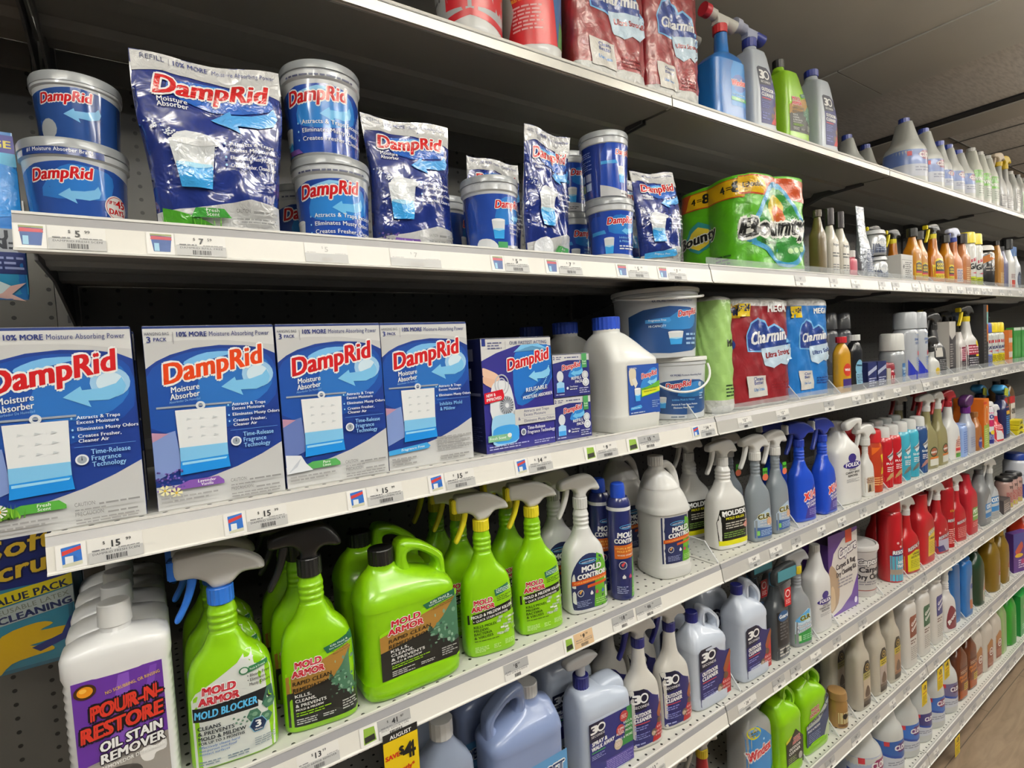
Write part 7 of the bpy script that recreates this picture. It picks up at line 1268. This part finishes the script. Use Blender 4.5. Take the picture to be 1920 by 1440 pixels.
bxp('stack-like orange and white small carton after the yellow-capped cans', 3.57, .055, .165, .05, 'd07434', [('R', 0, 0, 100, 300, 'd07a40'), ('R', 0, 60, 100, 110, 'd8ccc0'), ('R', 0, 190, 100, 230, 'd8ccc0')], 3)
for k in range(2): bxp(w_tr('green air freshener blister card with white top, %s of two' % ['left', 'right'][k]), 3.68+.125*k, .115, .175, .03, '2c8434', [('R', 0, 0, 100, 140, '348c3a'), ('R', 0, 140, 100, 152, 'c8d8c8'), ('P', [(20, 30), (44, 40), (40, 110), (24, 110)], '5aa05c', 2), ('P', [(60, 30), (84, 40), (80, 110), (64, 110)], '5aa05c', 2)], 3)
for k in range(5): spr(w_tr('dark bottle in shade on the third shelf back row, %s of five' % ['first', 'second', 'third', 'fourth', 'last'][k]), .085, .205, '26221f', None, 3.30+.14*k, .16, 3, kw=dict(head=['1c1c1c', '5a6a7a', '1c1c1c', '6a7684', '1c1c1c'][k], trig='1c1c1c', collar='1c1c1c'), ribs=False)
# ================================================================ price cards in the rails, sale tags, dividers, peg packs
YR = -.0006-.0116
def card(X0, X1, s, label, price=None, pic=None, name=None, grey_=True, pale=False, warm=False, group='price cards in the near rails', dark_top=False):
    w = (X1-X0); D = Decal(w, 0, 0); H = .0275/w*100
    c1, c2 = ('e8e6e0', 'bdbdbb') if not warm else ('d8b890', 'd8b890')
    if dark_top: c1, c2 = 'a9a9a8', 'e6e4de'
    px0 = 0
    D.rect(0, 0, 100, H*.98, c1)
    if pic:
        px0 = 36; D.rect(0, 0, 34, H*.98, 'efede8')
        if pic == 'box': D.poly([(7, 3), (6, H*.86), (28, H*.92), (29, 4)], '2a62b0').poly([(7, H*.55), (28, H*.72), (28, H*.86), (7, H*.72)], 'c03a34').rect(10, 5, 19, H*.5, 'e4e8ea').poly([(7, 3), (29, 4), (29, 9), (7, 7)], 'c9c9b0')
        elif pic == 'tub': D.poly([(5, H*.86), (31, H*.82), (28, H*.12), (8, H*.12)], '2c4a84').poly([(5, H*.66), (31, H*.66), (30, H*.8), (6, H*.82)], 'b0404c').rect(5, H*.84, 31, H*.92, '8c9060').rect(9, H*.14, 15, H*.5, '9cc8e0')
        elif pic == 'jug': D.poly([(6, H*.1), (8, H*.9), (28, H*.86), (30, H*.14)], '86a840').poly([(8, H*.16), (28, H*.2), (27, H*.5), (8, H*.46)], '2a2a26')
        D.rect(34, 0, 34.7, H, 'b8b6b0')
    D.rect(px0, 0, 100, H*.46, c2) if not dark_top else D.rect(px0, 0, 100, H*.42, c2)
    tx = 40 if (pale or dark_top) else 34
    col = 'b8b6b2' if pale else '2c2c2e'
    if price:
        a, b = price; cx = (px0+100)/2
        D.text('$', cx-14 if len(a) > 1 else cx-9, H*.72, H*.12, col).text(a, cx, H*.56, H*.27, col, None, .03).text(b, cx+(11 if len(a) < 2 else 15), H*.72, H*.13, col)
    if name: D.text(name, (px0+100)/2, H*.32, H*.09, '4a4a4c' if not pale else 'c4c2be', (100-px0)*.86)
    D.lines(px0+4, H*.46, px0+26, H*.56, 1, '77777a' if not pale else 'cccac6'); D.lines(70, H*.46, 96, H*.53, 1, '8a8a8c' if not pale else 'cccac6')
    x = (px0+100)/2-12; rn = random.Random(int(X0*1000)); D.l += 1
    P = []; F = []
    while x < (px0+100)/2+12:
        q = rn.choice([.7, 1.2, 1.8]); n = len(P); P += [(x, H*.06), (x+q, H*.06), (x+q, H*.26), (x, H*.26)]; F.append([n, n+1, n+2, n+3]); x += q+rn.choice([.7, 1.1])
    D.add(P, F, '3a3a3c' if not pale else 'bdbbb7', D.l)
    o = D.build(None, mapr(s), 'price_card', rough=.35, coat=.2); tagp(o, w_tr(label), 'price tag', group); o.location = (X0, 0, ZS[s]); return o
card(.003, .083, 2, 'white price card reading $5.99 with a tub picture, leftmost on the second shelf', ('5', '99'), 'tub', 'DAMPRID FRESH SCEN')
card(.122, .207, 2, 'white price card reading $7.59 with a tub picture, below the biggest pouch', ('7', '59'), 'tub', 'DAMPRID RFILL FREE')
card(.305, .365, 2, 'faded blank-looking price card below the tall stacked tubs', ('5', ''), None, None, pale=True)
card(.43, .515, 2, 'faded price card with a pale 7 below the purple-flag pouch', ('7', ''), None, None, pale=True)
card(.611, .690, 2, 'white price card below the single PURE LINEN tub', ('5', '99'), 'tub', 'DAMPRID PURE LINEN')
card(.728, .816, 2, 'white price card below the narrow PURE LINEN pouch', ('7', '59'), 'tub', 'DAMPRID REFILL LINEN')
card(.909, 1.003, 2, 'white price card below the second pair of stacked tubs', ('5', '99'), 'tub', 'DAMPRID HI CAP')
card(1.033, 1.126, 2, 'white price card below the FRAGRANCE FREE pouch', ('7', '59'), 'tub', 'DAMPRID FRAG FREE')
card(.010, .091, 3, 'white price card reading $15.99 DAMPRID FRESH SCEN with a small carton picture', ('15', '99'), 'box', 'DAMPRID FRESH SCEN')
card(.178, .255, 3, 'white price card reading $15.99 DAMPRID VANILLA below the orange-lettered carton', ('15', '99'), 'box', 'DAMPRID VANILLA 15')
card(.338, .424, 3, 'white price card reading $15.99 DAMPRID LINEN below the green-flag carton', ('15', '99'), 'box', 'DAMPRID LINEN 15.4')
card(.468, .553, 3, 'white price card reading $15.99 below the carton with pale blue flag', ('15', '99'), 'box', 'DAMPRID NO SCENT 1')
card(.636, .719, 3, 'white price card reading $14.99 below the REUSABLE absorber carton', ('14', '99'), 'box', 'DRIID ABSORBER KIT')
card(.800, .888, 3, 'white price card reading $9.99 below the small refill cartons', ('9', '99'), 'jug', 'DAMPRID REFILL PAC')
card(.916, 1.016, 3, 'grey-topped price card reading $15.99 below the white jug', ('15', '99'), 'jug', 'DAMPRID SUPER REFI', dark_top=True)
card(1.126, 1.208, 3, 'white price card reading $14.99 below the pair of white buckets', ('14', '99'), 'box', 'DAMPRID BUCKET 4X')
card(.242, .300, 4, 'grey price card reading $13.99 below the dark-labelled lime spray bottle', ('13', '99'), None, 'MOLD ARMOR REMOVER')
card(.331, .412, 4, 'price card reading $41.97 with a lime jug picture', ('41', '97'), 'jug', 'MOLD ARMOR 1 GAL', dark_top=True)
card(.589, .641, 4, 'grey-topped price card reading $8.99 below the first yellow-trigger bottle', ('8', '99'), None, 'MOLD ARMR BLCH REMOVE', dark_top=True)
card(.724, .798, 4, 'peach-coloured price card below the second yellow-trigger bottle', ('9', '99'), 'jug', 'MOLD ARMOR', warm=True)
card(.852, .914, 4, 'grey-topped price card reading $18 below the dark blue aerosol', ('18', '99'), None, 'MOLD CONTROL 12OZ', dark_top=True)
card(.921, 1.000, 4, 'grey-topped price card reading $46 before the white gallon jug', ('46', '99'), None, 'MOLD CONTROL GAL', dark_top=True)
card(.921, .988, 5, 'pale price card reading $13 on the fifth shelf rail of the nearest bay', ('13', '99'), None, 'OUTDOOR CLEANER')
card(1.262, 1.34, 5, 'price card reading $24 at the start of the second bay, fifth shelf', ('24', '99'), None, 'OUTDOOR CLEANER GAL')
def sale(X, s, w, h, label, big=False):
    r = root('sale_tag', w_tr(label), 'sale tag', 'yellow sale tags hung from the rails')
    b = MB(); b.box(-w/2, w/2, -.0008, 0, -h, 0, M('e3c312', .45)); b.box(-w/2, w/2, -.001, 0, 0, .012 if big else .004, M('1a1a1a', .5)); b.build('card', r)
    D = Decal(w, -w/2, -h); H = h/w*100
    if big: D.text('AUGUST', 50, H+4, 11, WHT, 62, .03).text('SAVE', 24, H*.70, 13, 'c03018', 40, .05).text('$', 50, H*.72, 22, BLK, 12, .05).text('4', 72, H*.60, 44, BLK, 30, .07).text('Instantly*', 50, H*.42, 14, 'c03018', 70, .04).lines(14, H*.3, 86, H*.38, 2, 'a89020').lines(10, 6, 90, H*.24, 5, '8a7a20')
    else: D.text('$', 34, H*.72, 20, BLK, 12, .04).text('4' if h < .075 else '3', 60, H*.68, 34, BLK, 24, .06).lines(14, H*.5, 86, H*.6, 1, 'b04018').lines(14, 10, 86, H*.44, 5, '9a8a20')
    D.build(r, lambda U, V, L: np.stack([U, -.0012-L, V], 1)); r.location = (X, -.016, ZS[s]-.046); return r
sale(.391, 4, .056, .095, 'yellow and black sale tag reading AUGUST SAVE $4 under the big lime jug', True)
sale(2.385, 6, .045, .085, 'yellow sale tag under the lowest raised shelf, left of three'); sale(2.535, 6, .052, .085, 'yellow sale tag under the lowest raised shelf, middle of three'); sale(2.605, 6, .052, .070, 'yellow sale tag under the lowest raised shelf, right of three')
sale(2.705, 7, .052, .080, 'yellow sale tag hanging from the bottom deck above the wood floor')
# ---- every product standing along the farther rails has its card; clear dividers stand between products
bpy.context.view_layer.update()
front = {}
for o in list(COL.objects):
    if o.parent or o.type != 'EMPTY' or 'label' not in o: continue
    if o.name.startswith(('gondola', 'pegboard', 'upright', 'ceiling', 'sale', 'price', 'divider')): continue
    for s in ZS:
        if abs(o.location.z-(ZS[s]-DK)) < .002 and o.location.y < (.05 if s != 1 else .13):
            xs = [(o.matrix_world @ Vector(c)) for ch in o.children if ch.type == 'MESH' and 'label' not in ch.name and 'print' not in ch.name for c in ch.bound_box]
            lowx = [v.x for v in xs]; front.setdefault(s, []).append((o.location.x, min(lowx), max(lowx), o))
SHORT = {2: 'second', 3: 'third', 4: 'fourth', 5: 'fifth', 6: 'lowest raised', 7: 'bottom'}
dm = M('dfe3e4', .12, alpha=.28, coat=.5); de = M('e8eaea', .2, alpha=.75)
for s in range(2, 8):
    L = sorted(front.get(s, []), key=lambda q: q[0]); last = -9; ld = -9
    for i, (x, a, b, o) in enumerate(L):
        nm = o['label'].split()
        if x > 1.24 and x-last > .075 and s in (2, 3, 4, 5, 6, 7):
            if s == 5 and x < 1.41: x += .05
            short = ' '.join(nm[:9]).rstrip(','); short = short[:-4] if short.endswith(' and') else short
            rn = random.Random(int(x*977)); wc = rn.uniform(.046, .062)
            c = card(x-wc/2, x+wc/2, s, 'price card on the rail below the '+short, (rn.choice(['5', '7', '9', '12', '14', '6']), rn.choice(['99', '49', '59'])), None, 'CLEANER', dark_top=(rn.random() < .6), group='price cards in the far rails')
            last = x
        if i and a > 1.225 and s < 7:
            g0, g1 = L[i-1][2], a
            if g1-g0 > .0045 and x-ld > .1 and s != 1:
                xm = (g0+g1)/2; r = root('shelf_divider', w_tr('clear plastic divider standing just left of the '+' '.join(nm[:8]).rstrip(',')), 'shelf divider', 'clear shelf dividers')
                B = MB(); B.prism([(.012, 0), (.05, .045), (.30, .050), (.30, 0)], -.0006, .0006, dm); B.build('panel', r)
                B = MB(); B.prism([(.0105, .0), (.049, .0465), (.0515, .0455), (.0135, 0)], -.0011, .0011, de); B.prism([(.05, .0445), (.30, .0495), (.30, .051), (.05, .046)], -.0011, .0011, de); B.build('edge', r)
                r.location = (xm, 0, ZS[s]-DK); ld = x
# ---- hanging packs left of the shelves
def pegpack(name, label, X0, X1, Y, z0, z1, ops, cat, base, hook_z=None):
    r = root(name, w_tr(label), cat); w = X1-X0; h = z1-z0; r.location = ((X0+X1)/2, Y, z0)
    loft('pack', [(0, w/2-.003, .0012, 6, 0, 0), (.004, w/2-.001, .004, 5, 0, 0), (h*.2, w/2, .010, 4, 0, 0), (h*.6, w/2, .010, 4, 0, 0), (h*.85, w/2-.001, .005, 5, 0, 0), (h, w/2-.002, .0012, 6, 0, 0)], M(base, .3, coat=.5, bump=.12, bscale=24), r, 3, 48)
    D = Decal(w*.98, -w*.49, 0); ap(D, ops); D.clip = (0, 100); P = dens([(0, w/2-.003, .0012, 6, 0, 0), (.004, w/2-.001, .004, 5, 0, 0), (h*.2, w/2, .010, 4, 0, 0), (h*.6, w/2, .010, 4, 0, 0), (h*.85, w/2-.001, .005, 5, 0, 0), (h, w/2-.002, .0012, 6, 0, 0)], 3)
    D.build(r, msec(P), su=.01, sv=.01, rough=.3, coat=.5, bump=.06)
    hk = root('peg_hook', w_tr('steel peg hook carrying the '+' '.join(label.split()[:7])), 'hook'); tube('wire', [(0, YB+.004-Y, 0), (0, .03, 0), (0, -.012, .002), (0, -.018, .012)], .0024, M('9a9a9a', .3, 1), hk, 8); B = MB(); B.box(-.012, .012, YB-.004-Y, YB+.004-Y, -.012, .012, M('8a8a8a', .35, 1)); B.build('backplate', hk); hk.location = ((X0+X1)/2, Y, z1-.008)
    return r
pegpack('sponge_pack', 'bright blue hanging pack with yellow lettering on a navy header, cut off at left', -.112, -.006, .13, 1.845, 2.055, [('R', 0, 0, 100, 198, '2a7fa8'), ('R', 0, 78, 100, 190, '1b6fc0'), ('R', 0, 56, 100, 84, '9ea2a8'), ('R', 0, 30, 100, 56, '1f2a5c'), ('T', 'NU', 74, 70, 12, '20242c', 24, .05), ('T', 'N:', 80, 60, 12, '20242c', 20, .06), ('N', 40, 34, 98, 52, 3, '8f98c0'), ('R', 0, 176, 100, 198, '28287a'), ('T', 'LARGE', 74, 182, 9, 'd8c860', 44, .04), ('R', 0, 160, 100, 176, '5ab0d8'), ('E', 66, 130, 60, 34, '1f86d8', 30), ('E', 54, 96, 26, 13, 'd8e0e4', 20), ('P', [(60, 12), (70, 28), (78, 14), (98, 20), (84, 6), (96, -2), (70, 2), (50, -2)], 'd8b0a8'), ('P', [(30, 0), (60, 0), (84, 16), (50, 26)], 'cfe0e2', 2)], 'sponge pack', '1e64a4')
pegpack('cleaning_glove_pack', 'navy and yellow VALUE PACK bag of yellow latex gloves hanging left of the shelves', -.125, -.012, .300, 1.302, 1.530, [('R', 0, 0, 100, 200, '2b6f86'), ('R', 0, 118, 100, 200, '1a2460'), ('I', 'Soft', 50, 162, 25, 'd0ac2c', 72, .03, 8, '10143a'), ('I', 'Scrub', 52, 132, 25, 'd0ac2c', 88, .03, 8, '10143a'), ('P', [(0, 92), (100, 106), (100, 122), (0, 110)], 'c8b818'), ('T', 'VALUE PACK', 54, 101, 10, '1c2440', 84, .03, 7), ('P', [(0, 66), (100, 80), (100, 104), (0, 90)], '9aa4a0'), ('T', 'REUSABLE LATEX', 56, 88, 6.5, '6a7060', 80, .0, 7), ('T', 'CLEANING', 60, 76, 9.5, '16204a', 76, .05, 7), ('P', [(0, 4), (10, 30), (24, 56), (60, 64), (76, 58), (62, 52), (90, 50), (92, 42), (70, 36), (50, 34), (70, 28), (74, 20), (56, 18), (30, 14), (14, -2)], 'c09c18', 3), ('P', [(84, 40), (94, 62), (100, 54), (96, 34), (60, 22), (52, 30)], '1c2a66')], 'glove pack', '24546a')
pegpack('cleaning_glove_pack', 'teal glove bag hanging right behind the VALUE PACK bag', -.112, -.004, .345, 1.33, 1.535, [('R', 0, 0, 100, 190, '1f4f60'), ('R', 0, 100, 100, 130, 'a89a18')], 'glove pack', '1c4656')
for i_, (a_, b_) in enumerate([('moisture_bag_carton', 'cartons of hanging moisture bags'), ('absorber_tub', 'blue absorber tubs'), ('refill_pouch', 'blue refill pouches'), ('toilet_roll_pack', 'film-wrapped toilet roll packs'), ('bleach_bottle', 'bleach bottles'), ('gondola_shelf', 'steel shelves'), ('upright_post', 'shelf uprights'), ('pegboard_panel', 'perforated back panels'), ('absorber_jug', 'white blue-capped jugs'), ('stain_remover_bottle', 'white stain remover bottles'), ('mold_spray_bottle', 'mold spray bottles')]):
    for o in COL.objects:
        if o.parent is None and o.name.startswith(a_) and 'label' in o: o['group'] = b_
